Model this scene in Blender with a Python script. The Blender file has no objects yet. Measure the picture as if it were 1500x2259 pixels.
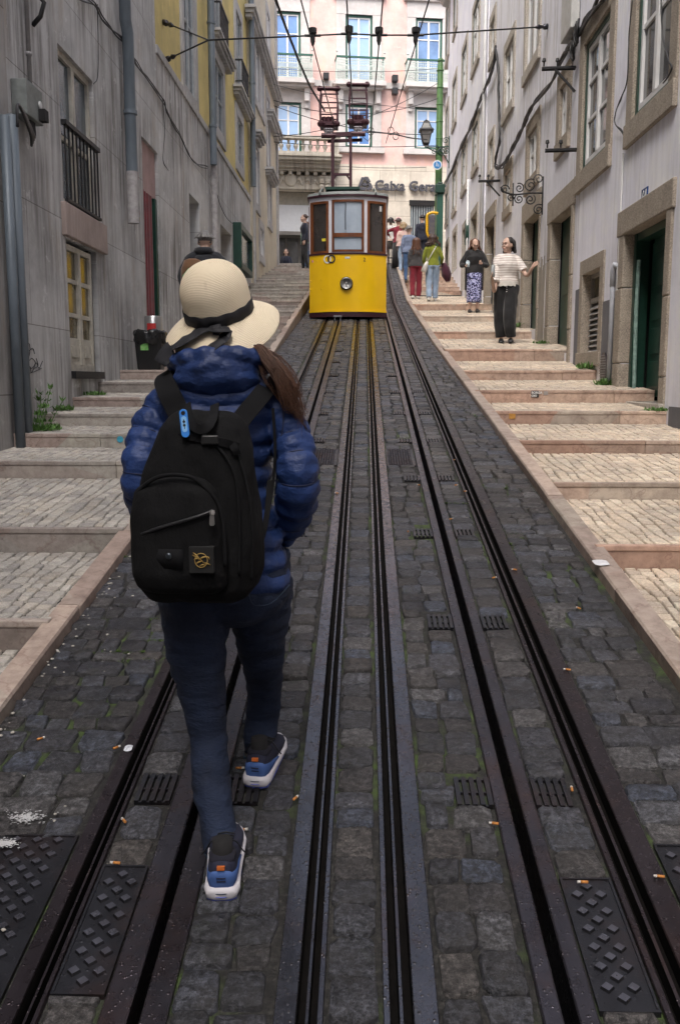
import bpy, bmesh, math, random
import numpy as np
from mathutils import Vector, Matrix, Euler
random.seed(7); RNG = np.random.default_rng(7)
S = bpy.context.scene
COL = S.collection
R = math.radians; PI = math.pi
# ------------------------------------------------ camera
HC = 1.72; PITCH = 8.25; YAW = 1.49
cd = bpy.data.cameras.new("camera"); cam = bpy.data.objects.new("camera", cd); COL.objects.link(cam)
cd.sensor_fit = 'HORIZONTAL'; cd.sensor_width = 36; cd.lens = 48; cd.clip_start = .05; cd.clip_end = 500
cam.location = (0, 0, HC); cam.rotation_euler = (R(90 - PITCH), 0, R(YAW)); S.camera = cam
# ------------------------------------------------ daylight (overcast)
W = bpy.data.worlds.new("World"); S.world = W; W.use_nodes = True
nt = W.node_tree; nt.nodes.clear()
wo = nt.nodes.new('ShaderNodeOutputWorld'); bg = nt.nodes.new('ShaderNodeBackground'); sk = nt.nodes.new('ShaderNodeTexSky')
sk.sky_type = 'NISHITA'; sk.sun_disc = False; sk.sun_elevation = R(58); sk.sun_rotation = R(200)
sk.air_density = 1.0; sk.dust_density = 6.0; sk.ozone_density = 1.0
bg.inputs[1].default_value = .15
hs = nt.nodes.new('ShaderNodeHueSaturation'); hs.inputs['Saturation'].default_value = .62
nt.links.new(sk.outputs[0], hs.inputs['Color']); nt.links.new(hs.outputs[0], bg.inputs[0]); nt.links.new(bg.outputs[0], wo.inputs[0])
sl = bpy.data.lights.new("sun", 'SUN'); so = bpy.data.objects.new("sun", sl); COL.objects.link(so)
sl.energy = 1.0; sl.angle = R(50); sl.color = (1, .985, .965)
# sun direction: from behind and a little left of the camera, high
so.rotation_euler = (R(32), 0, R(-20))
S.view_settings.view_transform = 'Standard'; S.view_settings.look = 'None'; S.view_settings.gamma = 1
S.view_settings.exposure = 1.4
S.cycles.max_bounces = 6
# ------------------------------------------------ photograph geometry -> world
_RM = Euler((R(90 - PITCH), 0, R(YAW))).to_matrix()
def ray(px, py): return _RM @ Vector(((px - 750) / 2000, -(py - 1129.5) / 2000, -1))
def onX(px, py, X):
    d = ray(px, py); t = X / d.x; return Vector((X, d.y * t, HC + d.z * t))
def onY(px, py, Y):
    d = ray(px, py); t = Y / d.y; return Vector((d.x * t, Y, HC + d.z * t))
SL = .1553
YT = 33.6                                  # top of the climb
def gz(Y):
    if Y < 24: return SL * Y
    if Y < YT: return SL * 24 + .228 * (Y - 24)
    return SL * 24 + .228 * (YT - 24)
GZ = np.vectorize(gz)
ZT = gz(99)
def onG(px, py, h=0.0):
    d = ray(px, py)
    t = (HC - h) / (SL * d.y - d.z); return Vector((d.x * t, d.y * t, HC + d.z * t))
# ------------------------------------------------ objects
ORG = {}
def _link(o, parent):
    COL.objects.link(o)
    if parent: o.parent = parent
def tag(o, label=None, cat=None, group=None, kind=None):
    if label: o["label"] = label
    if cat: o["category"] = cat
    if group: o["group"] = group
    if kind: o["kind"] = kind
    return o
def thing(name, loc, label=None, cat=None, group=None):
    o = bpy.data.objects.new(name, None); COL.objects.link(o); o.location = loc; o.empty_display_size = .2
    ORG[o.name] = Vector(loc); return tag(o, label, cat, group)
class MB:
    def __init__(s): s.v = []; s.f = []; s.a = None
    def add(s, vs, fs):
        n = len(s.v); s.v.extend([tuple(v) for v in vs]); s.f.extend([tuple(i + n for i in f) for f in fs]); return s
    def box(s, x0, y0, z0, x1, y1, z1):
        x0, x1 = min(x0, x1), max(x0, x1); y0, y1 = min(y0, y1), max(y0, y1); z0, z1 = min(z0, z1), max(z0, z1)
        return s.add([(x0,y0,z0),(x1,y0,z0),(x1,y1,z0),(x0,y1,z0),(x0,y0,z1),(x1,y0,z1),(x1,y1,z1),(x0,y1,z1)],
              [(0,3,2,1),(4,5,6,7),(0,1,5,4),(1,2,6,5),(2,3,7,6),(3,0,4,7)])
    def bar(s, a, b, w, h=None, up=(0,0,1)):
        a = Vector(a); b = Vector(b); h = h or w; d = (b - a).normalized(); up = Vector(up)
        if abs(d.dot(up)) > .99: up = Vector((1, 0, 0))
        r = d.cross(up).normalized() * w / 2; u = r.cross(d).normalized() * h / 2
        vs = [a-r-u, a+r-u, a+r+u, a-r+u, b-r-u, b+r-u, b+r+u, b-r+u]
        return s.add(vs, [(0,1,2,3),(7,6,5,4),(0,4,5,1),(1,5,6,2),(2,6,7,3),(3,7,4,0)])
    def quad(s, *p): return s.add(p, [tuple(range(len(p)))])
    def rings(s, rs, cap=True, closed=True):
        n = len(rs[0]); vs = [p for r in rs for p in r]; fs = []
        for i in range(len(rs) - 1):
            for j in range(n if closed else n - 1):
                k = (j + 1) % n; fs.append((i*n+j, i*n+k, (i+1)*n+k, (i+1)*n+j))
        if cap and closed: fs.append(tuple(range(n - 1, -1, -1))); fs.append(tuple((len(rs)-1)*n + j for j in range(n)))
        return s.add(vs, fs)
    def tube(s, path, rad, n=8, rn=None, up=None, cap=True):
        """rad: scalar, list, or list of (ra, rb)"""
        P = [Vector(p) for p in path]; m = len(P)
        if not isinstance(rad, (list, tuple)): rad = [rad] * m
        t0 = (P[1] - P[0]).normalized()
        u = Vector(up) if up else (Vector((0,0,1)) if abs(t0.z) < .9 else Vector((0,1,0)))
        rs = []
        for i in range(m):
            t = (P[min(i+1, m-1)] - P[max(i-1, 0)])
            if t.length < 1e-9: t = t0
            t.normalize(); u = (u - t * u.dot(t)).normalized(); w = t.cross(u)
            ra, rb = rad[i] if isinstance(rad[i], (list, tuple)) else (rad[i], rad[i])
            rs.append([P[i] + w * ra * math.cos(2*PI*j/n) + u * rb * math.sin(2*PI*j/n) for j in range(n)])
        return s.rings(rs, cap)
    def lathe(s, prof, c=(0,0,0), n=24, ax='z', sc=(1,1)):
        rs = []
        for r, h in prof:
            ring = []
            for j in range(n):
                a = 2*PI*j/n; x, y = r*math.cos(a)*sc[0], r*math.sin(a)*sc[1]
                p = (x, y, h) if ax == 'z' else ((h, x, y) if ax == 'x' else (x, h, y))
                ring.append((c[0]+p[0], c[1]+p[1], c[2]+p[2]))
            rs.append(ring)
        return s.rings(rs, cap=True)
    def ball(s, c, r, n=12, m=8):
        r = r if isinstance(r, (list, tuple)) else (r, r, r)
        rs = []
        for i in range(1, m):
            a = PI * i / m
            rs.append([(c[0]+r[0]*math.sin(a)*math.cos(2*PI*j/n), c[1]+r[1]*math.sin(a)*math.sin(2*PI*j/n), c[2]-r[2]*math.cos(a)) for j in range(n)])
        return s.rings(rs)
    def prism(s, pts, d):
        d = Vector(d); a = [Vector(p) for p in pts]; n = len(a)
        return s.add(a + [p + d for p in a], [tuple(range(n-1,-1,-1)), tuple(range(n, 2*n))] + [(i, (i+1)%n, n+(i+1)%n, n+i) for i in range(n)])
    def join(s, o, M=None):
        return s.add([M @ Vector(v) for v in o.v] if M else o.v, o.f)
    def build(s, name, mat, parent=None, smooth=False, bevel=0, bseg=2, angle=None):
        if parent is not None: o0 = ORG[parent.name]
        else:
            A = np.array(s.v); o0 = Vector(((A[:,0].min()+A[:,0].max())/2, (A[:,1].min()+A[:,1].max())/2, A[:,2].min()))
        me = bpy.data.meshes.new(name)
        me.from_pydata([(v[0]-o0.x, v[1]-o0.y, v[2]-o0.z) for v in s.v], [], s.f)
        return finish(me, name, mat, parent, o0, smooth, bevel, bseg, angle, True)
def finish(me, name, mat, parent, o0, smooth=False, bevel=0, bseg=2, angle=None, fixn=False):
    if fixn:
        bm = bmesh.new(); bm.from_mesh(me); bmesh.ops.recalc_face_normals(bm, faces=bm.faces)
        bm.to_mesh(me); bm.free()
    if smooth: me.shade_smooth()
    if angle: me.shade_smooth(); me.set_sharp_from_angle(angle=R(angle))
    me.materials.append(mat)
    o = bpy.data.objects.new(name, me); _link(o, parent)
    ORG[o.name] = Vector(o0)
    if parent is None: o.location = o0
    if bevel:
        b = o.modifiers.new("bevel", 'BEVEL'); b.width = bevel; b.segments = bseg; b.limit_method = 'ANGLE'; b.angle_limit = R(40)
    return o
def fused(mb, name, mat, parent, voxel=.01, smooth=2, post=None):
    """join overlapping shells into ONE continuous surface"""
    o0 = ORG[parent.name]
    me = bpy.data.meshes.new(name + "_raw"); me.from_pydata([(v[0]-o0.x, v[1]-o0.y, v[2]-o0.z) for v in mb.v], [], mb.f)
    bm = bmesh.new(); bm.from_mesh(me); bmesh.ops.recalc_face_normals(bm, faces=bm.faces); bm.to_mesh(me); bm.free()
    t = bpy.data.objects.new("tmp", me); COL.objects.link(t)
    r = t.modifiers.new("r", 'REMESH'); r.mode = 'VOXEL'; r.voxel_size = voxel
    if smooth:
        sm = t.modifiers.new("s", 'SMOOTH'); sm.factor = .5; sm.iterations = smooth
    dg = bpy.context.evaluated_depsgraph_get()
    m2 = bpy.data.meshes.new_from_object(t.evaluated_get(dg)); m2.name = name
    bpy.data.objects.remove(t); bpy.data.meshes.remove(me)
    if post:
        n = len(m2.vertices); A = np.empty(n*3); m2.vertices.foreach_get('co', A); N = np.empty(n*3); m2.vertices.foreach_get('normal', N)
        A = A.reshape(-1,3) + np.array(o0); A = post(A, N.reshape(-1,3)) - np.array(o0); m2.vertices.foreach_set('co', A.ravel()); m2.update()
    m2.materials.clear()
    return finish(m2, name, mat, parent, o0, True)
def curve_pts(P, n=8):
    """Catmull-Rom through P"""
    P = [Vector(p) for p in P]; out = []
    Q = [P[0]*2 - P[1]] + P + [P[-1]*2 - P[-2]]
    for i in range(1, len(Q) - 2):
        for k in range(n):
            t = k / n; a, b, c, d = Q[i-1], Q[i], Q[i+1], Q[i+2]
            out.append(.5*((2*b) + (c-a)*t + (2*a-5*b+4*c-d)*t*t + (3*b-a-3*c+d)*t**3))
    out.append(P[-1]); return out
def text_mb(txt, size, depth=.01, bold=0.0, spacing=1.0):
    """lettering as a mesh in the local XY plane"""
    c = bpy.data.curves.new("t", 'FONT'); c.body = txt; c.size = size; c.extrude = depth/2; c.offset = bold; c.space_character = spacing
    c.resolution_u = 3
    o = bpy.data.objects.new("t", c); COL.objects.link(o)
    dg = bpy.context.evaluated_depsgraph_get(); me = bpy.data.meshes.new_from_object(o.evaluated_get(dg))
    m = MB(); m.add([v.co.copy() for v in me.vertices], [tuple(p.vertices) for p in me.polygons])
    bpy.data.objects.remove(o); bpy.data.curves.remove(c); bpy.data.meshes.remove(me)
    return m
def put_text(txt, size, M, name, mat, parent, depth=.01, bold=0.0, spacing=1.0):
    t = text_mb(txt, size, depth, bold, spacing); m = MB(); m.join(t, M); return m.build(name, mat, parent)
# ------------------------------------------------ materials
def _n(t, k, **kw):
    n = t.nodes.new(k)
    for a, b in kw.items(): setattr(n, a, b)
    return n
def L3(c): return (c[0], c[1], c[2], 1)
def pos_node(t, sc=(1,1,1), world=True, rot=(0,0,0)):
    if world: g = _n(t, 'ShaderNodeNewGeometry'); o = g.outputs['Position']
    else: g = _n(t, 'ShaderNodeTexCoord'); o = g.outputs['Object']
    m = _n(t, 'ShaderNodeMapping'); m.inputs['Scale'].default_value = sc; m.inputs['Rotation'].default_value = rot
    t.links.new(o, m.inputs[0]); return m.outputs[0]
def noise(t, vec, scale, detail=5, rough=.6):
    n = _n(t, 'ShaderNodeTexNoise'); n.inputs['Scale'].default_value = scale; n.inputs['Detail'].default_value = detail
    n.inputs['Roughness'].default_value = rough; t.links.new(vec, n.inputs['Vector']); return n.outputs['Fac']
def ramp(t, fac, stops):
    r = _n(t, 'ShaderNodeValToRGB'); e = r.color_ramp.elements
    while len(e) < len(stops): e.new(.5)
    for i, (p, c) in enumerate(stops): e[i].position = p; e[i].color = L3(c) if not isinstance(c, (int, float)) else (c, c, c, 1)
    t.links.new(fac, r.inputs[0]); return r.outputs[0]
def mixc(t, f, a, b, mode='MIX'):
    m = _n(t, 'ShaderNodeMix', data_type='RGBA', blend_type=mode)
    if isinstance(f, (int, float)): m.inputs[0].default_value = f
    else: t.links.new(f, m.inputs[0])
    for i, x in ((6, a), (7, b)):
        if isinstance(x, tuple): m.inputs[i].default_value = L3(x)
        else: t.links.new(x, m.inputs[i])
    return m.outputs[2]
def math_(t, op, a, b=None, clamp=False):
    m = _n(t, 'ShaderNodeMath', operation=op, use_clamp=clamp)
    for i, x in ((0, a), (1, b)):
        if x is None: continue
        if isinstance(x, (int, float)): m.inputs[i].default_value = x
        else: t.links.new(x, m.inputs[i])
    return m.outputs[0]
def bump(t, h, strength=.3, dist=.01, prev=None):
    b = _n(t, 'ShaderNodeBump'); b.inputs['Strength'].default_value = strength; b.inputs['Distance'].default_value = dist
    t.links.new(h, b.inputs['Height'])
    if prev is not None: t.links.new(prev, b.inputs['Normal'])
    return b.outputs[0]
def newmat(name):
    m = bpy.data.materials.new(name); m.use_nodes = True; t = m.node_tree; b = t.nodes['Principled BSDF']; return m, t, b
def M_(name, c, rough=.6, metal=0.0, var=.25, scale=8, bmp=.15, bd=.004, c2=None, spec=None, emit=None, estr=0, sheen=0, stretch=(1,1,1), world=False, bscale=None):
    """general surface: base colour broken up by two noises + fine bump"""
    m, t, b = newmat(name)
    v = pos_node(t, stretch, world)
    c2 = c2 or tuple(x * (1 - var) for x in c)
    n1 = noise(t, v, scale, 6, .65)
    col = ramp(t, n1, [(.32, c2), (.68, c)])
    t.links.new(col, b.inputs['Base Color'])
    b.inputs['Roughness'].default_value = rough; b.inputs['Metallic'].default_value = metal
    if spec is not None: b.inputs['Specular IOR Level'].default_value = spec
    if sheen: b.inputs['Sheen Weight'].default_value = sheen
    if bmp: t.links.new(bump(t, noise(t, v, bscale or scale * 6, 4), bmp, bd), b.inputs['Normal'])
    if emit: b.inputs['Emission Color'].default_value = L3(emit); b.inputs['Emission Strength'].default_value = estr
    return m
def stone_mat(name, cols, rough=.75, moss=0.0, sc=1.0, wet=0.0, bstr=.5, grain=1.0):
    """cut stones: a tone per stone (attribute 'rnd'), grain, grime"""
    m, t, b = newmat(name); v = pos_node(t)
    at = _n(t, 'ShaderNodeAttribute', attribute_name='rnd')
    n = len(cols); base = ramp(t, at.outputs['Fac'], [((i + .5) / n, c) for i, c in enumerate(cols)])
    g = noise(t, v, 55 * sc, 8, .85); col = mixc(t, 1.0, base, ramp(t, g, [(.40, (1 - .82*grain,)*3), (.5, (1 - .2*grain,)*3), (.60, (1 + 1.4*grain,)*3)]), 'MULTIPLY')
    g2 = noise(t, v, 14 * sc, 5, .6); col = mixc(t, ramp(t, g2, [(.45, 0), (.7, .6*grain)]), col, (.035, .032, .03))
    g3 = noise(t, v, 1.3, 4, .6); col = mixc(t, 1.0, col, ramp(t, g3, [(.3, (.72,.72,.72)), (.7, (1.15,1.13,1.1))]), 'MULTIPLY')
    if moss:
        g4 = noise(t, v, 3.1, 5, .7); col = mixc(t, ramp(t, g4, [(.62, 0), (.75, moss)]), col, (.05, .075, .02))
    t.links.new(col, b.inputs['Base Color'])
    rg = ramp(t, g2, [(.3, rough - wet), (.7, rough)]); t.links.new(rg, b.inputs['Roughness'])
    nn = bump(t, noise(t, v, 38 * sc, 6, .75), bstr, .012); nn = bump(t, g, bstr*.6, .003, nn); t.links.new(nn, b.inputs['Normal'])
    return m
def slab_mat(name, cols, rough=.6, joint=None, vein=(.12,.05,.04)):
    """polished limestone / marble kerbs and risers"""
    m, t, b = newmat(name); v = pos_node(t)
    big = _n(t, 'ShaderNodeTexVoronoi'); big.inputs['Scale'].default_value = .9
    t.links.new(pos_node(t, (1, 1.9, 1.3)), big.inputs['Vector']); sep = _n(t, 'ShaderNodeSeparateColor'); t.links.new(big.outputs['Color'], sep.inputs[0])
    n = len(cols); base = ramp(t, sep.outputs[0], [((i + .5) / n, c) for i, c in enumerate(cols)])
    g = noise(t, v, 9, 9, .72); base = mixc(t, 1.0, base, ramp(t, g, [(.3, (.6,.56,.55)), (.6, (1.1,1.08,1.06))]), 'MULTIPLY')
    nz = _n(t, 'ShaderNodeTexNoise'); nz.inputs['Scale'].default_value = 3.2; nz.inputs['Detail'].default_value = 8; t.links.new(v, nz.inputs['Vector'])
    d = math_(t, 'ABSOLUTE', math_(t, 'SUBTRACT', nz.outputs['Fac'], .5))
    base = mixc(t, ramp(t, d, [(0, .35), (.012, 0)]), base, vein)
    gi = _n(t, 'ShaderNodeNewGeometry'); base = mixc(t, 1.0, base, ramp(t, gi.outputs['Random Per Island'], [(0, (.68,.66,.65)), (.5, (.95,.95,.95)), (1, (1.15,1.13,1.1))]), 'MULTIPLY')
    g2 = noise(t, v, 28, 5, .7); base = mixc(t, ramp(t, g2, [(.62, 0), (.75, .6)]), base, (.05,.04,.035))
    t.links.new(base, b.inputs['Base Color']); b.inputs['Roughness'].default_value = rough
    t.links.new(bump(t, noise(t, v, 30, 6, .7), .35, .006), b.inputs['Normal'])
    return m
def wall_mat(name, base, dark, rust=None, slabs=None, axis='x', rough=.85, stain=.5, blot=.62, bstr=.35):
    """plaster or stone-clad wall: blotches, rain streaks, optional slab joints (axis = normal axis)"""
    m, t, b = newmat(name)
    g = _n(t, 'ShaderNodeNewGeometry'); s = _n(t, 'ShaderNodeSeparateXYZ'); t.links.new(g.outputs['Position'], s.inputs[0])
    c = _n(t, 'ShaderNodeCombineXYZ'); t.links.new(s.outputs['Y' if axis == 'x' else 'X'], c.inputs[0]); t.links.new(s.outputs['Z'], c.inputs[1])
    def mp(sc):
        q = _n(t, 'ShaderNodeMapping'); q.inputs['Scale'].default_value = sc; t.links.new(c.outputs[0], q.inputs[0]); return q.outputs[0]
    n1 = noise(t, mp((1,1,1)), .9, 9, .72); col = ramp(t, n1, [(.28, tuple(x*blot for x in base)), (.5, tuple(x*(.75 + blot*.25) for x in base)), (.68, tuple(min(.9, x*1.08) for x in base))])
    st = noise(t, mp((4.5, .28, 1)), 1.6, 7, .7); msk = noise(t, mp((1, 1, 1)), .55, 3, .5)
    f = math_(t, 'MULTIPLY', ramp(t, st, [(.42, 0), (.62, 1)]), ramp(t, msk, [(.36, .12*stain), (.58, stain)]))
    col = mixc(t, f, col, dark)
    sp = noise(t, mp((1,1,1)), 22, 6, .75); col = mixc(t, ramp(t, sp, [(.6, 0), (.72, .5)]), col, tuple(x*.45 for x in base))
    if rust:
        n3 = noise(t, mp((2.0, .55, 1)), .9, 8, .7); col = mixc(t, ramp(t, n3, [(.54, 0), (.66, .6)]), col, rust)
    n4 = noise(t, mp((1, 1, 1)), 3.4, 9, .75); col = mixc(t, ramp(t, n4, [(.60, 0), (.615, .35), (.70, .35)]), col, tuple(min(.85, x*1.35) for x in base))
    nn = bump(t, noise(t, mp((1,1,1)), 60, 5, .7), bstr, .004)
    if slabs:
        br = _n(t, 'ShaderNodeTexBrick'); br.inputs['Scale'].default_value = 1; br.inputs['Brick Width'].default_value = slabs[0]; br.inputs['Row Height'].default_value = slabs[1]
        br.inputs['Mortar Size'].default_value = slabs[2]; br.inputs['Mortar Smooth'].default_value = .2; br.offset = .5
        br.inputs['Color1'].default_value = (1,1,1,1); br.inputs['Color2'].default_value = (.88,.88,.88,1); br.inputs['Mortar'].default_value = (.5,.48,.46,1)
        t.links.new(mp((1,1,1)), br.inputs['Vector']); col = mixc(t, 1.0, col, br.outputs['Color'], 'MULTIPLY')
        nn = bump(t, math_(t, 'SUBTRACT', 1.0, br.outputs['Fac']), .5, .006, nn)
    t.links.new(col, b.inputs['Base Color']); b.inputs['Roughness'].default_value = rough; t.links.new(nn, b.inputs['Normal'])
    return m
# ================================================= MATERIALS FOR THE GROUND
m_cob = stone_mat("granite_setts", [(.036,.037,.044),(.062,.064,.078),(.022,.022,.028),(.066,.060,.057),(.045,.054,.078),(.092,.09,.094),(.040,.037,.038)], .50, .25, 1, .26, 1.0)
m_calL = stone_mat("limestone_setts_grey", [(.44,.41,.37),(.36,.34,.31),(.50,.47,.43),(.40,.36,.31),(.33,.31,.29)], .7, .2, 1.3, .1, .4, .22)
m_calR = stone_mat("limestone_setts_warm", [(.62,.52,.41),(.52,.44,.36),(.68,.60,.49),(.56,.46,.36),(.47,.40,.33)], .7, .35, 1.3, .1, .4, .22)
def bed_mat(name, c1, c2, moss):
    m, t, b = newmat(name); v = pos_node(t)
    col = ramp(t, noise(t, v, 45, 9, .85), [(.38, tuple(x*.6 for x in c1)), (.5, c1), (.62, tuple(x*1.3 for x in c2))])
    mz = math_(t, 'MULTIPLY', ramp(t, noise(t, v, 1.7, 4, .6), [(.50, 0), (.62, 1)]), ramp(t, noise(t, v, 18, 4, .7), [(.4, 0), (.6, moss)]))
    col = mixc(t, mz, col, (.06, .10, .018)); t.links.new(col, b.inputs['Base Color']); b.inputs['Roughness'].default_value = .9
    t.links.new(bump(t, noise(t, v, 90, 6, .8), .8, .006), b.inputs['Normal']); return m
m_bed = bed_mat("joint_dirt", (.016,.015,.014), (.045,.042,.038), .8)
m_bedP = bed_mat("pavement_joint_dirt", (.014,.013,.010), (.035,.03,.022), 1.0)
m_riseR = slab_mat("pink_limestone", [(.46,.31,.24),(.48,.38,.31),(.47,.33,.26),(.45,.39,.33)])
m_riseL = slab_mat("grey_limestone", [(.36,.345,.31),(.34,.32,.30),(.32,.26,.235),(.37,.35,.32)])
m_kerb = slab_mat("kerb_limestone", [(.38,.31,.27),(.40,.35,.30),(.36,.28,.24)], .6)
def steel(name, c, rough, drops=1.0):
    m, t, b = newmat(name); v = pos_node(t)
    n = noise(t, pos_node(t, (1, .25, 1)), 9, 6, .7); col = ramp(t, n, [(.3, tuple(x*.55 for x in c)), (.7, c)])
    rust = noise(t, v, 3, 5, .7); col = mixc(t, ramp(t, rust, [(.5, 0), (.72, .5)]), col, (.085, .045, .035))
    t.links.new(col, b.inputs['Base Color']); b.inputs['Metallic'].default_value = .75
    rr = noise(t, v, 22, 5, .7); t.links.new(ramp(t, rr, [(.3, rough - .1), (.7, rough + .15)]), b.inputs['Roughness'])
    vo = _n(t, 'ShaderNodeTexVoronoi'); vo.inputs['Scale'].default_value = 75; t.links.new(v, vo.inputs['Vector'])
    dz = ramp(t, vo.outputs['Distance'], [(.12, 1), (.34, 0)]); dm = ramp(t, noise(t, v, 30, 3), [(.45, 0), (.6, 1)])
    t.links.new(bump(t, math_(t, 'MULTIPLY', dz, dm), .7 * drops, .004, bump(t, noise(t, v, 120, 4), .25, .002)), b.inputs['Normal'])
    return m
m_rail = steel("worn_rail_steel", (.095, .095, .11), .22)
m_plate = steel("slot_rail_steel", (.075, .07, .085), .30)
m_orail = steel("dull_rail_steel", (.06, .048, .055), .30)
m_iron = steel("cast_iron", (.05, .05, .058), .35, .6)
# ================================================= GROUND SHEETS
def cxR(Y): return 1.235 - .135 * min(max((Y - 3) / 12, 0), 1)
def strip(mb, x0, x1, ys, h):
    n = len(mb.v)
    for y in ys: mb.v += [(x0, y, gz(y) + h), (x1 if x1 != 1.36 else cxR(y) + .05, y, gz(y) + h)]
    for i in range(len(ys) - 1): mb.f.append((n+2*i, n+2*i+1, n+2*i+3, n+2*i+2))
YS = [-22, -10, 0] + [float(y) for y in range(2, 24, 2)] + [24, 26, 28, 30, 32, YT]
g = MB(); strip(g, -90, 90, [-90, -40] + YS + [YT + .01, 200], -.32)
tag(g.build("ground", m_bed), kind='structure')
p = MB(); p.quad((-90, YT, ZT), (90, YT, ZT), (90, 200, ZT), (-90, 200, ZT))
tag(p.build("cross_street", M_("square_paving", (.32,.30,.27), .8, scale=3, world=True)), kind='structure')
BEDS = [(-1.36,-.829),(-.733,-.597),(-.441,-.200),(-.087,.050),(.176,.410),(.537,.688),(.835,1.36)]
bed = MB()
for a, b_ in BEDS:
    strip(bed, a, b_, YS, -.013)
    for xx, sg in ((a, 1), (b_, -1)):
        if abs(xx) == 1.36: continue
        n = len(bed.v)
        for y in YS: bed.v += [(xx, y, gz(y) - .013), (xx, y, gz(y) - .3)]
        for i in range(len(YS) - 1): bed.f.append((n+2*i, n+2*i+1, n+2*i+3, n+2*i+2))
tag(bed.build("street", m_bed), kind='structure')
# ================================================= STONES
def stones(quads, zf, h, name, mat, rough=.004, mid=True, dome=.0, kind='structure', slope_n=None):
    """quads: (N,4,2) corner arrays on the ground; zf(X,Y)->surface height; h: (N,) protrusion"""
    Q = np.asarray(quads, float); N = len(Q); rng = np.random.default_rng(len(name) * 7 + N)
    t = .04 + .17 * rng.random((N, 4))
    nxt = np.roll(Q, -1, axis=1); prv = np.roll(Q, 1, axis=1)
    ed = np.linalg.norm(nxt - Q, axis=2).min(axis=1)
    A = Q + (prv - Q) / np.linalg.norm(prv - Q, axis=2, keepdims=True) * (t * ed[:, None])[..., None]
    B = Q + (nxt - Q) / np.linalg.norm(nxt - Q, axis=2, keepdims=True) * (t * ed[:, None])[..., None]
    O = np.stack([A, B], axis=2).reshape(N, 8, 2); C = O.mean(axis=1, keepdims=True)
    def ringz(P, dh, ns): return np.concatenate([P, (zf(P[..., 0], P[..., 1]) + dh + ns * (rng.random(P.shape[:2]) - .5))[..., None]], axis=2)
    h = np.asarray(h)[:, None]
    r0 = ringz(O, -.022 * np.ones((N, 1)), 0)
    i1 = C + (O - C) * (.985 - .02 * rng.random((N, 8, 1))); r1 = ringz(i1, h * .45, rough * .5)
    i2 = C + (O - C) * (.84 + .12 * rng.random((N, 8, 1))); r2 = ringz(i2, h, rough)
    cz = ringz(C, h + dome, rough)
    V = np.concatenate([r0, r1, r2, cz], axis=1); nv = 25
    f = []
    for a in (0, 8):
        for j in range(8): k = (j + 1) % 8; f.append((a+j, a+k, a+8+k, a+8+j))
    F4 = np.array(f); F3 = np.array([(16+j, 16+(j+1) % 8, 24) for j in range(8)])
    base = (np.arange(N) * nv)[:, None, None]
    f4 = (F4[None] + base).reshape(-1, 4); f3 = (F3[None] + base).reshape(-1, 3)
    o0 = np.array([V[..., 0].mean(), V[..., 1].min(), V[..., 2].min()]); V = V - o0
    me = bpy.data.meshes.new(name); me.vertices.add(N * nv); me.vertices.foreach_set('co', V.ravel())
    me.loops.add(f4.size + f3.size); me.loops.foreach_set('vertex_index', np.concatenate([f4.ravel(), f3.ravel()]))
    npoly = len(f4) + len(f3); me.polygons.add(npoly)
    ls = np.concatenate([np.arange(len(f4)) * 4, f4.size + np.arange(len(f3)) * 3]); me.polygons.foreach_set('loop_start', ls)
    me.update(calc_edges=True); me.validate()
    at = me.attributes.new('rnd', 'FLOAT', 'POINT'); at.data.foreach_set('value', np.repeat(rng.random(N), nv))
    me.shade_smooth(); me.materials.append(mat)
    o = bpy.data.objects.new(name, me); COL.objects.link(o); o.location = o0; ORG[o.name] = Vector(o0)
    return tag(o, kind=kind)
def rows_across(x0, x1, y0, y1, ly, wx, gap, jit, rng, skip=()):
    """rows of setts running across a strip"""
    out = []; hs = []; y = y0
    while y < y1:
        l = ly * (.75 + .55 * rng.random()); x = x0 + gap * .5
        for a, b in skip:
            if a - l < y < a: l = a - y
            elif a <= y < b: y = b
        if l > .03:
            n = max(1, round((x1 - x0) / (wx * (.8 + .4 * rng.random())))); ws = .7 + .6 * rng.random(n); ws = ws / ws.sum() * (x1 - x0 - gap)
            for w in ws:
                c = np.array([(x, y), (x + w - gap, y), (x + w - gap, y + l - gap), (x, y + l - gap)]) + (rng.random((4, 2)) - .5) * jit
                out.append(c); x += w
        y += l
    return out
rng = np.random.default_rng(3)
GRY = [onG(900, y).y for y in (1743, 1370, 1175, 1054, 971, 911, 864, 827, 797, 773)]
while GRY[-1] < 31.5: GRY.append(GRY[-1] + 1.25)
sq = []
gy_ = lambda x, y: onG(x, y).y
PL_S2 = (gy_(190, 2190), gy_(290, 1913)); PL_S6 = (gy_(1400, 2229), gy_(1300, 1941)); PL_S1 = (1.2, gy_(160, 1846)); PL_S7 = (1.2, gy_(1430, 1866)); PL_MID = (gy_(850, 1026), gy_(850, 990))
def y_zone(x0, x1, ly, wx, gap, jit, skips=(), cut=None):
    for a, b_, k in ((.8, 14, 1.0), (14, 33.4, 1.15)):
        q = rows_across(x0, x1, a, b_, ly * k, wx, gap, jit, rng, skips)
        if cut:
            for c in q:
                cx, cy = c[:, 0].mean(), c[:, 1].mean(); hit = False
                for gy in GRY:
                    if abs(cy - gy) < .115 and cut[0] - .03 < cx < cut[1] + .03: hit = True
                if not hit: sq.append(c)
        else: sq.extend(q)
y_zone(-1.318, -.835, .105, .13, .012, .026, [PL_S1])
y_zone(-.730, -.600, .12, .13, .009, .016, [PL_S2] + [(gy - .068, gy + .068) for gy in GRY])
y_zone(-.438, -.204, .105, .13, .010, .020, [PL_MID], (-.44, -.33))
y_zone(-.084, .047, .11, .125, .009, .016)
y_zone(.180, .407, .105, .12, .010, .020, [PL_MID], (.29, .41))
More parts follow.
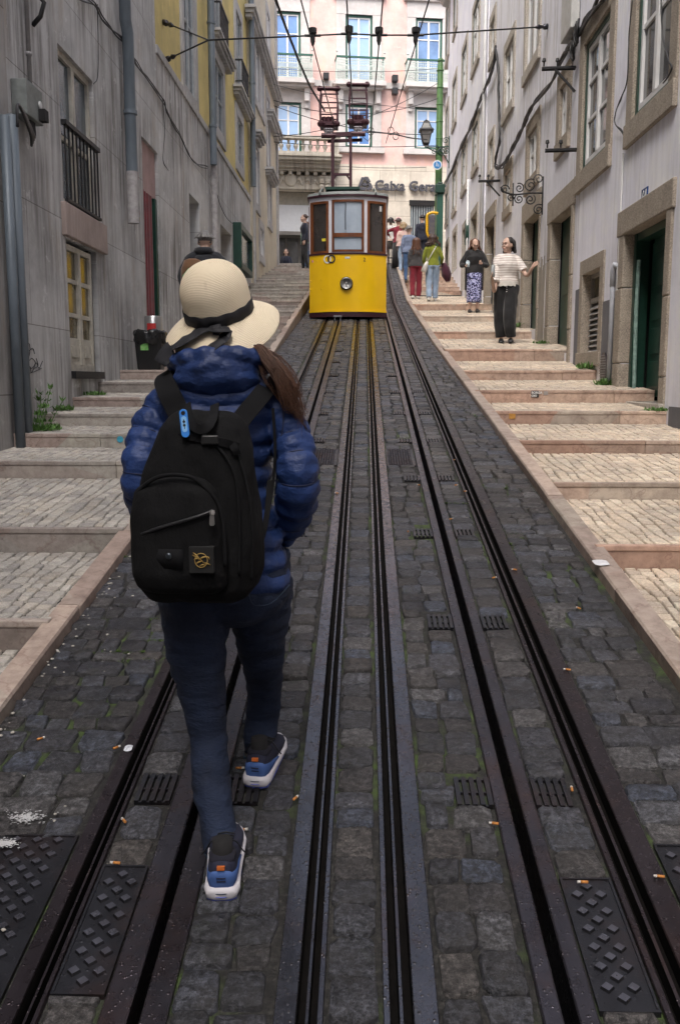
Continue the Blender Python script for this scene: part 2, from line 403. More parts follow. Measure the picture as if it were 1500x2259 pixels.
y_zone(.540, .685, .115, .14, .009, .016, [PL_S6] + [(gy - .068, gy + .068) for gy in GRY])
y_zone(.840, 1.195, .105, .13, .012, .026, [PL_S7])
h = rng.normal(.002, .004, len(sq)).clip(-.007, .011)
stones(sq, lambda X, Y: GZ(Y), h, "street_setts", m_cob, .008, dome=.001)
# ================================================= RAILS
def rail(prof, label, mat, name="rail", cat="rail", group=None):
    m = MB(); ys = [-22, 0, 3, 6, 9, 12, 15, 18, 21, 24, 27, 30, YT]
    m.rings([[(x, y, gz(y) + z) for x, z in prof] for y in ys])
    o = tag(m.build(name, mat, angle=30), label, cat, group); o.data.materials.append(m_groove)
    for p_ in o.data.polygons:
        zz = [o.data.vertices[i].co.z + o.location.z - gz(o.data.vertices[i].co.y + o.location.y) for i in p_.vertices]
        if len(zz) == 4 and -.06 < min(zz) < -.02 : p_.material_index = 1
    return o
m_groove = M_("dark_groove", (.006,.005,.0045), .9, 0, var=.5, scale=20, world=True, spec=.1)  # near-black second material for the recessed groove faces
def grooved(x_head, x_guard):
    """flange-grooved rail: broad head, groove, low ridge, groove, thin guard"""
    w = x_guard - x_head; f = lambda t, z: (x_head + w * t, z)
    return [f(0,-.14), f(0,.0), f(.02,.004), f(.44,.004), f(.46,0), f(.465,-.045), f(.62,-.045), f(.64,-.008), f(.70,-.008), f(.72,-.045), f(.86,-.045), f(.875,0), f(.89,.003), f(.985,.003), f(1,0), f(1,-.14)]
G1 = "rails of the two funicular tracks"
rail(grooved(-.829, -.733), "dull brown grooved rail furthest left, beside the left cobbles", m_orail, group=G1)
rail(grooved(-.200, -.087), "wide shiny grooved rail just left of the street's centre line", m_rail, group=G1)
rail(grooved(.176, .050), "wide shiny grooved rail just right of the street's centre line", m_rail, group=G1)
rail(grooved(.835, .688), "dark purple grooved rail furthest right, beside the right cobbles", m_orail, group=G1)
def slot(a, b_, label):
    r = thing("cable_slot", ((a[0]+b_[1])/2, 0, 0), label, "cable slot", "steel cable slots in the middle of each track")
    for x0, x1 in (a, b_):
        m = MB(); prof = [(x0,-.16),(x0,0),(x0+.004,.003),(x1-.004,.003),(x1,0),(x1,-.16)]
        m.rings([[(x, y, gz(y) + z) for x, z in prof] for y in (-22, 0, 6, 12, 18, 24, 27, 30, YT)]); m.build("slot_rail", m_plate, r, angle=30)
slot((-.596,-.530), (-.502,-.441), "black cable slot between two steel strips in the left track, by the walker's feet")
slot((.410,.456), (.491,.537), "black cable slot between two steel strips in the right track, empty of people")
# ---- drain grates beside the slots
ORD = ["nearest","second","third","fourth","fifth","sixth","seventh","eighth","ninth","tenth","eleventh","twelfth","thirteenth","fourteenth","fifteenth","sixteenth","seventeenth","eighteenth","nineteenth","twentieth","twenty-first","twenty-second","twenty-third","twenty-fourth","twenty-fifth"]
def grate_mb(w=.112, l=.15):
    m = MB(); nb = 5; bw = w / (nb * 1.55)
    for i in range(nb):
        x = -w/2 + bw/2 + i * (w - bw) / (nb - 1); m.box(x - bw/2, -l/2, -.03, x + bw/2, l/2, .003)
    for y in (-l/2 + .004, 0, l/2 - .004): m.box(-w/2 + bw, y - .004, -.032, w/2 - bw, y + .004, -.004)
    return m
g0 = None
for gi, (gx, where) in enumerate([(.352, "left of the right cable slot"), (.598, "right of the right cable slot"), (-.385, "right of the left cable slot"), (-.660, "left of the left cable slot")]):
    for k, gy in enumerate(GRY):
        if gx < 0 and gy > 19 and gy < 30: continue          # under the funicular
        if gy > 21 and gx < 0: continue
        if g0 is None:
            g0 = grate_mb().build("drain_grate", m_iron); o = g0
        else: o = g0.copy(); COL.objects.link(o)
        o.location = (gx, gy, gz(gy) - .031); o.rotation_euler = (math.atan(SL if gy < 24 else .228), 0, random.uniform(-.02, .02))
        tag(o, "%s slotted iron grate up the hill, %s" % (ORD[k], where), "drain grate", "iron drain grates along the cable slots")
# ---- studded inspection covers
m_stud = steel("worn_stud_tops", (.16, .16, .19), .3, .5)
def cover(x0, x1, y0, y1, label, stud=.018, pitch=.062):
    cx, cy = (x0+x1)/2, (y0+y1)/2; r = thing("inspection_cover", (cx, cy, gz(cy)), label, "inspection cover", "studded iron inspection covers in the street")
    P = lambda x, y, h: (x, y, gz(y) + h)
    m = MB()
    m.rings([[P(x0,y,-.05),P(x0,y,-.003),P(x1,y,-.003),P(x1,y,-.05)] for y in (y0, y1)])
    j = 0; y = y0 + pitch*.5
    while y < y1 - pitch*.3:
        x = x0 + pitch * (.45 if j % 2 else .95)
        while x < x1 - stud*.9:
            s_ = stud; pts = [(x - s_, y), (x, y - s_*.9), (x + s_, y), (x, y + s_*.9)]
            m.rings([[P(a, b_, -.004) for a, b_ in pts], [P(x + (a-x)*.82, y + (b_-y)*.82, .004) for a, b_ in pts]])
            x += pitch
        y += pitch*.5; j += 1
    po = m.build("plate", m_iron, r); po.data.materials.append(m_stud)
    for p_ in po.data.polygons:
        if len(p_.vertices) == 4 and p_.area < .004 and p_.normal.z > .8: p_.material_index = 1
    f = MB(); w = .007
    for a, b_, c, d in ((x0-w,y0-w,x0,y1+w),(x1,y0-w,x1+w,y1+w),(x0,y0-w,x1,y0),(x0,y1,x1,y1+w)):
        f.rings([[P(a,y,-.05),P(a,y,.001),P(c,y,.001),P(c,y,-.05)] for y in (b_, d)])
    f.build("frame", m_iron, r)
cover(-.722, -.608, *PL_S2, "long narrow studded cover between left outer rail and left cable slot")
cover(.550, .676, *PL_S6, "long narrow studded cover between right cable slot and right outer rail")
cover(-1.26, -.846, *PL_S1, "studded iron cover at bottom left corner, outside the leftmost rail")
cover(.852, 1.18, *PL_S7, "studded iron cover at bottom right corner, outside the rightmost rail")
cover(-.40, -.212, *PL_MID, "small square ribbed cover left of the centre rails, beside walker's elbow", .012, .04)
cover(.188, .395, *PL_MID, "small square ribbed cover right of the centre rails with open corner", .012, .04)
# ================================================= STEPPED PAVEMENTS
XR, XL = 2.9, -3.09
def cxR(Y): return 1.235 - .135 * min(max((Y - 3) / 12, 0), 1)
CXL = -1.315; CW = .105
R_PX = [(1203,1251),(1065,1100),(972,999),(907,935),(861,888),(817,838),(770,796),(731,747),(697,709),(670,684),(640,652)]
L_PX = [(1373,1434),(1167,1218),(1018,1055),(958,987),(913,939),(877,897),(843,866),(816,837)]
def steps_from(px, xref):
    out = []
    for a, b_ in px:
        Y = onG(xref, (a + b_) / 2, .0).y; out.append((Y, onY(xref, b_, Y).z, onY(xref, a, Y).z))
    return out
SR = steps_from(R_PX, 1150); SLt = steps_from(L_PX, 250)
y = SR[0][0] - 1.28
while y > -21: SR.insert(0, (y, gz(y) - .08, gz(y) + .045)); y -= 1.28
y = SLt[0][0] - 1.1
while y > -21: SLt.insert(0, (y, gz(y) - .08, gz(y) + .045)); y -= 1.1
ye, _, ze = SR[-1]; n = 9
for i in range(1, n + 1):
    Y = ye + (YT - ye) * i / n; zt = ze + (ZT - ze) * i / n; SR.append((Y, zt - (ZT - ze)/n * .72, zt))
ye, _, ze = SLt[-1]; n = 23; ZTL = ZT
for i in range(1, n + 1):
    Y = ye + (YT - ye) * i / n; zt = ze + (ZTL - ze) * i / n; SLt.append((Y, zt - (ZTL - ze)/n * .95, zt))
def tread_fn(ST):
    ys = []; zs = []
    for (Y, zb, zt) in ST: ys += [Y - 1e-4, Y]; zs += [zb, zt]
    ys = np.array(ys); zs = np.array(zs); return lambda Y: np.interp(Y, ys, zs)
TR = tread_fn(SR); TL = tread_fn(SLt)
def stairs(ST, x_in, x_wall, name, m_st, m_rs, warm, sd):
    rng = np.random.default_rng(sd)
    T = tread_fn(ST); bedm = MB(); q = []; risers = MB(); sg = 1 if x_wall > 0 else -1
    for i, (Y, zb, zt) in enumerate(ST):
        Y2, zb2 = (ST[i+1][0], ST[i+1][1]) if i + 1 < len(ST) else (YT + .3, ZT)
        xi = x_in(Y2) - sg * .03; a, c = (xi, x_wall) if sg > 0 else (x_wall, xi)
        bedm.quad((a, Y + .02, zt - .014), (c, Y + .02, zt - .014), (c, Y2 + .05, zb2 - .014), (a, Y2 + .05, zb2 - .014))
        risers.quad((xi, Y, zt - .0), (xi, Y2, zb2 - .004), (xi, Y2, zb2 - .5), (xi, Y, zt - .5))
        # riser blocks
        x = a; dep = .045
        while x < c - .02:
            w = 1.0 + .5 * rng.random(); x2 = min(x + w, c)
            if c - x2 < .35: x2 = c
            e = rng.random() * .004
            risers.box(x + .002, Y + e + .002, zb - .25, x2 - .002, Y + dep, zt - .03 + e); risers.box(x + .002, Y + e - .004, zt - .032 + e, x2 - .002, Y + dep, zt + .002 + e); x = x2
        if Y < -.5: continue
        yy0 = Y + dep; yy1 = Y2
        if yy1 - yy0 < .06: continue
        sc = 1.0 if Y < 12 else 1.5
        wx = .068 * sc; ly = .088 * sc; nx = int((c - a) / wx); wx = (c - a) / nx
        xs = np.arange(nx + 1) * wx + a
        # wobbly continuous joints running uphill, staggered joints across
        ph = rng.random(nx + 1) * 6
        for k in range(nx):
            y = yy0 + rng.random() * ly * -.6
            while y < yy1:
                l = ly * (.75 + .5 * rng.random()); ya = max(y, yy0 + .003); yb = min(y + l - .011, yy1 - .012)
                if yb - ya > .02:
                    f = lambda j, yy: xs[j] + .012 * math.sin(yy * 7 + ph[j]) * (0 < j < nx)
                    q.append(np.array([(f(k, ya) + .007, ya), (f(k+1, ya) - .007, ya), (f(k+1, yb) - .007, yb), (f(k, yb) + .007, yb)]) + (rng.random((4, 2)) - .5) * .008)
                y += l
    tag(bedm.build(name, m_bedP), kind='structure')
    o = risers.build(name.replace("stepped_pavement", "stone_risers"), m_rs, bevel=.006); tag(o, kind='structure')
    q = np.array(q); h = rng.normal(.001, .0015, len(q)).clip(-.003, .005)
    stones(q, lambda X, Y: T(Y), h, name + "_setts", m_st, .002)
stairs(SR, lambda Y: cxR(Y) + CW, XR + .25, "right_stepped_pavement", m_calR, m_riseR, 1, 5)
stairs(SLt, lambda Y: CXL - CW, XL - .25, "left_stepped_pavement", m_calL, m_riseL, 0, 6)
# sloping kerbs
KY = {1: ([a for a, b, c in SR], [(b + c)/2 for a, b, c in SR]), -1: ([a for a, b, c in SLt], [(b + c)/2 for a, b, c in SLt])}
def kerb(name, fx, sg, seed):
    rng = random.Random(seed); m = MB(); y = -21.0
    while y < YT - .2:
        l = 1.0 + rng.random() * .7; y2 = min(y + l, YT); n = 4; e = rng.uniform(-.003, .003); rs = []
        for i in range(n + 1):
            yy = y + .003 + (y2 - y - .006) * i / n; x = fx(yy) + rng.uniform(-.002, .002); xo = x + sg * CW; z = gz(yy)
            top = z + .058 + e; hi = max(top, float(np.interp(yy, KY[sg][0], KY[sg][1])) + .03) if yy > 10 else top
            prof = [(x, z-.2), (x, hi-.012), (x+sg*.008, hi-.002), (x+sg*.02, hi), (xo-sg*.004, hi), (xo, hi-.006), (xo, z-.2)]
            rs.append([(a, yy, b_) for a, b_ in prof])
        m.rings(rs); y = y2
    tag(m.build(name, m_kerb, angle=35), kind='structure')
kerb("right_kerb", cxR, 1, 4); kerb("left_kerb", lambda Y: CXL, -1, 9)
# ================================================= MATERIALS FOR BUILDINGS
w_grey = wall_mat("grey_stone_cladding", (.60,.60,.60), (.15,.14,.13), (.34,.28,.22), (1.55, 1.12, .005), 'x', stain=.95, blot=.55)
w_old = wall_mat("old_grey_stone", (.38,.37,.36), (.13,.12,.12), (.26,.21,.17), (1.3, 1.6, .006), 'x', stain=.8)
w_yel = wall_mat("yellow_plaster", (.62,.50,.19), (.38,.31,.17), None, None, 'x', stain=.35)
w_cream = wall_mat("cream_plaster", (.60,.54,.42), (.30,.27,.22), (.45,.33,.2), None, 'x', stain=.6)
w_white = wall_mat("white_plaster", (.84,.84,.93), (.42,.40,.40), None, None, 'x', stain=.4, blot=.84)
w_white2 = wall_mat("white_plaster_worn", (.80,.80,.88), (.32,.30,.29), (.48,.45,.42), None, 'x', stain=.65, blot=.8)
w_plinth = wall_mat("dark_grey_plinth", (.17,.17,.19), (.10,.10,.10), (.22,.2,.18), None, 'x')
w_pink = wall_mat("pink_plaster", (.72,.48,.44), (.58,.41,.37), (.70,.44,.31), None, 'y', stain=.4)
w_ash = wall_mat("cream_ashlar", (.68,.62,.53), (.48,.43,.36), None, (1.3, .62, .01), 'y', stain=.5)
w_trim = wall_mat("white_stone_trim", (.56,.53,.52), (.45,.42,.38), None, None, 'y', stain=.4)
w_portal = wall_mat("weathered_portal_stone", (.44,.41,.35), (.17,.15,.13), (.36,.28,.2), None, 'y', stain=.9)
def granite(name, c, c2):
    m, t, b = newmat(name); v = pos_node(t)
    vo = _n(t, 'ShaderNodeTexVoronoi'); vo.inputs['Scale'].default_value = 55; t.links.new(v, vo.inputs['Vector'])
    n = noise(t, v, 5, 8, .75); col = ramp(t, n, [(.3, c2), (.62, c)])
    col = mixc(t, .55, col, ramp(t, noise(t, v, 70, 4, .8), [(.35, (.08,.07,.06)), (.65, tuple(min(1, x*1.6) for x in c))]))
    t.links.new(col, b.inputs['Base Color']); b.inputs['Roughness'].default_value = .85
    t.links.new(bump(t, noise(t, v, 26, 8, .8), .9, .012, bump(t, noise(t, v, 6, 4), .5, .02)), b.inputs['Normal']); return m
m_gran = granite("eroded_granite", (.36,.31,.25), (.17,.14,.12))
m_granl = granite("pale_granite_trim", (.46,.42,.37), (.26,.23,.20))
m_greyst = wall_mat("grey_window_trim", (.44,.43,.43), (.2,.19,.18), None, None, 'x', stain=.7)
m_wfr = M_("white_window_paint", (.70,.70,.70), .5, var=.15, scale=5)
m_wold = M_("old_cream_paint", (.55,.52,.45), .65, var=.35, scale=9)
m_gfr = M_("green_paint", (.02,.10,.07), .45, var=.3, scale=6)
m_dkg = M_("dark_green_paint", (.012,.055,.038), .4, var=.4, scale=7)
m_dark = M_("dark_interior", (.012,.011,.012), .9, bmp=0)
m_black = M_("black_iron", (.02,.02,.022), .5, .3, var=.4, scale=20)
m_zinc = M_("grey_pipe_paint", (.14,.17,.20), .45, .1, var=.35, scale=6, stretch=(1,1,.3))
m_pipew = M_("dirty_white_pipe", (.42,.40,.40), .6, var=.4, scale=12)
m_tile = M_("clay_roof_tile", (.28,.13,.08), .85, var=.4, scale=8)
def glass(name, c, rough=.06, c2=None):
    m, t, b = newmat(name); v = pos_node(t)
    t.links.new(ramp(t, noise(t, v, 1.3, 4, .6), [(.35, c2 or tuple(x*.5 for x in c)), (.65, c)]), b.inputs['Base Color'])
    b.inputs['Roughness'].default_value = rough; b.inputs['Specular IOR Level'].default_value = .9
    t.links.new(bump(t, noise(t, v, 2.5, 2), .12, .01), b.inputs['Normal']); return m
g_dark = glass("dark_window_glass", (.05,.055,.06))
g_blue = glass("blue_blind_glass", (.09,.13,.17), .15)
g_yel = glass("yellow_curtain_glass", (.17,.14,.07), .15, (.10,.09,.06))
g_sky = glass("sky_blue_glass", (.13,.26,.55), .08, (.09,.19,.42))
g_blind = glass("pale_blue_blind", (.30,.45,.68), .3, (.24,.38,.60))
m_ironlace = M_("cast_iron_lace_paint", (.50,.56,.52), .6, var=.3, scale=6)
m_soot = M_("weather_shade_paint", (.1,.1,.1), .8)
# ================================================= GENERIC FACADE PIECES
def PL(u, v, d): return (XL + d, u, v)
def PR(u, v, d): return (XR - d, u, v)
BA = math.atan(.15); BU = Vector((math.cos(BA), math.sin(BA), 0)); BN = Vector((math.sin(BA), -math.cos(BA), 0)); BO = Vector((0, 40, 0))
def PB(u, v, d): return tuple(BO + BU * u + BN * d + Vector((0, 0, v)))
def onB(px, py):
    d = ray(px, py); o = Vector((0, 0, HC)); t = (BO - o).dot(BN) / d.dot(BN); p = o + d * t; return (p - BO).dot(BU), p.z
def rL(xl, xr, yt, yb): a = onX(xl, yt, XL); b = onX(xl, yb, XL); c = onX(xr, yb, XL); return (a.y, c.y, b.z, a.z)
def rR(xr, xl, yt, yb): a = onX(xr, yt, XR); b = onX(xr, yb, XR); c = onX(xl, yb, XR); return (a.y, c.y, b.z, a.z)
# rR: corner heights are read at the FIRST x given
def rB(xl, xr, yt, yb): a = onB(xl, yt); b = onB(xr, yb); c = onB(xl, yb); return (a[0], b[0], c[1], a[1])
def sbox(mb, P, u0, u1, v0, v1, d0, d1):
    c = [P(u0,v0,d0),P(u1,v0,d0),P(u1,v0,d1),P(u0,v0,d1),P(u0,v1,d0),P(u1,v1,d0),P(u1,v1,d1),P(u0,v1,d1)]
    mb.add(c, [(0,3,2,1),(4,5,6,7),(0,1,5,4),(1,2,6,5),(2,3,7,6),(3,0,4,7)]); return mb
def wall_grid(P, u0, u1, v0, v1, holes, rev=.22):
    m = MB(); H = [(max(a, u0), min(b, u1), max(c, v0), min(d, v1)) for a, b, c, d in holes if b > u0 and a < u1 and d > v0 and c < v1]
    us = sorted(set([u0, u1] + [x for h in H for x in h[:2]])); vs = sorted(set([v0, v1] + [x for h in H for x in h[2:]]))
    for i in range(len(us) - 1):
        for j in range(len(vs) - 1):
            a, b, c, d = us[i], us[i+1], vs[j], vs[j+1]
            if b - a < 1e-5 or d - c < 1e-5: continue
            if any(h[0] - 1e-6 <= a and b <= h[1] + 1e-6 and h[2] - 1e-6 <= c and d <= h[3] + 1e-6 for h in H): continue
            m.quad(P(a, c, 0), P(b, c, 0), P(b, d, 0), P(a, d, 0))
    for a, b, c, d in H:
        m.quad(P(a,c,0),P(a,c,-rev),P(a,d,-rev),P(a,d,0)); m.quad(P(b,c,0),P(b,d,0),P(b,d,-rev),P(b,c,-rev))
        m.quad(P(a,c,0),P(b,c,0),P(b,c,-rev),P(a,c,-rev)); m.quad(P(a,d,0),P(a,d,-rev),P(b,d,-rev),P(b,d,0))
    return m
def surround(P, h, mat, parent, w=.16, pr=.03, sill=True, top=True, name="stone_surround", bot=True):
    a, b, c, d = h; m = MB()
    sbox(m, P, a - w, a + .004, c, d, -.30, pr); sbox(m, P, b - .004, b + w, c, d, -.30, pr)
    if top: sbox(m, P, a - w, b + w, d - .004, d + w*1.15, -.30, pr + .002)
    if bot: sbox(m, P, a - w, b + w, c - w*1.1, c + .004, -.30, pr + (.02 if sill else .002))
    return m.build(name, mat, parent, bevel=.008)
def window(P, h, parent, fmat, gmat, dep=.12, fw=.05, cols=2, rows=(.35,), outer=None, ow=.05, open_leaf=False, label=None, name="window"):
    """frame mesh 'window' with a 'pane' under it"""
    a, b, c, d = h; m = MB()
    if outer:
        o = MB()
        for q in ((a, a+ow, c, d), (b-ow, b, c, d), (a+ow, b-ow, c, c+ow), (a+ow, b-ow, d-ow, d)): sbox(o, P, *q, -dep-.03, -dep+.035)
        a += ow; b -= ow; c += ow; d -= ow
    for q in ((a, a+fw, c, d), (b-fw, b, c, d), (a+fw, b-fw, c, c+fw*1.3), (a+fw, b-fw, d-fw, d)): sbox(m, P, *q, -dep-.03, -dep+.02)
    for i in range(1, cols):
        x = a + (b-a)*i/cols; sbox(m, P, x-fw*.8, x+fw*.8, c+fw*1.3, d-fw, -dep-.028, -dep+.026)
    xs = [a + (b-a)*i/cols for i in range(cols+1)]
    for r_ in rows:
        z = d - (d-c)*r_
        for i in range(cols):
            l = xs[i] + fw*(1 if i == 0 else .8); r2 = xs[i+1] - fw*(1 if i == cols-1 else .8)
            sbox(m, P, l, r2, z-fw*.4, z+fw*.4, -dep-.026, -dep+.012)
    w = m.build(name, fmat, parent)
    if label: tag(w, label)
    g = MB(); g.quad(P(a, c, -dep-.012), P(b, c, -dep-.012), P(b, d, -dep-.012), P(a, d, -dep-.012)); g.build("pane", gmat, w)
    if outer: o.build("outer_frame", outer, w)
    return w
def body_box(P, u0, u1, v0, v1, depth, mat, parent, holes, rev, wallname="wall"):
    m = wall_grid(P, u0, u1, v0, v1, holes, rev); D = -depth
    m.quad(P(u0,v0,0),P(u0,v1,0),P(u0,v1,D),P(u0,v0,D)); m.quad(P(u1,v0,0),P(u1,v0,D),P(u1,v1,D),P(u1,v1,0))
    m.quad(P(u0,v0,D),P(u0,v1,D),P(u1,v1,D),P(u1,v0,D)); m.quad(P(u0,v1,0),P(u1,v1,0),P(u1,v1,D),P(u0,v1,D))
    return m.build(wallname, mat, parent)
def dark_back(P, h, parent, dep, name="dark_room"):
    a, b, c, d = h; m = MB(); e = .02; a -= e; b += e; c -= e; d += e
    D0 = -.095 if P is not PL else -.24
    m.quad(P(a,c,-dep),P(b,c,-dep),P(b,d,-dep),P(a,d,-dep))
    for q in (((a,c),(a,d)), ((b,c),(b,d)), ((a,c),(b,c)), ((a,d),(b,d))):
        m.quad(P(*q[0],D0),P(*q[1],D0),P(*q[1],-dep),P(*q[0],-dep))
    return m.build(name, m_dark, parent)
def downpipe(P, u, v0, v1, r, mat, parent, d=.10, elbow=None, label=None):
    m = MB(); path = [P(u, v0, d)] + ([P(u, elbow[0]-.06, d), P(u + elbow[1], elbow[0]+.06, d)] if elbow else []) + [P(u + (elbow[1] if elbow else 0), v1, d)]
    m.tube(path, r, 12)
    z = v0 + .7
    while z < v1:
        uu = u + (elbow[1] if elbow and z > elbow[0] else 0)
        m.tube([P(uu, z, d), P(uu, z + .045, d)], r * 1.18, 12); z += 1.9
    o = m.build("downpipe", mat, parent, angle=50)
    if label: tag(o, label)
    return o
# ================================================= LEFT SIDE
Zt = 18.0
# -- older house nearest the camera
A1 = 8.02
oldh = thing("old_grey_house", (XL - 2, -5, 0), "old grey stone house at the far left edge, twin ducts on its corner", "house", "houses lining the left side")
hA = [(-4.2, -2.8, 1.0, 3.2), (1.2, 2.5, 1.2, 3.4), (4.6, 5.8, 1.6, 3.9), (-4.2, -2.8, 5, 7.2), (1.2, 2.5, 5.2, 7.4), (4.6, 5.8, 5.4, 7.6)]
body_box(lambda u, v, d: PL(u, v, d + .07), -22, A1, -4.2, Zt, 9, w_old, oldh, hA, .2)
for h in hA: window(lambda u, v, d: PL(u, v, d + .07), h, oldh, m_wold, g_dark)
m = MB()
for k, (dy, r_) in enumerate(((-.10, .05), (-.26, .042))):
    zt = onX(12, 268, XL).z; m.tube([(XL + .13, A1 + dy, 1.1), (XL + .13, A1 + dy, zt - .05 * k)], r_, 12)
tag(m.build("downpipe", m_zinc, oldh, smooth=True), "pair of dark grey cable ducts at the corner")
# -- grey stone building with yellow upper storeys
B1 = onX(551, 400, XL).y
grey = thing("grey_stone_building", (XL - 2, 12, 0), "long grey stone-clad building with yellow upper storeys on the left", "building", "houses lining the left side")
h_rail = rL(126, 214, 92, 438); h_door = rL(145, 222, 524, 822); h_red = rL(312, 361, 298, 820)
h_d3 = rL(417, 447, 424, 800); h_d4 = rL(486, 514, 492, 720); h_d5 = rL(567, 578, 531, 600)
hy = [rL(401, 432, -140, 172), rL(471, 494, 118, 262), rL(470, 487, -140, 62), rL(523, 536, 250, 350), rL(520, 534, 17, 178),
      rL(401, 432, -700, -420), rL(471, 490, -420, -230), rL(523, 536, -240, -90)]
zY = onX(343, 99, XL).z; YY = onX(343, 99, XL).y
low = [h_rail, h_door, h_red, h_d3, h_d4, h_d5]
up_grey = [rL(135, 215, -600, -240)]
body_box(PL, A1 + .003, YY, -1, Zt, 8.9, w_grey, grey, low + up_grey, .26)
# lower band beyond, then yellow
body_box(PL, YY + .002, B1, 0, zY, 8.8, w_grey, grey, low + hy, .26, "lower_wall")
body_box(lambda u, v, d: PL(u, v, d - .03), YY + .002, B1, zY + .001, Zt, 8.7, w_yel, grey, hy, .2, "upper_wall")
# slab below the barred window
s1 = rL(134, 228, 440, 515); m = MB(); sbox(m, PL, s1[0], s1[1], s1[2], s1[3] - .01, -.2, .05); m.build("marble_spandrel", wall_mat("stained_marble", (.42,.34,.31), (.2,.15,.13), None, None, 'x'), grey, bevel=.008)
w = window(PL, h_rail, grey, m_wold, g_blue, .07, .06, 2, (.55,), label="tall window behind the black bars")
m = MB(); a, b_, c, d = h_rail; zt = c + (d - c) * .50
for i in range(10):
    y = a + .03 + (b_ - a - .06) * i / 9; m.bar(PL(y, c + .03, .03), PL(y, zt, .03), .016)
sbox(m, PL, a, b_, zt, zt + .045, .0, .06); sbox(m, PL, a, b_, c + .02, c + .05, .01, .05); m.build("window_bars", m_black, w)
# glazed double door
a, b_, c, d = h_door; dd = thing("x", (0,0,0)); bpy.data.objects.remove(dd)
w = window(PL, (a + .04, b_ - .12, c + .34*(d-c)*.0 + .02, d - .04), grey, m_wold, g_yel, .05, .055, 2, (.28, .55), label="weathered cream double door with yellow-curtained panes", name="glazed_door")
m = MB(); um = (a + .04 + b_ - .12) / 2
for l, r_ in ((a + .10, um - .045), (um + .045, b_ - .18)):
    z0 = c + .09; z1 = c + (d - c) * .27; sbox(m, PL, l, r_, z0, z1, -.07, -.045)
    sbox(m, PL, l + .07, r_ - .07, z0 + .08, z1 - .08, -.045, -.03)
m.build("door_panel", m_wold, w, bevel=.004)
m = MB(); sbox(m, PL, b_ - .12, b_, c, d, -.20, -.06); sbox(m, PL, a, b_, c - .06, c + .02, -.24, .05); m.build("door_frame", m_black, w)
# doorway with red curtain
dark_back(PL, h_red, grey, 1.2)
zp = onX(312, 407, XL).z; a, b_, c, d = h_red
m_rosem = M_("faded_pink_mesh_panel", (.42,.28,.27), .7, var=.3, scale=4, bscale=160, bmp=.5)
m = MB(); sbox(m, PL, a, b_, zp, d, -.10, -.05); m.build("transom_panel", m_rosem, grey)
m = MB(); sbox(m, PL, b_ - .36, b_ - .29, c, zp, -.26, -.06); sbox(m, PL, b_ - .13, b_ - .02, c, zp, -.20, -.03); m.build("door_frame", m_dkg, grey)
m_redc = M_("dark_red_curtain", (.20,.012,.02), .9, var=.5, scale=6, sheen=.3)
m = MB(); n = 60; rs = []
for v in (c, zp - .02): rs.append([PL(a + .02 + (b_ - .42 - a) * i / n, v, -.055 + .03 * math.sin(i * .9) + .012 * math.sin(i * 2.3)) for i in range(n + 1)])
m.rings(rs, cap=False, closed=False); m.build("curtain", m_redc, grey, smooth=True)
lp = MB(); lp.ball(onX(335, 556, XL - .11), .014); lp.build("indicator_lamp", M_("red_led", (.8,.02,.02), emit=(1,.03,.02), estr=9), grey)
dark_back(PL, h_d3, grey, 1.0); dark_back(PL, h_d4, grey, .5); dark_back(PL, h_d5, grey, .5)
m = MB(); a, b_, c, d = h_d3; sbox(m, PL, a, a + .06, c, d, -.26, -.06); sbox(m, PL, a + .06, b_, c, d - .1, -.5, -.46); m.build("door", m_dkg, grey)
m = MB(); a, b_, c, d = h_d4; sbox(m, PL, a, b_, c, d, -.28, -.24); m.build("closed_shutter", M_("grey_shutter", (.30,.29,.28), .6, var=.3), grey)
for h in hy + up_grey: window(lambda u, v, d: PL(u, v, d - .03), h, grey, M_("grey_shutter_paint", (.34,.36,.37), .6, var=.25) if h is hy[0] else bpy.data.materials["grey_shutter_paint"], g_blue, .02, .05, 2, (.5,)); surround(PL, h, m_greyst, grey, .22, .012, False)
m = MB(); sbox(m, PL, YY, B1, zY - .10, zY + .02, -.02, .03); m.build("band_course", m_greyst, grey, bevel=.006)
# pediments and little balconies
def pediment(P, u0, u1, v, parent, mat, pr=.2, h=.22):
    m = MB(); sbox(m, P, u0, u1, v, v + h*.35, -.02, pr*.55); sbox(m, P, u0 - .05, u1 + .05, v + h*.35 + .001, v + h*.7, -.02, pr*.8); sbox(m, P, u0 - .1, u1 + .1, v + h*.7 + .001, v + h, -.02, pr)
    return m.build("cornice", mat, parent, bevel=.006)
def iron_balcony(P, u0, u1, v0, v1, parent, mat, pr=.3, n=14, name="balcony_railing"):
    m = MB()
    for i in range(n + 1):
        u = u0 + (u1 - u0) * i / n; m.bar(P(u, v0, pr), P(u, v1, pr), .015)
        for k in (.3, .55, .8): m.tube([P(u + .04*math.cos(q*PI/3), v0 + (v1-v0)*k + .04*math.sin(q*PI/3), pr) for q in range(7)], .006, 4)
    for v in (v0 + .03, v1): m.bar(P(u0, v, pr), P(u1, v, pr), .035)
    for u in (u0, u1): m.bar(P(u, v1, 0), P(u, v1, pr), .03); m.bar(P(u, v0 + .03, 0), P(u, v0 + .03, pr), .03)
    return m.build(name, mat, parent)
for bx, cx_ in (((468, 487, 2, 72), (466, 500, 62, 84)), ((519, 534, 130, 178), (517, 545, 186, 205))):
    r0 = rL(*bx); c0 = rL(*cx_); iron_balcony(PL, r0[0], r0[1], r0[2], r0[3], grey, m_black, .16)
    pediment(PL, c0[0], c0[1], c0[2], grey, m_greyst, .20, c0[3] - c0[2])
P1 = onX(270, 300, XL).y; zb1 = onX(270, 376, XL).z; zc1 = onX(270, 488, XL).z; ze1 = onX(270, 72, XL).z
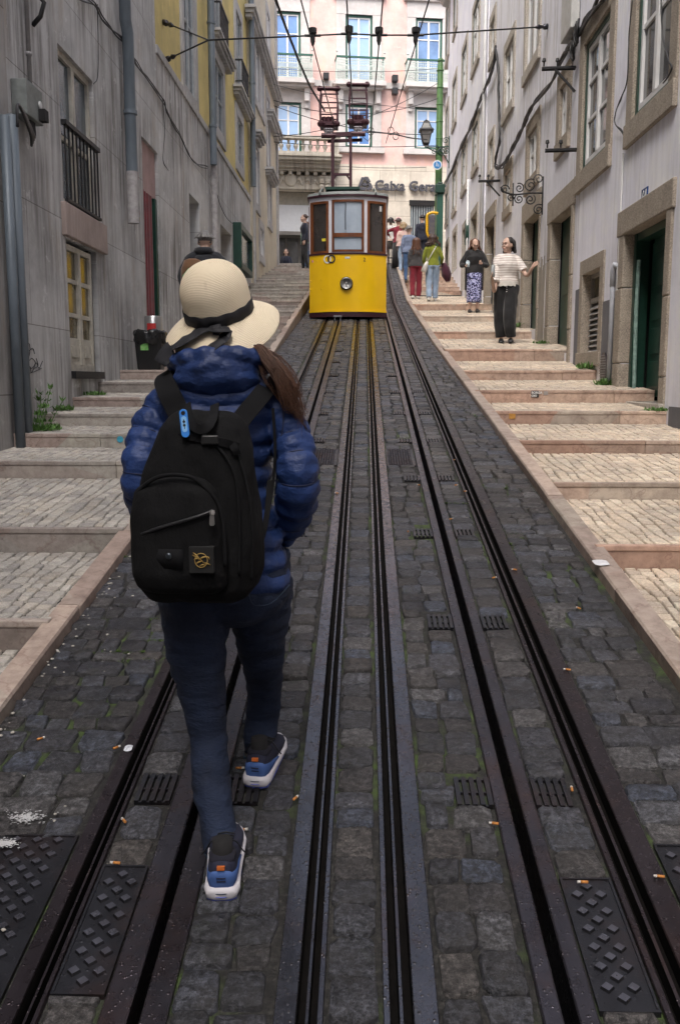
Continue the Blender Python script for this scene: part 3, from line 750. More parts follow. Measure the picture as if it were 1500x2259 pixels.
dp = downpipe(PL, P1, zb1, Zt, .075, m_zinc, grey, .11, (ze1, -.10), "thick blue-grey downpipe with white painted foot")
m = MB(); m.tube([PL(P1, zc1, .11), PL(P1, zb1, .11)], .078, 12); ft = m.build("painted_foot", m_pipew, dp, angle=50)
for k, (col, dz, hh, ww) in enumerate((((.6,.03,.03), .93, .10, .05), ((.06,.03,.05), .34, .07, .09), ((.55,.05,.05), .22, .05, .06), ((.6,.55,.05), .08, .06, .05))):
    m = MB(); z = zc1 + (zb1 - zc1) * dz; m.tube([PL(P1, z - hh/2, .111), PL(P1, z + hh/2, .111)], .0795, 12); q = MB()
    q.v = m.v; q.f = [f for i, f in enumerate(m.f) if i % 12 in (2, 3, 4, 5) and len(f) == 4]
    q.build("sticker", M_("sticker_%d" % k if False else "pipe_sticker", col, .5, var=.3, scale=30), ft)
P2 = onX(459, 300, XL).y; z2 = onX(459, 364, XL).z
dp = downpipe(PL, P2, gz(P2) + .2, z2, .065, m_pipew, grey, .10, None, "second downpipe with pale lower half"); downpipe(PL, P2 - .12, z2, Zt, .07, m_zinc, grey, .12, None, "second blue-grey downpipe beside the yellow wall")
P3 = onX(549, 300, XL).y - .1; z3 = onX(549, 410, XL).z
downpipe(PL, P3, z3, Zt, .075, m_zinc, grey, .12, None, "third downpipe, at the end of the yellow wall")
# -- cream house beyond
C1 = YT - .5
crm = thing("cream_corner_house", (XL - 2, 29, 4.5), "cream house with stone cornices at the far end of the left side", "house", "houses lining the left side")
hc = [rL(561, 569, 320, 445), rL(586, 593, 210, 362), rL(589, 596, 385, 484), rL(571, 579, 100, 235), rL(571, 579, 500, 560), rL(560, 569, 30, 210), rL(586, 593, 20, 150)]
body_box(lambda u, v, d: PL(u, v, d + .02), B1 + .003, C1, 1, Zt, 8.6, w_cream, crm, hc, .2)
for h in hc: window(lambda u, v, d: PL(u, v, d + .02), h, crm, m_wfr, g_dark, .03, .06, 2, (.4,)); surround(lambda u, v, d: PL(u, v, d + .02), h, m_greyst, crm, .2, .03)
for r_ in ((541, 604, 10, 34), (556, 566, 286, 304), (584, 598, 368, 384), (586, 606, 240, 262)):
    c0 = rL(*r_); pediment(lambda u, v, d: PL(u, v, d + .02), c0[0], min(c0[1], C1), c0[2], crm, m_greyst, .26, max(.2, c0[3] - c0[2]))
m = MB(); 
for i in range(9): y = B1 + (C1 - B1) * (i + .5) / 9; 
sbox(m, PL, B1 + .5, B1 + .75, 3, Zt, 0, .07); sbox(m, PL, C1 - .35, C1, 4, Zt, 0, .08); m.build("pilaster", m_greyst, crm)
# ================================================= RIGHT SIDE
ZR = 15.0
RA, RB_ = 12.78, 22.8
def near_r(*a): return rR(*a)
# window openings: (x at near side, x at far side, y top at near side, y bottom at near side)
W1 = (onX(1474, 300, XR).y, onX(1396, 300, XR).y, onX(1396, 268, XR).z, onX(1396, 268, XR).z + 2.35)
def RW(xf, xn, yt, yb): a = onX(xf, yt, XR); b = onX(xf, yb, XR); c = onX(xn, yb, XR); return (c.y, a.y, b.z, a.z)   # heights at the far (left) edge
W2 = RW(1293, 1338, 98, 372)
W3 = RW(1237, 1250, 196, 310); W4 = RW(1166, 1183, 300, 398); W5 = RW(1167, 1186, -150, 146); W6 = RW(1115, 1130, 118, 248)
W7 = RW(1115, 1125, 386, 462); W8 = RW(1080, 1087, 315, 385); W9 = RW(1083, 1090, 55, 130); W10 = RW(1046, 1057, 30, 148)
W11 = RW(1046, 1055, 285, 372); W12 = RW(1022, 1030, 120, 218); W13 = RW(1022, 1029, 330, 418); W14 = RW(1001, 1007, 188, 275)
W15 = RW(1001, 1007, 388, 465); W16 = RW(986, 991, 22, 130); W17 = RW(985, 989, 245, 320); W18 = RW(985, 989, 430, 490); W19 = RW(1004, 1009, -40, 68)
D1 = RW(1381, 1456, 516, 884)
VN = RW(1289, 1320, 606, 778); D2 = RW(1217, 1251, 490, 782); D3 = RW(1158, 1182, 492, 731); D4 = RW(1073, 1087, 500, 690)
D5 = RW(1042, 1051, 482, 640); D6 = RW(1023, 1029, 508, 640); D7 = RW(1001, 1007, 520, 600); D8 = RW(985, 990, 545, 590)
up = lambda h, k=3.3: (h[0], h[1], h[2] + k, h[3] + k)
UPS = [up(W1), up(W2), up(W1, 6.6), up(W2, 6.6), up(W4, 6.5), up(W1, 9.7), up(W2, 9.7), (5.2, 6.3, 4.3, 6.4), (5.2, 6.3, 7.6, 9.7), (1.5, 2.6, 3.2, 5.4), (1.5, 2.6, 6.8, 9), (-3, -1.9, 3.2, 5.4), (-3, -1.9, 6.8, 9), up(W3, 6.3)]
hA = thing("white_house", (XR + 2, 6, 0), "nearest white plastered house on the right, with dark grey plinth and green doorway", "house", "white houses lining the right side")
hB = thing("white_house", (XR + 2, 18, 0), "white house with scroll bracket and stone doorways behind the women on the stairs", "house", "white houses lining the right side")
hC = thing("white_house", (XR + 2, 28, 0), "far white house at the top of the right side under the tiled eave", "house", "white houses lining the right side")
body_box(PR, -22, RA, -4.2, ZR, 8, w_white, hA, [W1, W2, D1, VN] + UPS, .10)
body_box(lambda u, v, d: PR(u, v, d - .012), RA + .003, RB_, 0, ZR, 8.1, w_white2, hB, [W3, W4, W5, W6, W7, D2, D3, D4, W8, W9] + UPS, .14)
body_box(lambda u, v, d: PR(u, v, d + .01), RB_ + .003, YT - .1, 1, ZR, 8.2, w_white, hC, [W10, W11, W12, W13, W14, W15, W16, W17, W18, W19, D5, D6, D7, D8], .25)
for h in (W1, W2): window(PR, h, hA, m_wfr, g_dark, .045, .055, 2, (.3, .62), outer=m_dkg, ow=.07); surround(PR, h, m_gran, hA, .22, .03)
for h in UPS:
    pa = hA if h[1] < RA else hB; window(PR, h, pa, m_wfr, g_dark, .05, .055, 2, (.4,)); surround(PR, h, m_gran, pa, .2, .03)
for h in (W3, W4, W5, W6, W7, W8, W9):
    window(lambda u, v, d: PR(u, v, d - .012), h, hB, m_wfr, g_dark, .04, .06, 2, (.45,)); surround(lambda u, v, d: PR(u, v, d - .012), h, m_gran if h in (W3, W4, W7) else m_granl, hB, .20 if h in (W3, W4) else .17, .03)
PRc = lambda u, v, d: PR(u, v, d + .01)
for h in (W10, W11, W12, W13, W14, W15, W16, W17, W18, W19):
    window(PRc, h, hC, m_wfr, g_dark, .03, .07, 2, (.4,), outer=m_dkg, ow=.05); surround(PRc, h, m_granl, hC, .17, .03)
# plinth with paint line
for u0, u1 in ((-22, D1[0] - .30), (D1[1] + .26, VN[0] - .16), (VN[1] + .16, RA)):
    m = MB()
    n = max(1, int((u1 - u0) / .4)); 
    for i in range(n):
        a = u0 + (u1-u0)*i/n; b_ = u0 + (u1-u0)*(i+1)/n
        za = gz(a) + 1.0 if u0 > 8 else onX(1462, 878, XR).z + (a - 8.8) * 0.155
        sbox(m, PR, a + .0, b_, gz(a) - .8, za, -.05, .012)
    m.build("painted_plinth", w_plinth, hA)
# green doorway
a, b_, c, d = D1; dark_back(PR, D1, hA, 1.6)
def jambs(P, h, parent, mat, wj=.34, wt=.34, pr=.025, wn=None):
    a, b_, c, d = h; wn = wn or wj; m = MB(); z = c - .4; i = 0
    for (u0, u1) in ((a - wn, a + .016), (b_ - .016, b_ + wj)):
        z = c - .5
        while z < d - .05:
            z2 = min(z + .75 + .3 * random.random(), d); sbox(m, P, u0 + random.uniform(0, .012), u1 - random.uniform(0, .012), z + .003, z2 - .003, -.14, pr + random.uniform(-.006, .006)); z = z2
    sbox(m, P, a - wn - .02, b_ + wj + .02, d - .005, d + wt, -.15, pr + .006)
    return m.build("granite_surround", mat, parent, bevel=.014, bseg=2)
jambs(PR, D1, hA, m_gran, .24, .27, .03, .15)
m = MB(); sbox(m, PR, b_ - .10, b_ - .017, c, d - .01, -.24, -.09); sbox(m, PR, a + .02, b_ - .10, d - .09, d - .01, -.24, -.1); sbox(m, PR, a + .017, a + .05, c, d - .09, -.24, -.1); m.build("door_frame", m_dkg, hA)
m = MB(); dl = MB()
# open leaf folded in, panelled
lw = (b_ - a - .2); hx = b_ - .13
def leaf(u, v, d_): return (XR + .36 + d_ , u, v)
sbox(m, PR, a + .25, b_ - .13, c + .05, d - .12, -.31, -.26)
for k in range(6):
    z = c + .15 + k * .36; sbox(m, PR, a + .35, b_ - .23, z, z + .28, -.26, -.245)
lf = m.build("open_door_leaf", m_dkg, hA, bevel=.006); tag(lf, "dark green panelled door leaf standing open")
m = MB(); m.tube([PR(b_ - .16, c + .02, -.12), PR(b_ - .17, c + 1.0, -.10), PR(b_ - .16, d - .3, -.11)], .022, 8); m.build("worn_edge_strip", M_("chipped_mint_paint", (.30,.45,.40), .6, var=.6, scale=14), lf)
m = MB(); sbox(m, PR, a - .15, b_ + .25, c - .16, c + .0, -.6, .06); m.build("threshold", m_granl, hA, bevel=.01)
# vent opening
a, b_, c, d = VN; surround(PR, VN, m_gran, hA, .16, .025); zc = onX(1289, 664, XR).z
dark_back(PR, VN, hA, .6)
m = MB(); 
for q in ((a, a+.05, c, d), (b_-.05, b_, c, d), (a+.05, b_-.05, d-.05, d), (a+.05, b_-.05, zc-.03, zc+.03)): sbox(m, PR, *q, -.16, -.09)
wv = m.build("vent_window", M_("grey_wood", (.33,.31,.28), .7, var=.35, scale=9), hA)
g = MB(); g.quad(PR(a,zc,-.13),PR(b_,zc,-.13),PR(b_,d,-.13),PR(a,d,-.13)); g.build("pane", g_yel, wv)
m = MB(); n = 9
for i in range(n):
    z = c + (zc - c - .06) * (i + .5) / n; y0, y1 = a + .05, b_ - .05
    m.rings([[PR(y, z - .03, -.07), PR(y, z + .035, -.15), PR(y, z + .045, -.145), PR(y, z - .02, -.065)] for y in (y0, y1)])
m.build("louvre", M_("grey_metal_louvre", (.42,.42,.42), .5, .3), wv)
m = MB(); o = onX(1337, 812, XR); m.lathe([(.0,-.0),(.17,0),(.19,-.02),(.19,-.035)], (XR, o.y, o.z), 24, 'x', (.8, 1.0)); vg = m.build("round_vent", m_plate, hA, smooth=False)
m = MB()
for i in range(11):
    z = -.15 + .03 * i; w_ = .8 * math.sqrt(max(.001, .165**2 - z*z)); sbox(m, PR, o.y - w_, o.y + w_, o.z + z - .006, o.z + z + .006, .03, .05)
m.build("grille_bar", M_("grey_grille", (.30,.30,.31), .5, .3), vg)
# stone doorways of the second house
PRb = lambda u, v, d: PR(u, v, d - .012)
for h, wn, wf in ((D2, .14, .26), (D3, .10, .24), (D4, .10, .2)):
    dark_back(PRb, h, hB, 1.0); a, b_, c, d = h
    jambs(PRb, h, hB, m_gran, wf, .34, .03, wn)
    m = MB(); sbox(m, PRb, a + .05, b_ - .02, c - .1, d, -.20, -.16); sbox(m, PRb, a + .15, b_ - .12, c + .9, d - .25, -.16, -.145); m.build("door", m_dkg, hB, bevel=.005)
for h in (D5, D6, D7, D8):
    a, b_, c, d = h; m = MB(); sbox(m, PRc, a, b_, c - .1, d, -.26, -.2); m.build("door", m_dkg, hC); surround(PRc, h, m_granl, hC, .16, .03, bot=False)
# bare stone patch at the foot of the wall
w_bare = wall_mat("bare_cement_render", (.36,.33,.29), (.16,.14,.12), (.3,.24,.18), None, 'x')
for u0, u1, z1 in ((D2[1] + .44, D3[0] - .12, 1.25), (D3[1] + .42, D3[1] + 1.4, .9)):
    if u1 > u0:
        n = 8; m = MB()
        for i in range(n): a = u0 + (u1-u0)*i/n; b_ = u0 + (u1-u0)*(i+1)/n; sbox(m, PRb, a, b_, gz(a) - .5, gz(a) + z1 + .12*math.sin(i*1.7), -.03, .010)
        m.build("bare_render_patch", w_bare, hB)
# thin white pipes
m = MB(); y = onX(1376, 400, XR).y; m.tube([PR(y, onX(1376, 340, XR).z, .02), PR(y, onX(1376, 640, XR).z, .02)], .011, 6); m.build("thin_conduit", m_wfr, hA)
y = onX(1358, 700, XR).y; m = MB(); m.tube([PR(y, gz(y), .05), PR(y, gz(y)+1.05, .05), PR(y, gz(y)+1.2, .05)], .028, 8); m.tube([PR(y, gz(y)+1.12, .05), PR(y, gz(y)+1.3, .05), PR(y-.05, gz(y)+1.36, .05), PR(y-.08, gz(y)+1.33, .0)], .034, 8); m.build("drain_pipe", M_("grey_white_pipe", (.45,.47,.52), .5), hA, smooth=True)
m = MB(); m.tube([PRc(RB_ + .12, gz(RB_) - .3, .05), PRc(RB_ + .12, ZR, .05)], .04, 8); m.tube([PRc(RB_ + 3.2, gz(RB_)+.3, .05), PRc(RB_ + 3.2, 7.2, .05)], .03, 8); m.build("downpipe", m_wfr, hC, smooth=True)
# tiled eaves
for pa, u0, u1 in ((hA, -22, RA), (hB, RA + .01, RB_), (hC, RB_ + .01, YT + .45)):
    m = MB(); prof = [(0, ZR - .35), (.18, ZR - .30), (.30, ZR - .12), (.55, ZR - .05), (.55, ZR + .05), (0, ZR + .12)]
    m.rings([[PR(u, v, d) for d, v in prof] for u in (u0, u1)]); m.build("cornice", w_trim, pa)
    t = MB(); y = u0 if u0 > 0 else 0
    while y < u1 - .1:
        t.rings([[ (x, y + .1 + .09*math.cos(q*PI/6), z + .09*math.sin(q*PI/6)) for q in range(7)] for x, z in ((XR - .72, ZR + .02), (XR + 4, ZR + 1.7))], cap=False, closed=False); y += .2
    t.rings([[(XR - .70, u, ZR + .06), (XR + 4, u, ZR + 1.72), (XR + 4, u, ZR + 1.6), (XR - .66, u, ZR - .0)] for u in (u0, u1)])
    t.build("roof", m_tile, pa)

# unseen building added below the camera to keep skylight off the near ground
st = thing("light_blocking_building", (0, -19, -3), "unseen plain building added behind the viewer to block skylight from the near street", "building")
body_box(lambda u, v, d: (u, -17 + d, v), XL + .1, XR - .1, -5, 12, 5, w_white2, st, [(-1.4, 1.4, -3, 1)], .4)
dark_back(lambda u, v, d: (u, -17 + d, v), (-1.4, 1.4, -3, 1), st, 3)
# ================================================= PINK BUILDING AT THE TOP OF THE STREET
pk = thing("pink_building", (0, 46, ZT), "pink building with green windows, iron balconies and bank sign across the top of the street", "building")
U0, U1 = onB(-700, 500)[0], onB(2400, 500)[0]
zc = onB(900, 365)[1]                       # top of the cream ashlar
ug = lambda x: onB(x, 200)[0]
zt1, zb1_ = onB(633, 22)[1], onB(633, 175)[1]
def W_(xl, xr, yt, yb): return rB(xl, xr, yt, yb)
hu = [W_(604, 664, 22, 172), W_(762, 821, 31, 182), W_(917, 974, 40, 192)]
hl = [W_(607, 665, 223, 312), W_(762, 821, 229, 323), W_(915, 974, 236, 328)]
pit = hu[1][0] - hu[0][0]
for k in (-2, -1, 3, 4, 5):
    hu.append((hu[0][0] + pit*k, hu[0][1] + pit*k, hu[0][2], hu[0][3])); hl.append((hl[0][0] + pit*k, hl[0][1] + pit*k, hl[1][2], hl[0][3]))
for i in range(len(hl)): hl[i] = (hl[i][0], hl[i][1], hl[1][2], hl[0][3])
for i in range(len(hu)): hu[i] = (hu[i][0], hu[i][1], hu[1][2] + .02, hu[0][3])
hl[0] = (hl[0][0], hl[0][1], onB(607, 345)[1], hl[0][3])
h_shop = rB(905, 955, 441, 560)
z_ent = onB(640, 419)[1]
h_ent = (onB(606, 500)[0] - 1.2, onB(683, 500)[0] + .25, ZT, z_ent)
top3 = [(a, b, c + 4.2, d + 4.2) for a, b, c, d in hu]
body_box(PB, U0, U1, zc, ZT + 16, 9, w_pink, pk, hu + hl + top3, .18, "upper_wall")
body_box(lambda u, v, d: PB(u, v, d + .04), U0, U1, ZT - 1, zc - .002, 9.04, w_ash, pk, [h_shop, h_ent, (hl[0][0], hl[0][1], hl[0][2], zc)], .3, "lower_wall")
g_sky2 = glass('deep_blue_glass', (.08,.15,.30), .06, (.16,.28,.50))
for i, h in enumerate(hu + hl + top3):
    a, b, c, d = h
    window(PB, (a + .0, b, c, d), pk, m_wfr, (g_sky, g_blind, g_sky2)[(i*7 + i//3) % 3], .08, .05, 2, (.30,), outer=m_gfr, ow=.09)
    m = MB(); sbox(m, PB, a - .38, a, c - (0 if i < len(hu) else .1), d, -.05, .04); sbox(m, PB, b, b + .38, c - (0 if i < len(hu) else .1), d, -.05, .04); sbox(m, PB, a - .38, b + .38, d, d + .62, -.05, .05); m.build("white_surround", w_trim, pk)
    m = MB(); sbox(m, PB, a - .5, b + .5, d + .62, d + .74, -.05, .16); sbox(m, PB, a - .56, b + .56, d + .74, d + .82, -.05, .24)
    if i >= len(hu) and i < len(hu) + len(hl):
        s_m = MB(); sbox(s_m, PB, a - .5, b + .5, c - .24, c - .02, -.05, .2); s_m.build("window_sill", w_trim, pk)
    m.build("window_cornice", w_trim, pk)
# string course + balconies
zb = onB(790, 178)[1]
m = MB(); sbox(m, PB, U0, U1, zb - .26, zb - .02, -.02, .06); m.build("string_course", w_trim, pk)
for i in range(len(hu)):
    a, b, c, d = hu[i]; u0 = a - .42; u1 = b + .42; pr = .55
    m = MB(); sbox(m, PB, u0 - .08, u1 + .08, c - .24, c - .06, 0, pr + .05); sbox(m, PB, u0 + .05, u1 - .05, c - .34, c - .24, 0, pr - .1)
    for q in (u0 + .1, u1 - .3): sbox(m, PB, q, q + .2, c - .85, c - .34, 0, .3); sbox(m, PB, q + .02, q + .18, c - 1.1, c - .85, 0, .16)
    sl_ = m.build("balcony", w_trim, pk, bevel=.01)
    z0 = c - .05; z1 = onB(790, 135)[1] if True else 0; m = MB()
    n = 22
    for k in range(n + 1):
        u = u0 + (u1-u0)*k/n; m.bar(PB(u, z0, pr), PB(u, z1, pr), .024)
        if k < n:
            uc = u + (u1-u0)/n/2
            for zz in (z0 + .14, z0 + .30, z0 + .62):
                rr = (u1-u0)/n*.5; m.tube([PB(uc + rr*math.cos(q*PI/4), zz + rr*1.25*math.sin(q*PI/4), pr) for q in range(9)], .011, 4)
            m.bar(PB(uc, z0 + .4, pr), PB(uc, z0 + .55, pr), .04, .02)
    for zz in (z0 + .02, z0 + .38, z0 + .56, z0 + .76): m.bar(PB(u0, zz, pr), PB(u1, zz, pr), .03)
    for q in (u0, u1):
        m.bar(PB(q, z0, pr), PB(q, z1 + .16, pr), .04); m.ball(PB(q, z1 + .2, pr), .045, 8, 6)
        for k in range(5): m.bar(PB(q, z0, pr*k/5), PB(q, z1, pr*k/5), .02)
    m.build("railing", m_ironlace, sl_)
    m = MB(); m.bar(PB(u0 - .03, z1, pr), PB(u1 + .03, z1, pr), .07, .07); m.bar(PB(u0, z1, 0), PB(u0, z1, pr), .06); m.bar(PB(u1, z1, 0), PB(u1, z1, pr), .06); m.build("handrail", m_gfr, sl_)
# spotlights
for x, y in ((718, 171), (869, 176), (869, 204)):
    u, v = onB(x, y); m = MB(); sbox(m, PB, u - .12, u + .12, v - .13, v + .13, .08, .34); m.bar(PB(u, v, 0), PB(u, v, .2), .05); tag(m.build("floodlight", m_black, None, bevel=.02), "small black floodlight on the pink wall, " + ("left of the middle balcony" if x < 800 else ("right of the middle balcony" if y < 190 else "the lower of the right-hand pair")), "floodlight", "floodlights on the pink wall")
# portal: balustrade, cornice, relief
ua, ub = onB(560, 360)[0], onB(742, 360)[0]; PP = lambda u, v, d: PB(u, v, d + .04)
zr0, zr1 = onB(640, 347)[1], onB(640, 309)[1]; zk = onB(640, 375)[1]
m = MB(); sbox(m, PP, ua, ub, zr1 - .12, zr1, .50, .86); sbox(m, PP, ua, ub, zr0 - .06, zr0 + .06, .5, .86); sbox(m, PP, ub - .30, ub, zr0 + .06, zr1 - .12, .5, .86); sbox(m, PP, ub - .36, ub + .08, zr1, zr1 + .08, .46, .9)
for q in np.arange(ua + .2, ub - .42, .30):
    c0 = PP(q, 0, .68); h = zr1 - zr0 - .18; m.lathe([(.06, zr0 + .06), (.05, zr0 + .10), (.045, zr0 + .16), (.10, zr0 + .30), (.09, zr0 + .36), (.035, zr0 + h*.72), (.05, zr0 + h*.9), (.07, zr0 + h + .07)], (c0[0], c0[1], 0), 10)
m.build("balustrade", w_portal, pk)
m = MB(); zz = zr0 - .06
for dh, pr in ((.10, 1.05), (.12, .98), (.08, .80), (.16, .66), (.10, .52)): sbox(m, PP, ua - .2, ub + .1 * pr, zz - dh, zz, 0, pr); zz -= dh + .001
k = ub - .1
for q in np.arange(ua, ub, .35): sbox(m, PP, q, q + .16, zz - .14, zz, 0, .46)
m.build("portal_cornice", w_portal, pk, bevel=.015)
m = MB(); sbox(m, PP, ua, ub - .1, z_ent, zz - .14, 0, .30); sbox(m, PP, ub - .75, ub - .05, ZT, zz - .15, 0, .42)
for q in (0, .24, .48): 
    for r2 in range(2): m.lathe([(.11, 0), (.13, .1), (.07, .2)], PP(ub - .66 + q, zz - .7 + r2 * .22, .42), 8)
m.build("entablature", w_portal, pk, bevel=.01)
m = MB(); u, v = onB(640, 400); zr = v
m.lathe([(0, .36), (.22, .36), (.26, .33), (.26, .30)], (0, 0, 0), 20); m.v = [PP(u + x, zr + y, z) for x, y, z in m.v]
for s_ in (-1, 1):
    for t0, t1, rr in ((.28, .62, .16), (.66, .95, .12), (.96, 1.2, .09)):
        m.tube([PP(u + s_*(t0 + (t1-t0)*q/8) , zr + rr*math.sin(q*PI/4*1.3) - .05, .32) for q in range(9)], [.05*(1 - q/12) for q in range(9)], 6)
        m.tube([PP(u + s_*(t0 + rr*.5 + rr*.5*math.cos(q*.9)), zr - .06 + rr*.6*math.sin(q*.9), .32) for q in range(6)], .03, 6)
m.build("carved_relief", w_portal, pk, smooth=True)
# entrance recess
a, b, c, d = h_ent; dark_back(PP, h_ent, pk, 2.2)
zm = onB(640, 508)[1]; m = MB(); sbox(m, PP, a, b, zm, d - .55, -.35, -.25); m.build("fascia_panel", M_("pale_grey_panel", (.52,.54,.57), .5, var=.1), pk)
m = MB(); sbox(m, PP, a, b, d - .55, d - .02, -.34, -.3); m.build("soffit_panel", M_("beige_panel", (.33,.31,.26), .6), pk)
m = MB(); sbox(m, PP, a, b, zm - .14, zm, -1.2, -.2)
for q in (0, .22, .4, .6, .8, 1): sbox(m, PP, a + (b-a-.08)*q, a + (b-a-.08)*q + .08, c, zm - .14, -1.2, -1.1)
m.build("shopfront_frame", M_("grey_bronze", (.16,.15,.14), .5, .2), pk)
m = MB(); m.quad(PP(a, c, -1.16), PP(b, c, -1.16), PP(b, zm - .14, -1.16), PP(a, zm - .14, -1.16)); m.build("pane", glass("shop_glass", (.10,.10,.10)), pk)
# barred window
a, b, c, d = h_shop; window(PP, h_shop, pk, M_("steel_blue_paint", (.22,.30,.34), .4), glass("grey_shop_glass", (.16,.19,.21), .2), .16, .06, 1, ())
m = MB()
for i in range(9): q = a + .08 + (b - a - .16) * i / 8; m.bar(PP(q, c, -.05), PP(q, d, -.05), .03)
m.build("window_bars", M_("pale_bars", (.40,.44,.46), .4), pk)
m = MB(); sbox(m, PP, a - .05, b + .05, d - .22, d, -.1, .03); m.build("shutter_box", m_dark, pk)
# bank lettering and emblem
sg = thing("bank_sign", (1.5, 40, onB(880, 410)[1]), "dark grey raised bank lettering with folded hexagon emblem on the cream wall", "sign")
m_let = M_("dark_grey_letter", (.07,.07,.085), .4, .1, var=.1)
u, v = onB(825, 419.5); u2, _ = onB(951, 419); 
Mx = Matrix(((BU.x, 0, BN.x, 0), (BU.y, 0, BN.y, 0), (0, 1, 0, 0), (0, 0, 0, 1))); o = Vector(PB(u, v, .16)); Mx.translation = o
put_text("Caixa Geral de", .56, Mx, "lettering", m_let, sg, .12, .014, 1.02)
m = MB(); u, v = onB(804, 405)
hexo = [(-.30,-.24),(-.12,.26),(.12,.26),(.28,.0),(.34,-.22),(-.10,-.29)]; 
def pr_(pts, d0, d1):
    m.prism([PP(u + x, v + y, d0) for x, y in pts], BN * (d1 - d0))
pr_([(-.31,-.16),(-.15,.24),(-.03,.24),(-.17,-.10)], .04, .14); pr_([(-.02,.26),(.12,.26),(.24,.06),(.10,.04),(.05,.14),(-.08,.14)], .04, .16)
pr_([(.24,.02),(.34,-.17),(.22,-.27),(.06,-.27),(.10,-.16),(.18,-.14),(.12,.0)], .04, .14); pr_([(-.28,-.18),(-.16,-.28),(.02,-.28),(.06,-.16),(-.10,-.15)], .04, .13); pr_([(-.08,.02),(.12,.0),(.06,-.11),(-.12,-.08)], .04, .12)
m.build("emblem", m_let, sg)
# ================================================= FUNICULAR CAR
TC = -.34; TY = 19.1
def tz(y): return onY(766, y, TY + .1).z
zB, zM, zY1, zW, zA, zR_ = tz(699), tz(687), tz(560), tz(556), tz(432), tz(415)
tram = thing("funicular_car", (TC, 20.5, zB), "yellow and white funicular car with brown window frames climbing the left track", "funicular")
HW = .80
def yf(x): return TY + .30 * (abs(x) / HW) ** 2.4
def PT(u, v, d):
    e = .01; t = (yf(u + e) - yf(u - e)) / (2*e); n = math.hypot(1, t)
    return (TC + u + (t / n) * d, yf(u) - d / n, v)
def px2(x0, x1, y0, y1): return ((x0 - 766.5)/104.2, (x1 - 766.5)/104.2, tz(y1), tz(y0))
m_yel = M_("glossy_yellow_paint", (.82,.50,.008), .22, var=.08, scale=2, bmp=.06, bd=.002, bscale=40)
m_tw = M_("tram_white_paint", (.66,.66,.72), .35, var=.08, scale=3, bmp=.04)
m_tgr = M_("roof_grey_green", (.20,.22,.215), .55, var=.3, scale=6)
m_mar = M_("maroon_paint", (.045,.012,.02), .4, var=.3, scale=9)
m_wood = M_("varnished_wood", (.20,.065,.02), .3, var=.5, scale=5, stretch=(1,1,.25), c2=(.09,.028,.01))
g_tl = glass("tram_pale_glass", (.40,.47,.55), .12, (.30,.36,.44)); g_td = glass("tram_dark_glass", (.05,.04,.035), .05)  # pale pane colour stands in for daylight seen through and reflected by it
m_chr = M_("chrome", (.45,.45,.45), .3, 1.0, var=.2)
def curved(v0, v1, holes, d0=0.0, n=28):
    m = MB(); H = holes
    us = sorted(set([-HW + 2*HW*i/n for i in range(n+1)] + [x for h in H for x in h[:2]])); vs = sorted(set([v0, v1] + [x for h in H for x in h[2:]]))
    for i in range(len(us)-1):
        for j in range(len(vs)-1):
            a, b, c, d = us[i], us[i+1], vs[j], vs[j+1]
            if any(h[0]-1e-6 <= a and b <= h[1]+1e-6 and h[2]-1e-6 <= c and d <= h[3]+1e-6 for h in H): continue
            m.quad(PT(a,c,d0), PT(b,c,d0), PT(b,d,d0), PT(a,d,d0))
    return m
hw = [px2(733, 801, 441, 556), px2(686.5, 726, 443, 558), px2(808, 847.5, 443, 558)]
def sides(m, v0, v1, y1, holes=(), d0=0):
    for s_ in (-1, 1):
        P = lambda u, v, d: (TC + s_ * (HW + d0 + d), u, v)
        g = wall_grid(P, yf(HW) , y1, v0, v1, list(holes), .04); m.join(g)
TB = TY + 2.35
shs = [(TY + .45, TY + 1.05, tz(545), tz(448)), (TY + 1.2, TY + 2.1, tz(545), tz(448))]
body = thing("x", (0,0,0)); bpy.data.objects.remove(body)
m = curved(zM, zY1, []); sides(m, zM, zY1, TB); m.quad((TC-HW, TB, zM), (TC+HW, TB, zM), (TC+HW, TB, zY1), (TC-HW, TB, zY1))
yb = m.build("yellow_body_panel", m_yel, tram, smooth=False, angle=40)
m = curved(zY1, zA, hw); sides(m, zY1, zA, TB, shs); m.quad((TC-HW, TB, zY1), (TC+HW, TB, zY1), (TC+HW, TB, zA), (TC-HW, TB, zA)); m.build("white_upper_body", m_tw, tram, angle=40)
def band(z0, z1, d, mat, name):
    m = MB(); n = 24; out = []; 
    pts = [(TC - HW - d, TB)] + [PT(-HW + 2*HW*i/n, 0, d)[:2] for i in range(n+1)] + [(TC + HW + d, TB)]
    inn = [(TC - HW + .02, TB)] + [PT(-HW*.98 + 2*HW*.98*i/n, 0, -.03)[:2] for i in range(n+1)] + [(TC + HW - .02, TB)]
    m.rings([[(x, y, z0) for x, y in pts], [(x, y, z1) for x, y in pts], [(x, y, z1) for x, y in inn], [(x, y, z0) for x, y in inn], [(x, y, z0) for x, y in pts]], cap=False, closed=False)
    return m.build(name, mat, tram, angle=40)
band(zB, zM - .01, .012, m_mar, "skirt"); band(zM - .01, zM + .022, .02, m_yel, "lower_moulding"); band(zY1 - .012, zY1 + .02, .016, m_mar, "waist_moulding"); band(zA - .02, zA + .02, .05, m_mar, "eaves_moulding")
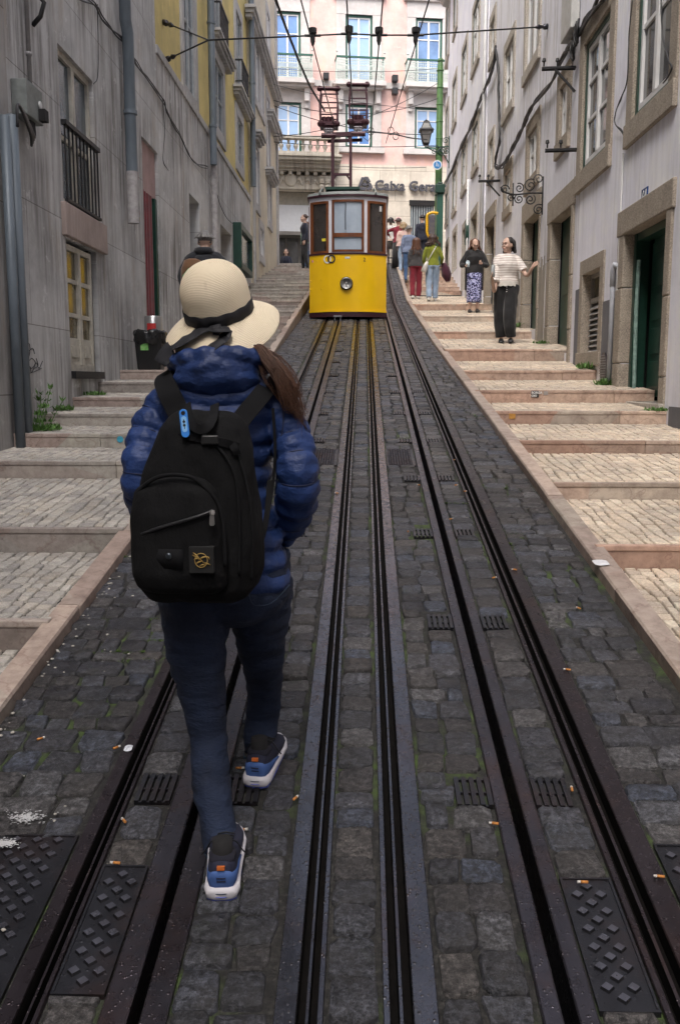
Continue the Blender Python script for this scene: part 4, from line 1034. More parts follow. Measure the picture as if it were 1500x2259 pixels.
# window frames and glass
for i, h in enumerate(hw):
    a, b, c, d = h; fr = .045
    f = MB()
    def fb(u0, u1, v0, v1): 
        n = 4; 
        for q in range(n): x0 = u0 + (u1-u0)*q/n; x1 = u0 + (u1-u0)*(q+1)/n; sbox(f, PT, x0, x1, v0, v1, -.05, .014)
    fb(a, a+fr, c, d); fb(b-fr, b, c, d); fb(a+fr, b-fr, c, c+fr); fb(a+fr, b-fr, d-fr, d)
    if i == 0: zt_ = tz(519); fb(a+fr, b-fr, zt_-.04, zt_+.04)
    w = f.build("window_frame", m_wood, tram)
    g = MB(); n = 5
    for q in range(n): x0 = a+fr + (b-a-2*fr)*q/n; x1 = a+fr + (b-a-2*fr)*(q+1)/n; g.quad(PT(x0,c+fr,-.02), PT(x1,c+fr,-.02), PT(x1,d-fr,-.02), PT(x0,d-fr,-.02))
    g.build("pane", g_tl if i == 0 else g_td, w)
    if i == 0:
        wp = MB(); wp.tube([PT(-.04, d-.06, -.005), PT(-.05, d - .35, .01), PT(-.045, zt_+.1, .012)], .009, 5); wp.build("wiper", m_black, w)
    if i == 1:
        q = MB(); sbox(q, PT, -.535, -.46, tz(531), tz(525), -.018, -.010); q.build("notice", M_("yellow_notice", (.8,.7,.05), .6), w)
    if i == 2:
        q = MB(); sbox(q, PT, .655, .70, tz(464), tz(452), -.018, -.010); q.build("notice", m_wfr, w)
for s_ in (-1, 1):
    for a, b, c, d in shs:
        P = lambda u, v, d_: (TC + s_ * (HW + d_), u, v); window(P, (a, b, c, d), tram, m_wood, g_td, .0, .05, 1, ())
# roof
m = MB(); rs = []
n = 28
def outline(k, z, dd):
    pts = [(TC - (HW + dd), TB)] + [PT(-HW + 2*HW*i/n, 0, dd)[:2] for i in range(n+1)] + [(TC + HW + dd, TB)]
    cx, cy = TC, TB
    return [(cx + (x - cx)*k, cy + (y - cy)*k, z) for x, y in pts]
for k, z, dd in ((1, zA + .02, .045), (.99, zA + .07, .04), (.95, zR_ - .05, .03), (.88, zR_ - .012, .0), (.7, zR_ + .012, 0), (.3, zR_ + .03, 0)): rs.append(outline(k, z, dd))
m.rings(rs); rf = m.build("roof", m_tgr, tram, angle=35)
for xx in (-.57, .57):
    t = MB(); t.tube([(TC + xx, yf(xx) - .055, zA + .03), (TC + xx, yf(xx) - .03, zR_ - .06), (TC + xx*.93, yf(xx) + .12, zR_ + .03), (TC + xx*.9, TB, zR_ + .05)], .018, 6); t.build("roof_rib", m_tgr, rf, smooth=True)
m = MB(); m.box(TC - .47, TY + .35, zR_ + .035, TC + .24, TB, zR_ + .09); m.build("roof_board", m_dkg, rf)
# number, emblem, headlight, rivets, coupler
Mt = Matrix(((1,0,0,0),(0,0,-1,0),(0,1,0,0),(0,0,0,1)))
def onface(x, y, d=.006): u = (x - 766.5)/104.2; return Vector(PT(u, tz(y), d)), u
p, u = onface(799.5, 577); sl2 = math.atan2(yf(u+.01) - yf(u-.01), .02)
M2 = Matrix.Translation(p) @ Matrix.Rotation(sl2, 4, 'Z') @ Mt
put_text("2", .11, M2, "fleet_number", m_black, yb, .004, .001)
for x, col, nm in ((723.5, (.75,.72,.62), "emblem_ring"), (732, (.02,.02,.025), "emblem_ring")):
    p, u = onface(x, 571.5); sl2 = math.atan2(yf(u+.01) - yf(u-.01), .02); m = MB(); n = 28
    M2 = Matrix.Translation(p) @ Matrix.Rotation(sl2, 4, 'Z') @ Mt; z = .004 if x < 730 else .008
    rs = [[M2 @ Vector((r_*math.cos(2*PI*j/n), r_*math.sin(2*PI*j/n), zz)) for j in range(n)] for r_, zz in ((.058, 0), (.058, z), (.084, z), (.084, 0))]
    m.rings(rs, cap=False); m.build(nm, M_("emblem_paint", col, .4, var=.05), yb)
p, u = onface(764, 626, 0); 
m = MB(); m.lathe([(.10, -.0), (.132, -.0), (.132, -.045), (.118, -.06), (.106, -.05), (.10, -.02)], p, 28, 'y'); hl_ = m.build("headlight", m_black, tram, angle=40)
m = MB(); m.lathe([(.118, -.058), (.112, -.068), (.100, -.066), (.098, -.05)], p, 28, 'y'); m.build("chrome_rim", m_chr, hl_, smooth=True)
m = MB(); m.lathe([(.0, -.020), (.05, -.028), (.10, -.052), (.10, -.045)], p, 24, 'y'); m.build("lens", glass("headlight_lens", (.10,.11,.11), .25, (.02,.02,.02)), hl_, smooth=True)
m = MB(); m.ball((p.x + .0, p.y - .05, p.z - .02), (.022, .02, .05), 8, 6); m.build("bulb", m_chr, hl_, smooth=True)
m = MB()
for x, y in ((686, 617), (709, 617), (686, 637), (709, 637), (700, 575), (716, 572)): q, _ = onface(x, y, .0); m.ball(q, (.014, .014, .014), 8, 6)
m.build("rivets", m_yel, yb, smooth=True)
p, _ = onface(691, 573.5, .0); m = MB(); m.lathe([(0, -.006), (.026, -.006), (.026, 0)], p, 14, 'y'); m.build("round_sticker", M_("red_white_sticker", (.6,.2,.18), .5), yb)
p, _ = onface(766, 569, .004); m = MB(); m.box(p.x - .05, p.y - .002, p.z - .02, p.x + .05, p.y + .02, p.z + .02); m.build("maker_plate", M_("pale_plate", (.55,.6,.6), .4), yb)
m = MB(); c0 = Vector((onY(745, 695, TY).x, TY - .02, zB)); 
m.box(c0.x - .085, c0.y - .1, c0.z - .01, c0.x + .085, c0.y + .1, c0.z + .02)
for s_ in (-1, 1): m.bar(c0 + Vector((s_*.06, -.06, 0)), c0 + Vector((s_*.06, -.06, -.2)), .018)
m.bar(c0 + Vector((-.06, -.06, -.19)), c0 + Vector((.06, -.06, -.19)), .018); m.build("coupler", M_("grey_steel", (.35,.34,.36), .35, .8), tram)
m = MB(); m.box(TC - .74, TY + .5, gz(TY + .5) + .02, TC + .74, TB, zB + .05); m.build("underframe", m_black, tram)
wh = MB(); 
for x in (-.79, -.14):
    q = MB(); q.lathe([(.0, -.05), (.2, -.05), (.2, .0), (.23, .0), (.23, .03), (.0, .03)], (x, TY + .75, gz(TY + .75) + .2), 20, 'x'); q.build("wheel", m_iron, tram, angle=40)
# the two stepped compartments behind
for k in (1, 2):
    y0 = TB + (k-1)*2.2 + .004; y1 = y0 + 2.19; dz = .36 * k
    c = thing("x", (0,0,0)); bpy.data.objects.remove(c)
    m = MB(); m.box(TC - HW, y0, zM + dz - .1, TC + HW, y1, zY1 + dz); yb2 = m.build("rear_body_panel", m_yel, tram)
    m = MB(); m.box(TC - HW + .003, y0 + .002, zY1 + dz + .001, TC + HW - .003, y1 - .002, zA + dz); up_ = m.build("rear_upper_body", m_tw, tram)
    for s_ in (-1, 1):
        for j in range(3):
            P = lambda u, v, d_: (TC + s_ * (HW - .003 + d_), u, v); a = y0 + .12 + j*.68; window(P, (a, a + .58, tz(545) + dz, tz(448) + dz), up_, m_wood, g_td, -.02, .045, 1, ())
    m = MB(); m.rings([[(TC + math.cos(q*PI/10)*(HW + .04), y, zA + dz + .002 + .2*math.sin(q*PI/10)) for q in range(11)] for y in (y0, y1)]); m.build("rear_roof", m_tgr, tram, angle=40)
# current collector towers on the roof
m_mr = M_("maroon_steel", (.06,.018,.028), .5, .3, var=.3, scale=10)
YC = 20.3
def C(x, y, dy=0): v = onY(x, y, YC); return Vector((v.x, v.y + dy, v.z))
m = MB()
for x in (733.5, 773.5):
    m.bar(C(x, 412), C(x, 291), .06); m.bar(C(x, 405, .5), C(x, 291, .5), .05); m.bar(C(x, 291), C(x, 291, .5), .04)
m.bar(C(720, 297), C(799, 294), .085); m.bar(C(720, 297, .5), C(799, 294, .5), .06); m.bar(C(733, 384), C(773, 384), .05)
for sx, x in ((1, 733.5), (-1, 773.5)): m.bar(C(x, 398), C(x + sx*9, 385), .035); m.bar(C(x, 310), C(x + sx*7, 298), .035)
m.build("collector_frame", m_mr, tram)
for xl, xr, yt, yb_, xa in ((704, 746, 194, 272, (705, 750)), (769, 811, 185, 268, (766, 813))):
    xm = (xl + xr)/2; t = MB()
    for dy in (0, .38):
        t.bar(C(xl + 3, yb_, dy), C(xl + 1, yt + 30, dy), .035); t.bar(C(xl + 1, yt + 30, dy), C(xl + 5, yt, dy), .03)
        t.bar(C(xr - 3, yb_, dy), C(xr - 1, yt + 30, dy), .035); t.bar(C(xr - 1, yt + 30, dy), C(xr - 5, yt, dy), .03)
        for yy in (yt, yt + 31, yt + 57): t.bar(C(xl, yy, dy), C(xr, yy, dy), .025)
    for x in (xl + 2, xr - 2):
        for yy in (yt, yt + 57, yb_): t.bar(C(x, yy), C(x, yy, .38), .022)
    tw = t.build("collector_tower", m_mr, tram)
    t = MB(); 
    for dy in (-.03, .05): t.tube([C(xl - 2, yt, dy), C(xr + 2, yt + 1, dy)], .028, 8)
    for x in (xl + 1, xr - 1): t.ball(C(x, yt), .06, 8, 6)
    t.build("contact_bow", m_mr, tw)
    t = MB(); t.box(*(C(xl + 1, yb_ + 4) + Vector((0, -.05, 0))), *(C(xr - 1, yb_ - 4) + Vector((0, .4, 0))))
    t.add([C(xl + 8, yb_ + 5), C(xr - 8, yb_ + 5), C(xm + 5, yb_ + 12), C(xm - 5, yb_ + 12), C(xl + 8, yb_ + 5, .3), C(xr - 8, yb_ + 5, .3), C(xm + 5, yb_ + 12, .3), C(xm - 5, yb_ + 12, .3)], [(0,1,2,3),(7,6,5,4),(0,4,5,1),(1,5,6,2),(2,6,7,3),(3,7,4,0)])
    for x in (xl + 3, xl + 10, xr - 10, xr - 3): t.ball(C(x, yb_), .07, 8, 6)
    for x in (xm - 9, xm, xm + 9): t.tube([C(x, yb_), C(x - 2, yb_ - 15)], .045, 8)
    t.build("collector_cradle", m_mr, tw)
    t = MB()
    for x in (xm - 6, xm, xm + 6):
        for q in range(3): t.lathe([(.03, 0), (.055, .02), (.03, .04)], C(x, yb_ + 24 - q*5), 10)
    t.build("insulator", M_("grey_porcelain", (.35,.33,.36), .2), tw, smooth=True)
    t = MB(); t.tube([C(xm - 16, yb_ + 26), C(xm + 16, yb_ + 26)], .055, 8); t.build("tower_foot", m_mr, tw)
# ================================================= OVERHEAD LINES
m_wire = M_("black_wire", (.02,.02,.022), .5, bmp=0)
def wire(pts, r, label, name="overhead_wire", cat="wire", group="overhead wires", sag=0, extra=None):
    P = [Vector(p) for p in pts]
    if sag and len(P) == 2:
        a, b = P; P = [a.lerp(b, i/14) - Vector((0, 0, sag*4*(i/14)*(1-i/14))) for i in range(15)]
    m = MB(); m.tube(P, r, 6)
    if extra: extra(m)
    return tag(m.build(name, m_wire, None, smooth=True), label, cat, group)
YS_ = 14.2
aL1, aL2 = onX(363, 48, XL), onX(368, 130, XL); jL = onY(460, 87, YS_ - .1); aR = onX(1207, 57, XR)
span = thing("span_wire", tuple(jL), "span wire strung across the street with four clamps, forked at the yellow wall", "span wire")
m = MB(); m.tube([aL1, jL], .012, 6); m.tube([aL2, jL], .012, 6)
mid = [onY(690, 77, YS_), onY(770, 73, YS_), onY(836, 76, YS_), onY(917, 76, YS_)]
m.tube([jL] + mid + [aR], .012, 6); m.build("cable", m_wire, span, smooth=True)
for a, b_ in ((aL1, jL), (aL2, jL), (aR, mid[3])):
    d = (b_ - a).normalized(); m = MB(); m.tube([a - d*.02, a + d*.06, a + d*.07, a + d*.16, a + d*.17, a + d*.25], [.045, .045, .02, .03, .04, .015], 8); m.build("anchor_hook", m_iron, span, smooth=True)
for p in mid:
    m = MB(); m.tube([p + Vector((0,0,.10)), p + Vector((0,0,.03))], .06, 8); m.tube([p + Vector((0,0,.02)), p - Vector((0,0,.08)), p - Vector((0,0,.14))], [.035,.035,.015], 8); m.tube([p - Vector((.12,0,0)), p + Vector((.12,0,0))], .02, 8); m.build("insulator_clamp", m_black, span)
dn = lambda p: p - Vector((0, 0, .13))
def up_hill(p, Y, x=None, y=None): return onY(x, y, Y)
ctl = [(mid[0], onY(737, 275, 20.3), "leftmost contact wire, running to the left collector tower"), (mid[1], onY(779, 262, 20.3), "second contact wire, running to the right collector tower"),
       (mid[2], onY(815, 330, 26), "third contact wire, between the right collector and the street lamp"), (mid[3], onY(851, 315, 28), "rightmost contact wire, crossing the pink wall towards the lamp")]
for p, q, lb in ctl:
    d = (dn(p) - q); wire([dn(p) + d * (20 / d.length), dn(p), q], .010, lb, "contact_wire", "wire", "contact wires above the tracks")
wire([onY(600, -25, 13.5), onY(631, 60, 15.5), onY(660, 135, 17), onY(683, 188, 18.5), onY(716, 243, 20.5)], .022, "thick twisted cable slanting down to the left collector tower", "feeder_cable", "cable", None)
for a, b_, sg, lb in (((604, 185, 30), (966, 240, 32), .15, "thin wire sagging from the left house to upper green pole"), ((604, 232, 30), (950, 295, 31.5), .25, "wire from the left house passing above the lantern"),
      ((604, 292, 30), (770, 292, 22), .1, "wire level with the collector crossbar, on its left"), ((604, 312, 30), (966, 319, 32), .1, "wire crossing just above the stone balustrade"),
      ((604, 300, 30), (966, 182, 32), .35, "wire rising to the top of the green pole"), ((742, 365, 38), (940, 368, 37), .05, "wire running close above the bank lettering"), ((604, 150, 30), (966, 150, 32), .1, "thin wire crossing in front of the iron balconies"),
      ((604, 220, 30), (966, 216, 32), .45, "wire sagging in front of the lower windows")):
    wire([onY(*a), onY(*b_)], .008 if 'thin' in lb else .011, lb, sag=sg)
def coil(m):
    for x, y in ((862, 287), (873, 298), (818, 288)):
        c = onY(x, y, 28); m.tube([c + Vector((.09*math.cos(q*.7), .03*q/9, .11*math.sin(q*.7))) for q in range(19)], .009, 5)
wire(curve_pts([onY(799, 290, 20.8), onY(830, 291, 24), onY(870, 295, 28), onY(905, 303, 30), onY(942, 307, 31.4)], 6), .020, "heavy cable with loops from collector crossbar to the street lamp", "feeder_cable", "cable", None, extra=coil)
# overhead cable from tram spreader
wire([onY(789, 291, 24), onY(812, 311, 24.5), onY(823, 288, 25)], .008, "short v-shaped stay wire right of the collector frame")
# ================================================= GREEN POLE, LAMP, SIGN, CABINET
YP = 32.6
m_pole = M_("weathered_green_pole", (.10,.22,.06), .5, .1, var=.4, scale=5, c2=(.05,.12,.05))
pl = thing("green_pole", (onY(969, 600, YP).x, YP, ZT), "tall weathered green pole with bands at the corner of the right houses", "pole")
px_ = onY(969, 300, YP).x; zt = onY(969, 136, YP).z
m = MB(); m.tube([(px_, YP, ZT), (px_, YP, ZT + 3), (px_, YP, zt - .1), (px_, YP, zt)], [.13, .12, .10, .08], 12); m.build("shaft", m_pole, pl, angle=40)
for k in range(9): z = zt - .3 - k*.55; m = MB(); m.lathe([(.108, z), (.125, z + .02), (.125, z + .05), (.108, z + .07)], (px_, YP, 0), 12); m.build("collar", m_pole, pl)
m = MB(); m.ball((px_, YP, zt + .05), (.11, .11, .09), 10, 6); m.build("cap", m_pole, pl, smooth=True)
lam = thing("street_lamp", (px_ + .1, YP - .1, onY(960, 330, YP).z), "old four-sided glass lantern on scrolled iron arm by the green pole", "street lamp")
lc = onY(940, 292, YP - .15); lz = lambda y: onY(940, y, YP - .15).z
def frus(m, c, z0, z1, a, b_): m.rings([[(c.x + s*a, c.y + t*a, z0) for s, t in ((-1,-1),(1,-1),(1,1),(-1,1))], [(c.x + s*b_, c.y + t*b_, z1) for s, t in ((-1,-1),(1,-1),(1,1),(-1,1))]])
m = MB(); frus(m, lc, lz(316), lz(287), .10, .19); m.build("lantern_glass", M_("milky_lamp_glass", (.22,.21,.20), .25, var=.3, scale=5), lam)
m = MB(); frus(m, lc, lz(285), lz(270), .18, .09); m.build("lantern_hood", M_("hood_glass", (.16,.16,.15), .3), lam)
m = MB(); frus(m, lc, lz(288), lz(284), .25, .21); frus(m, lc, lz(270), lz(267), .11, .09); frus(m, lc, lz(320), lz(315), .07, .12); m.lathe([(.06, lz(267)), (.07, lz(265)), (.02, lz(263)), (.0, lz(261))], (lc.x, lc.y, 0), 8)
for s, t in ((-1,-1),(1,-1),(1,1),(-1,1)): m.bar((lc.x + s*.10, lc.y + t*.10, lz(316)), (lc.x + s*.19, lc.y + t*.19, lz(287)), .022); m.bar((lc.x + s*.18, lc.y + t*.18, lz(285)), (lc.x + s*.09, lc.y + t*.09, lz(270)), .022)
m.build("lantern_frame", m_black, lam)
def spiral(c, r0, turns, sgn=1, a0=0, n=20, k=.85): return [c + Vector((math.cos(a0 + sgn*2*PI*turns*i/n) * r0 * (1 - k*i/n), 0, math.sin(a0 + sgn*2*PI*turns*i/n) * r0 * (1 - k*i/n))) for i in range(n+1)]
m = MB(); z = lz(323); xw = XR - .02; y = YP - .15
m.bar((lc.x - .05, y, z), (xw, y, z), .035); m.tube(curve_pts([Vector((lc.x, y, z)), Vector((lc.x + .35, y, z - .16)), Vector((xw - .3, y, z - .1)), Vector((xw, y, z - .55))], 6), .02, 6)
for cx, r_ in ((lc.x + .28, .10), (lc.x + .5, .13), (xw - .25, .16), (xw - .1, .12)): m.tube(spiral(Vector((cx, y, z - .16)), r_, 1.6), .013, 5)
m.bar((xw, y, z - .7), (xw, y, z + .35), .04); m.tube(spiral(Vector((xw - .12, y, z + .2)), .12, 1.5), .014, 5)
m.build("scrolled_arm", m_dkg, lam)
sgn = thing("round_sign", tuple(onY(964.5, 363, YP - .35)), "round blue and white sign of an adult leading a child on the green pole", "sign")
c = onY(964.5, 363, YP - .35); m = MB(); m.lathe([(0, -.02), (.155, -.02), (.16, 0), (0, .02)], c, 28, 'y'); m.build("white_rim", M_("sign_white", (.75,.78,.8), .4, var=.05), sgn, angle=40)
m = MB(); m.lathe([(0, -.027), (.122, -.027), (.122, -.02)], c, 28, 'y'); m.build("blue_disc", M_("sign_blue", (.02,.20,.50), .4, var=.05), sgn, angle=40)
m = MB()
def fig(x, z, s):
    q = c + Vector((x, -.032, z)); m.lathe([(0, -.003), (.014*s, -.003), (.014*s, .004)], q + Vector((0, 0, .055*s)), 10, 'y')
    for (a, b_, w_) in (((0, .035), (0, -.01), .022), ((0, -.01), (-.018, -.06), .011), ((0, -.01), (.02, -.058), .011), ((0, .03), (.034, .0), .009)): m.bar(q + Vector((a[0]*s, 0, a[1]*s)), q + Vector((b_[0]*s, 0, b_[1]*s)), w_*s, .006, up=(0,1,0))
fig(-.025, .02, 1.15); fig(.04, -.02, .75); m.build("pictogram", bpy.data.materials["sign_white"], sgn)
cb = thing("green_cabinet", (onY(968, 600, 32).x, 32, ZT), "dark green street cabinet with wider cap at the top right of the stairs", "cabinet")
a = onY(960, 600, 32.0); b_ = onY(978, 410, 32.0)
m = MB(); m.box(a.x + .02, 31.9, ZT - .3, b_.x, 32.3, b_.z - .25); m.build("casing", m_gfr, cb, bevel=.02)
m = MB(); m.box(a.x - .05, 31.8, b_.z - .25, b_.x + .04, 32.4, b_.z + .05); m.box(a.x + .03, 31.85, b_.z + .051, b_.x - .03, 32.35, b_.z + .12); m.build("cap", m_dkg, cb, bevel=.03)
ad = thing("yellow_framed_panel", tuple(onY(953, 525, 31.6)), "dark advertising panel held in a bent yellow tube frame beside the green cabinet", "panel")
yq = 31.6; Q = lambda x, y: onY(x, y, yq)
m = MB(); m.tube(curve_pts([Q(966, 470), Q(954, 468), Q(944, 472), Q(942, 480), Q(942, 500), Q(942, 512), Q(947, 522), Q(956, 526), Q(966, 524)], 4), .045, 8); m.build("tube_frame", M_("signal_yellow", (.75,.42,.01), .4, var=.1), ad, smooth=True)
a = Q(945, 517); b_ = Q(960, 474); m = MB(); m.box(a.x, yq - .08, a.z, b_.x, yq + .08, b_.z); m.build("panel", M_("dark_poster", (.05,.05,.08), .3, c2=(.14,.12,.10), scale=9), ad, bevel=.02)
# railing at the top of the steps
rl = MB(); xr = [onY(x, 600, 33).x for x in (855, 868)]; z0 = ZT - .1; z1 = onY(860, 532, 33).z
for x in np.linspace(xr[0], xr[1], 5): rl.bar((x, 33, z0), (x, 33, z1), .03)
rl.bar((xr[0], 33, z1), (xr[1], 33, z1), .05); rl.bar((xr[0], 33, z0 + .2), (xr[1], 33, z0 + .2), .04); rl.bar((xr[1], 33, z0), (xr[1], 33, z1 + .08), .09)
tag(rl.build("railing", m_black), "short dark iron railing at the top of the track beside the tram", "railing")
# ================================================= RIGHT WALL FITTINGS
def bundle(pxs, X, label, r=.014, n=4, jit=.03, name="cable_bundle"):
    base = curve_pts([onX(x, y, X) for x, y in pxs], 8); m = MB(); rr = random.Random(len(pxs))
    for k in range(n):
        ph = rr.random()*6; f = 1 + rr.random()
        m.tube([p + Vector((-abs(math.sin(i*.23*f + ph))*jit*.5, math.sin(i*.31*f + ph)*jit*.5, math.sin(i*.19*f + ph*2)*jit)) for i, p in enumerate(base)], r*(.7 + .6*rr.random()), 5)
    return tag(m.build(name, m_wire, None, smooth=True), label, "cables", "cable bundles on the house walls")
c5 = lambda pts: [(960 + x*.36, y*.36) for x, y in pts]
bundle(c5([(1060,-60),(1000,20),(940,110),(880,200),(820,300),(780,370),(720,480),(640,600),(580,690),(540,780),(480,900),(440,980),(405,1025),(380,1020),(370,990),(385,930),(400,840),(395,700),(393,560),(390,430),(375,300)]), XR - .05, "thick black cable bundle sagging below the cross arm on the white wall", .016, 5, .045)
bundle(c5([(375,290),(360,400),(340,470),(300,560),(268,640),(235,730),(200,820),(150,920),(100,1050),(50,1145)]), XR - .05, "black cable bundle running down to the far end of the white houses", .018, 4, .05)
bundle(c5([(1210,0),(1190,200),(1180,470),(1140,600),(1105,700),(1105,750),(1150,810),(1162,860)]), XR - .03, "thin loose cable hanging between the two largest windows", .008, 2, .01)
bundle(c5([(1385,0),(1395,200),(1430,360),(1450,420),(1400,500)]), XR - .04, "thin cable looping across the nearest right window", .007, 1, .01)
# coil of cable and box
bx = thing("junction_box", tuple(onX(1268, 58, XR)), "pale junction box with black cable coils high on the white wall", "junction box")
a = onX(1278, 58, XR); b_ = onX(1258, 0, XR); m = MB(); sbox(m, PR, a.y, b_.y, a.z, a.z + .75, 0, .12); m.build("casing", M_("pale_grey_box", (.5,.5,.48), .5), bx, bevel=.01)
m = MB()
for k in range(9):
    c = onX(1274 - k*1.4, 62 + k*6, XR - .08); m.tube([c + Vector((.02*math.sin(q+k), .05*math.cos(q*.7), .13*math.sin(q*.7))) for q in range(11)], .014, 5)
m.build("cable_coil", m_wire, bx, smooth=True)
def crossarm(xw, yw, L, label, strut=True):
    p = onX(xw, yw, XR); m = MB(); m.bar(p, p + Vector((-L, 0, -.01)), .045, .03); m.bar(p + Vector((0, .03, 0)), p + Vector((-L, .03, -.01)), .02, .05)
    if strut: m.bar(p + Vector((0, 0, -.32)), p + Vector((-L*.62, 0, -.02)), .03)
    for f in (.55, .95): q = p + Vector((-L*f, 0, .02)); m.tube([q, q + Vector((0,0,.05)), q + Vector((0,0,.06)), q + Vector((0,0,.10))], [.012,.012,.03,.02], 8)
    tag(m.build("cross_arm", m_black), label, "bracket", "iron cross arms on the right wall")
crossarm(1270, 147, .46, "black iron cross arm with diagonal strut high on the white wall"); crossarm(1277, 328, .45, "dark green cross arm without strut beside the small granite window", False); crossarm(1103, 397, .46, "farthest iron cross arm, above the scroll bracket's left end")
pw = onX(1197, 425, XR); sb = MB(); V = lambda x, z: Vector((pw.x - x, pw.y, pw.z + z))
sb.tube(curve_pts([V(0, .0), V(.2, .0), V(.45, -.02), V(.62, .02), V(.68, .10)], 5), .014, 6); sb.bar(V(.48, .16), V(.48, -.2), .02); sb.bar(V(0,.26), V(0,-.34), .02)
for c, r_, t, s_, a0 in ((V(.62,.06), .08, 1.5, 1, 0), (V(.38,.08), .08, 1.6, -1, 2), (V(.38,-.09), .08, 1.6, 1, 2), (V(.2,.12), .11, 1.6, 1, 1), (V(.2,-.10), .09, 1.6, -1, 1), (V(.07,.22), .09, 1.5, -1, 4), (V(.06,-.26), .09, 1.7, 1, 1), (V(.52,-.06), .06, 1.4, -1, 0)): sb.tube(spiral(c, r_, t, s_, a0), .010, 5)
tag(sb.build("scroll_bracket", m_black, smooth=True), "ornate wrought iron scroll bracket sticking out above the stone doorway", "bracket")
# number plates
def plate(px0, px1, py0, txt, label, hgt=.17, size=.15):
    a = onX(px1, py0, XR); b_ = onX(px0, py0, XR); w = b_.y - a.y; r_ = thing("house_number", tuple(a), label, "number plate"); zt = a.z
    m = MB(); sbox(m, PR, a.y, b_.y, zt - hgt, zt, .0, .012); m.build("plate", M_("enamel_blue", (.02,.06,.20), .25, var=.1), r_, bevel=.004)
    M2 = Matrix(((0,0,-1,XR - .014),(-1,0,0,b_.y - w*.14),(0,1,0,zt - hgt*.84),(0,0,0,1))); put_text(txt, size, M2, "digits", m_wfr, r_, .004, .003, .9)
plate(1418, 1431, 409, "64", "small blue enamel number 64 plate above the green doorway", .17, .17)
m = MB(); p = onX(1034, 512, XR); m.lathe([(0, -.1), (.2, -.1), (.2, 0)], (XR + .0, p.y, p.z), 16, 'x', (1, 1.7)); tag(m.build("oval_sign", m_dkg), "oval dark green sign on the far white house between doors", "sign")
# ================================================= LEFT WALL FITTINGS
eb = thing("meter_box", tuple(onX(50, 256, XL)), "grey electric meter box with open bottom and black cables on the left wall", "meter box")
a = onX(26, 250, XL); b_ = onX(62, 250, XL); zt = onX(26, 174, XL).z; m = MB(); sbox(m, PL, a.y, b_.y, a.z, zt, 0, .14); m.build("casing", M_("dirty_grey_box", (.22,.24,.23), .6, var=.4, scale=9), eb, bevel=.008)
m = MB(); sbox(m, PL, b_.y - .13, b_.y - .03, a.z + .02, a.z + .12, .14, .20); m.build("breaker", m_dark, eb); m = MB(); c = PL(b_.y - .10, zt - .14, .145); m.lathe([(.035, 0), (.035, .012), (.02, .014)], c, 12, 'x'); m.build("dial", m_wfr, eb)
m = MB(); 
for k in range(4): m.tube(curve_pts([PL(b_.y - .12 - k*.03, a.z + .03, .09), PL(b_.y - .14 - k*.03, a.z - .13 - .03*k, .10), PL(a.y - .02, a.z - .10 - .02*k, .16), PL(A1 - .12, a.z - .03, .2), PL(A1 - .16, a.z - .22, .2)], 5), .013, 6)
m.build("cable", m_wire, eb, smooth=True)
m = MB(); y = onX(50, 90, XL).y; m.tube([PL(y, zt, .05), PL(y, Zt, .05)], .022, 8)
for k in range(6): z = zt + .3 + k*1.2; m.lathe([(.03, 0), (.03, .03)], PL(y, z, .05), 8)
m.build("conduit", M_("grey_conduit", (.30,.29,.29), .6), eb, smooth=True)
c1 = lambda pts: [(x*.4133, y*.4133) for x, y in pts]
bundle(c1([(420,-20),(500,15),(560,100),(640,190),(700,290),(760,370),(870,530),(900,600),(960,720),(1010,820),(1060,870),(1110,895)]), XL + .04, "black cables sagging along the grey stone wall under the yellow storeys", .008, 3, .03)
bundle(c1([(520,20),(524,200),(522,400),(500,445)]), XL + .03, "single cable dropping to the barred window", .006, 1, .0)
bundle(c1([(870,530),(880,700),(872,850),(900,910)]), XL + .03, "thin cable dropping beside the pink panel", .005, 2, .01)
bundle(c1([(1150,1000),(1175,1090),(1210,1160),(1245,1195)]), XL + .04, "cable curving down to the green display case", .008, 1, .0)
ds = thing("display_case", tuple(onX(528, 590, XL)), "green framed glass display case mounted on the left wall", "display case")
a = onX(515, 590, XL); b_ = onX(541, 590, XL); z0 = a.z; z1 = onX(515, 491, XL).z; m = MB()
sbox(m, PL, a.y, a.y + .12, z0, z1, 0, .2); sbox(m, PL, b_.y - .12, b_.y, z0, z1, 0, .2); sbox(m, PL, a.y + .12, b_.y - .12, z1 - .14, z1, 0, .2); sbox(m, PL, a.y + .12, b_.y - .12, z0, z0 + .14, 0, .2); m.build("frame", m_dkg, ds, bevel=.01)
m = MB(); sbox(m, PL, a.y + .12, b_.y - .12, z0 + .14, z1 - .14, .05, .12); m.build("glass_front", g_blue, ds)
# hook on the wall
hk = onX(66, 25, XL); m = MB(); m.tube([hk + Vector((0, .05, -.1)), hk + Vector((.08, .05, -.02)), hk + Vector((.12, .05, .1)), hk + Vector((.05, .05, .18)), hk + Vector((0, .05, .18))], .022, 6); tag(m.build("wall_hook", m_black, smooth=True), "bent black iron hook high on the left wall above the meter box", "hook")
gf = MB(); G = lambda x, y: onX(x, y, XL + .004)
for pts in ([(56,770),(64,757),(66,775),(60,798),(52,792),(60,778),(72,768),(76,780)], [(62,800),(70,790),(78,800),(70,812),(64,806)], [(80,790),(84,806),(76,812)], [(58,815),(66,808),(70,822),(80,800),(86,812),(94,796)], [(55,826),(74,820),(92,812)]): gf.tube(curve_pts([G(*p) for p in pts], 5), .0035, 4)
tag(gf.build("graffiti_scribble", M_("graffiti_ink", (.05,.05,.055), .8), None), "thin dark graffiti scribble low on the left stone wall beside the glazed door", "graffiti")
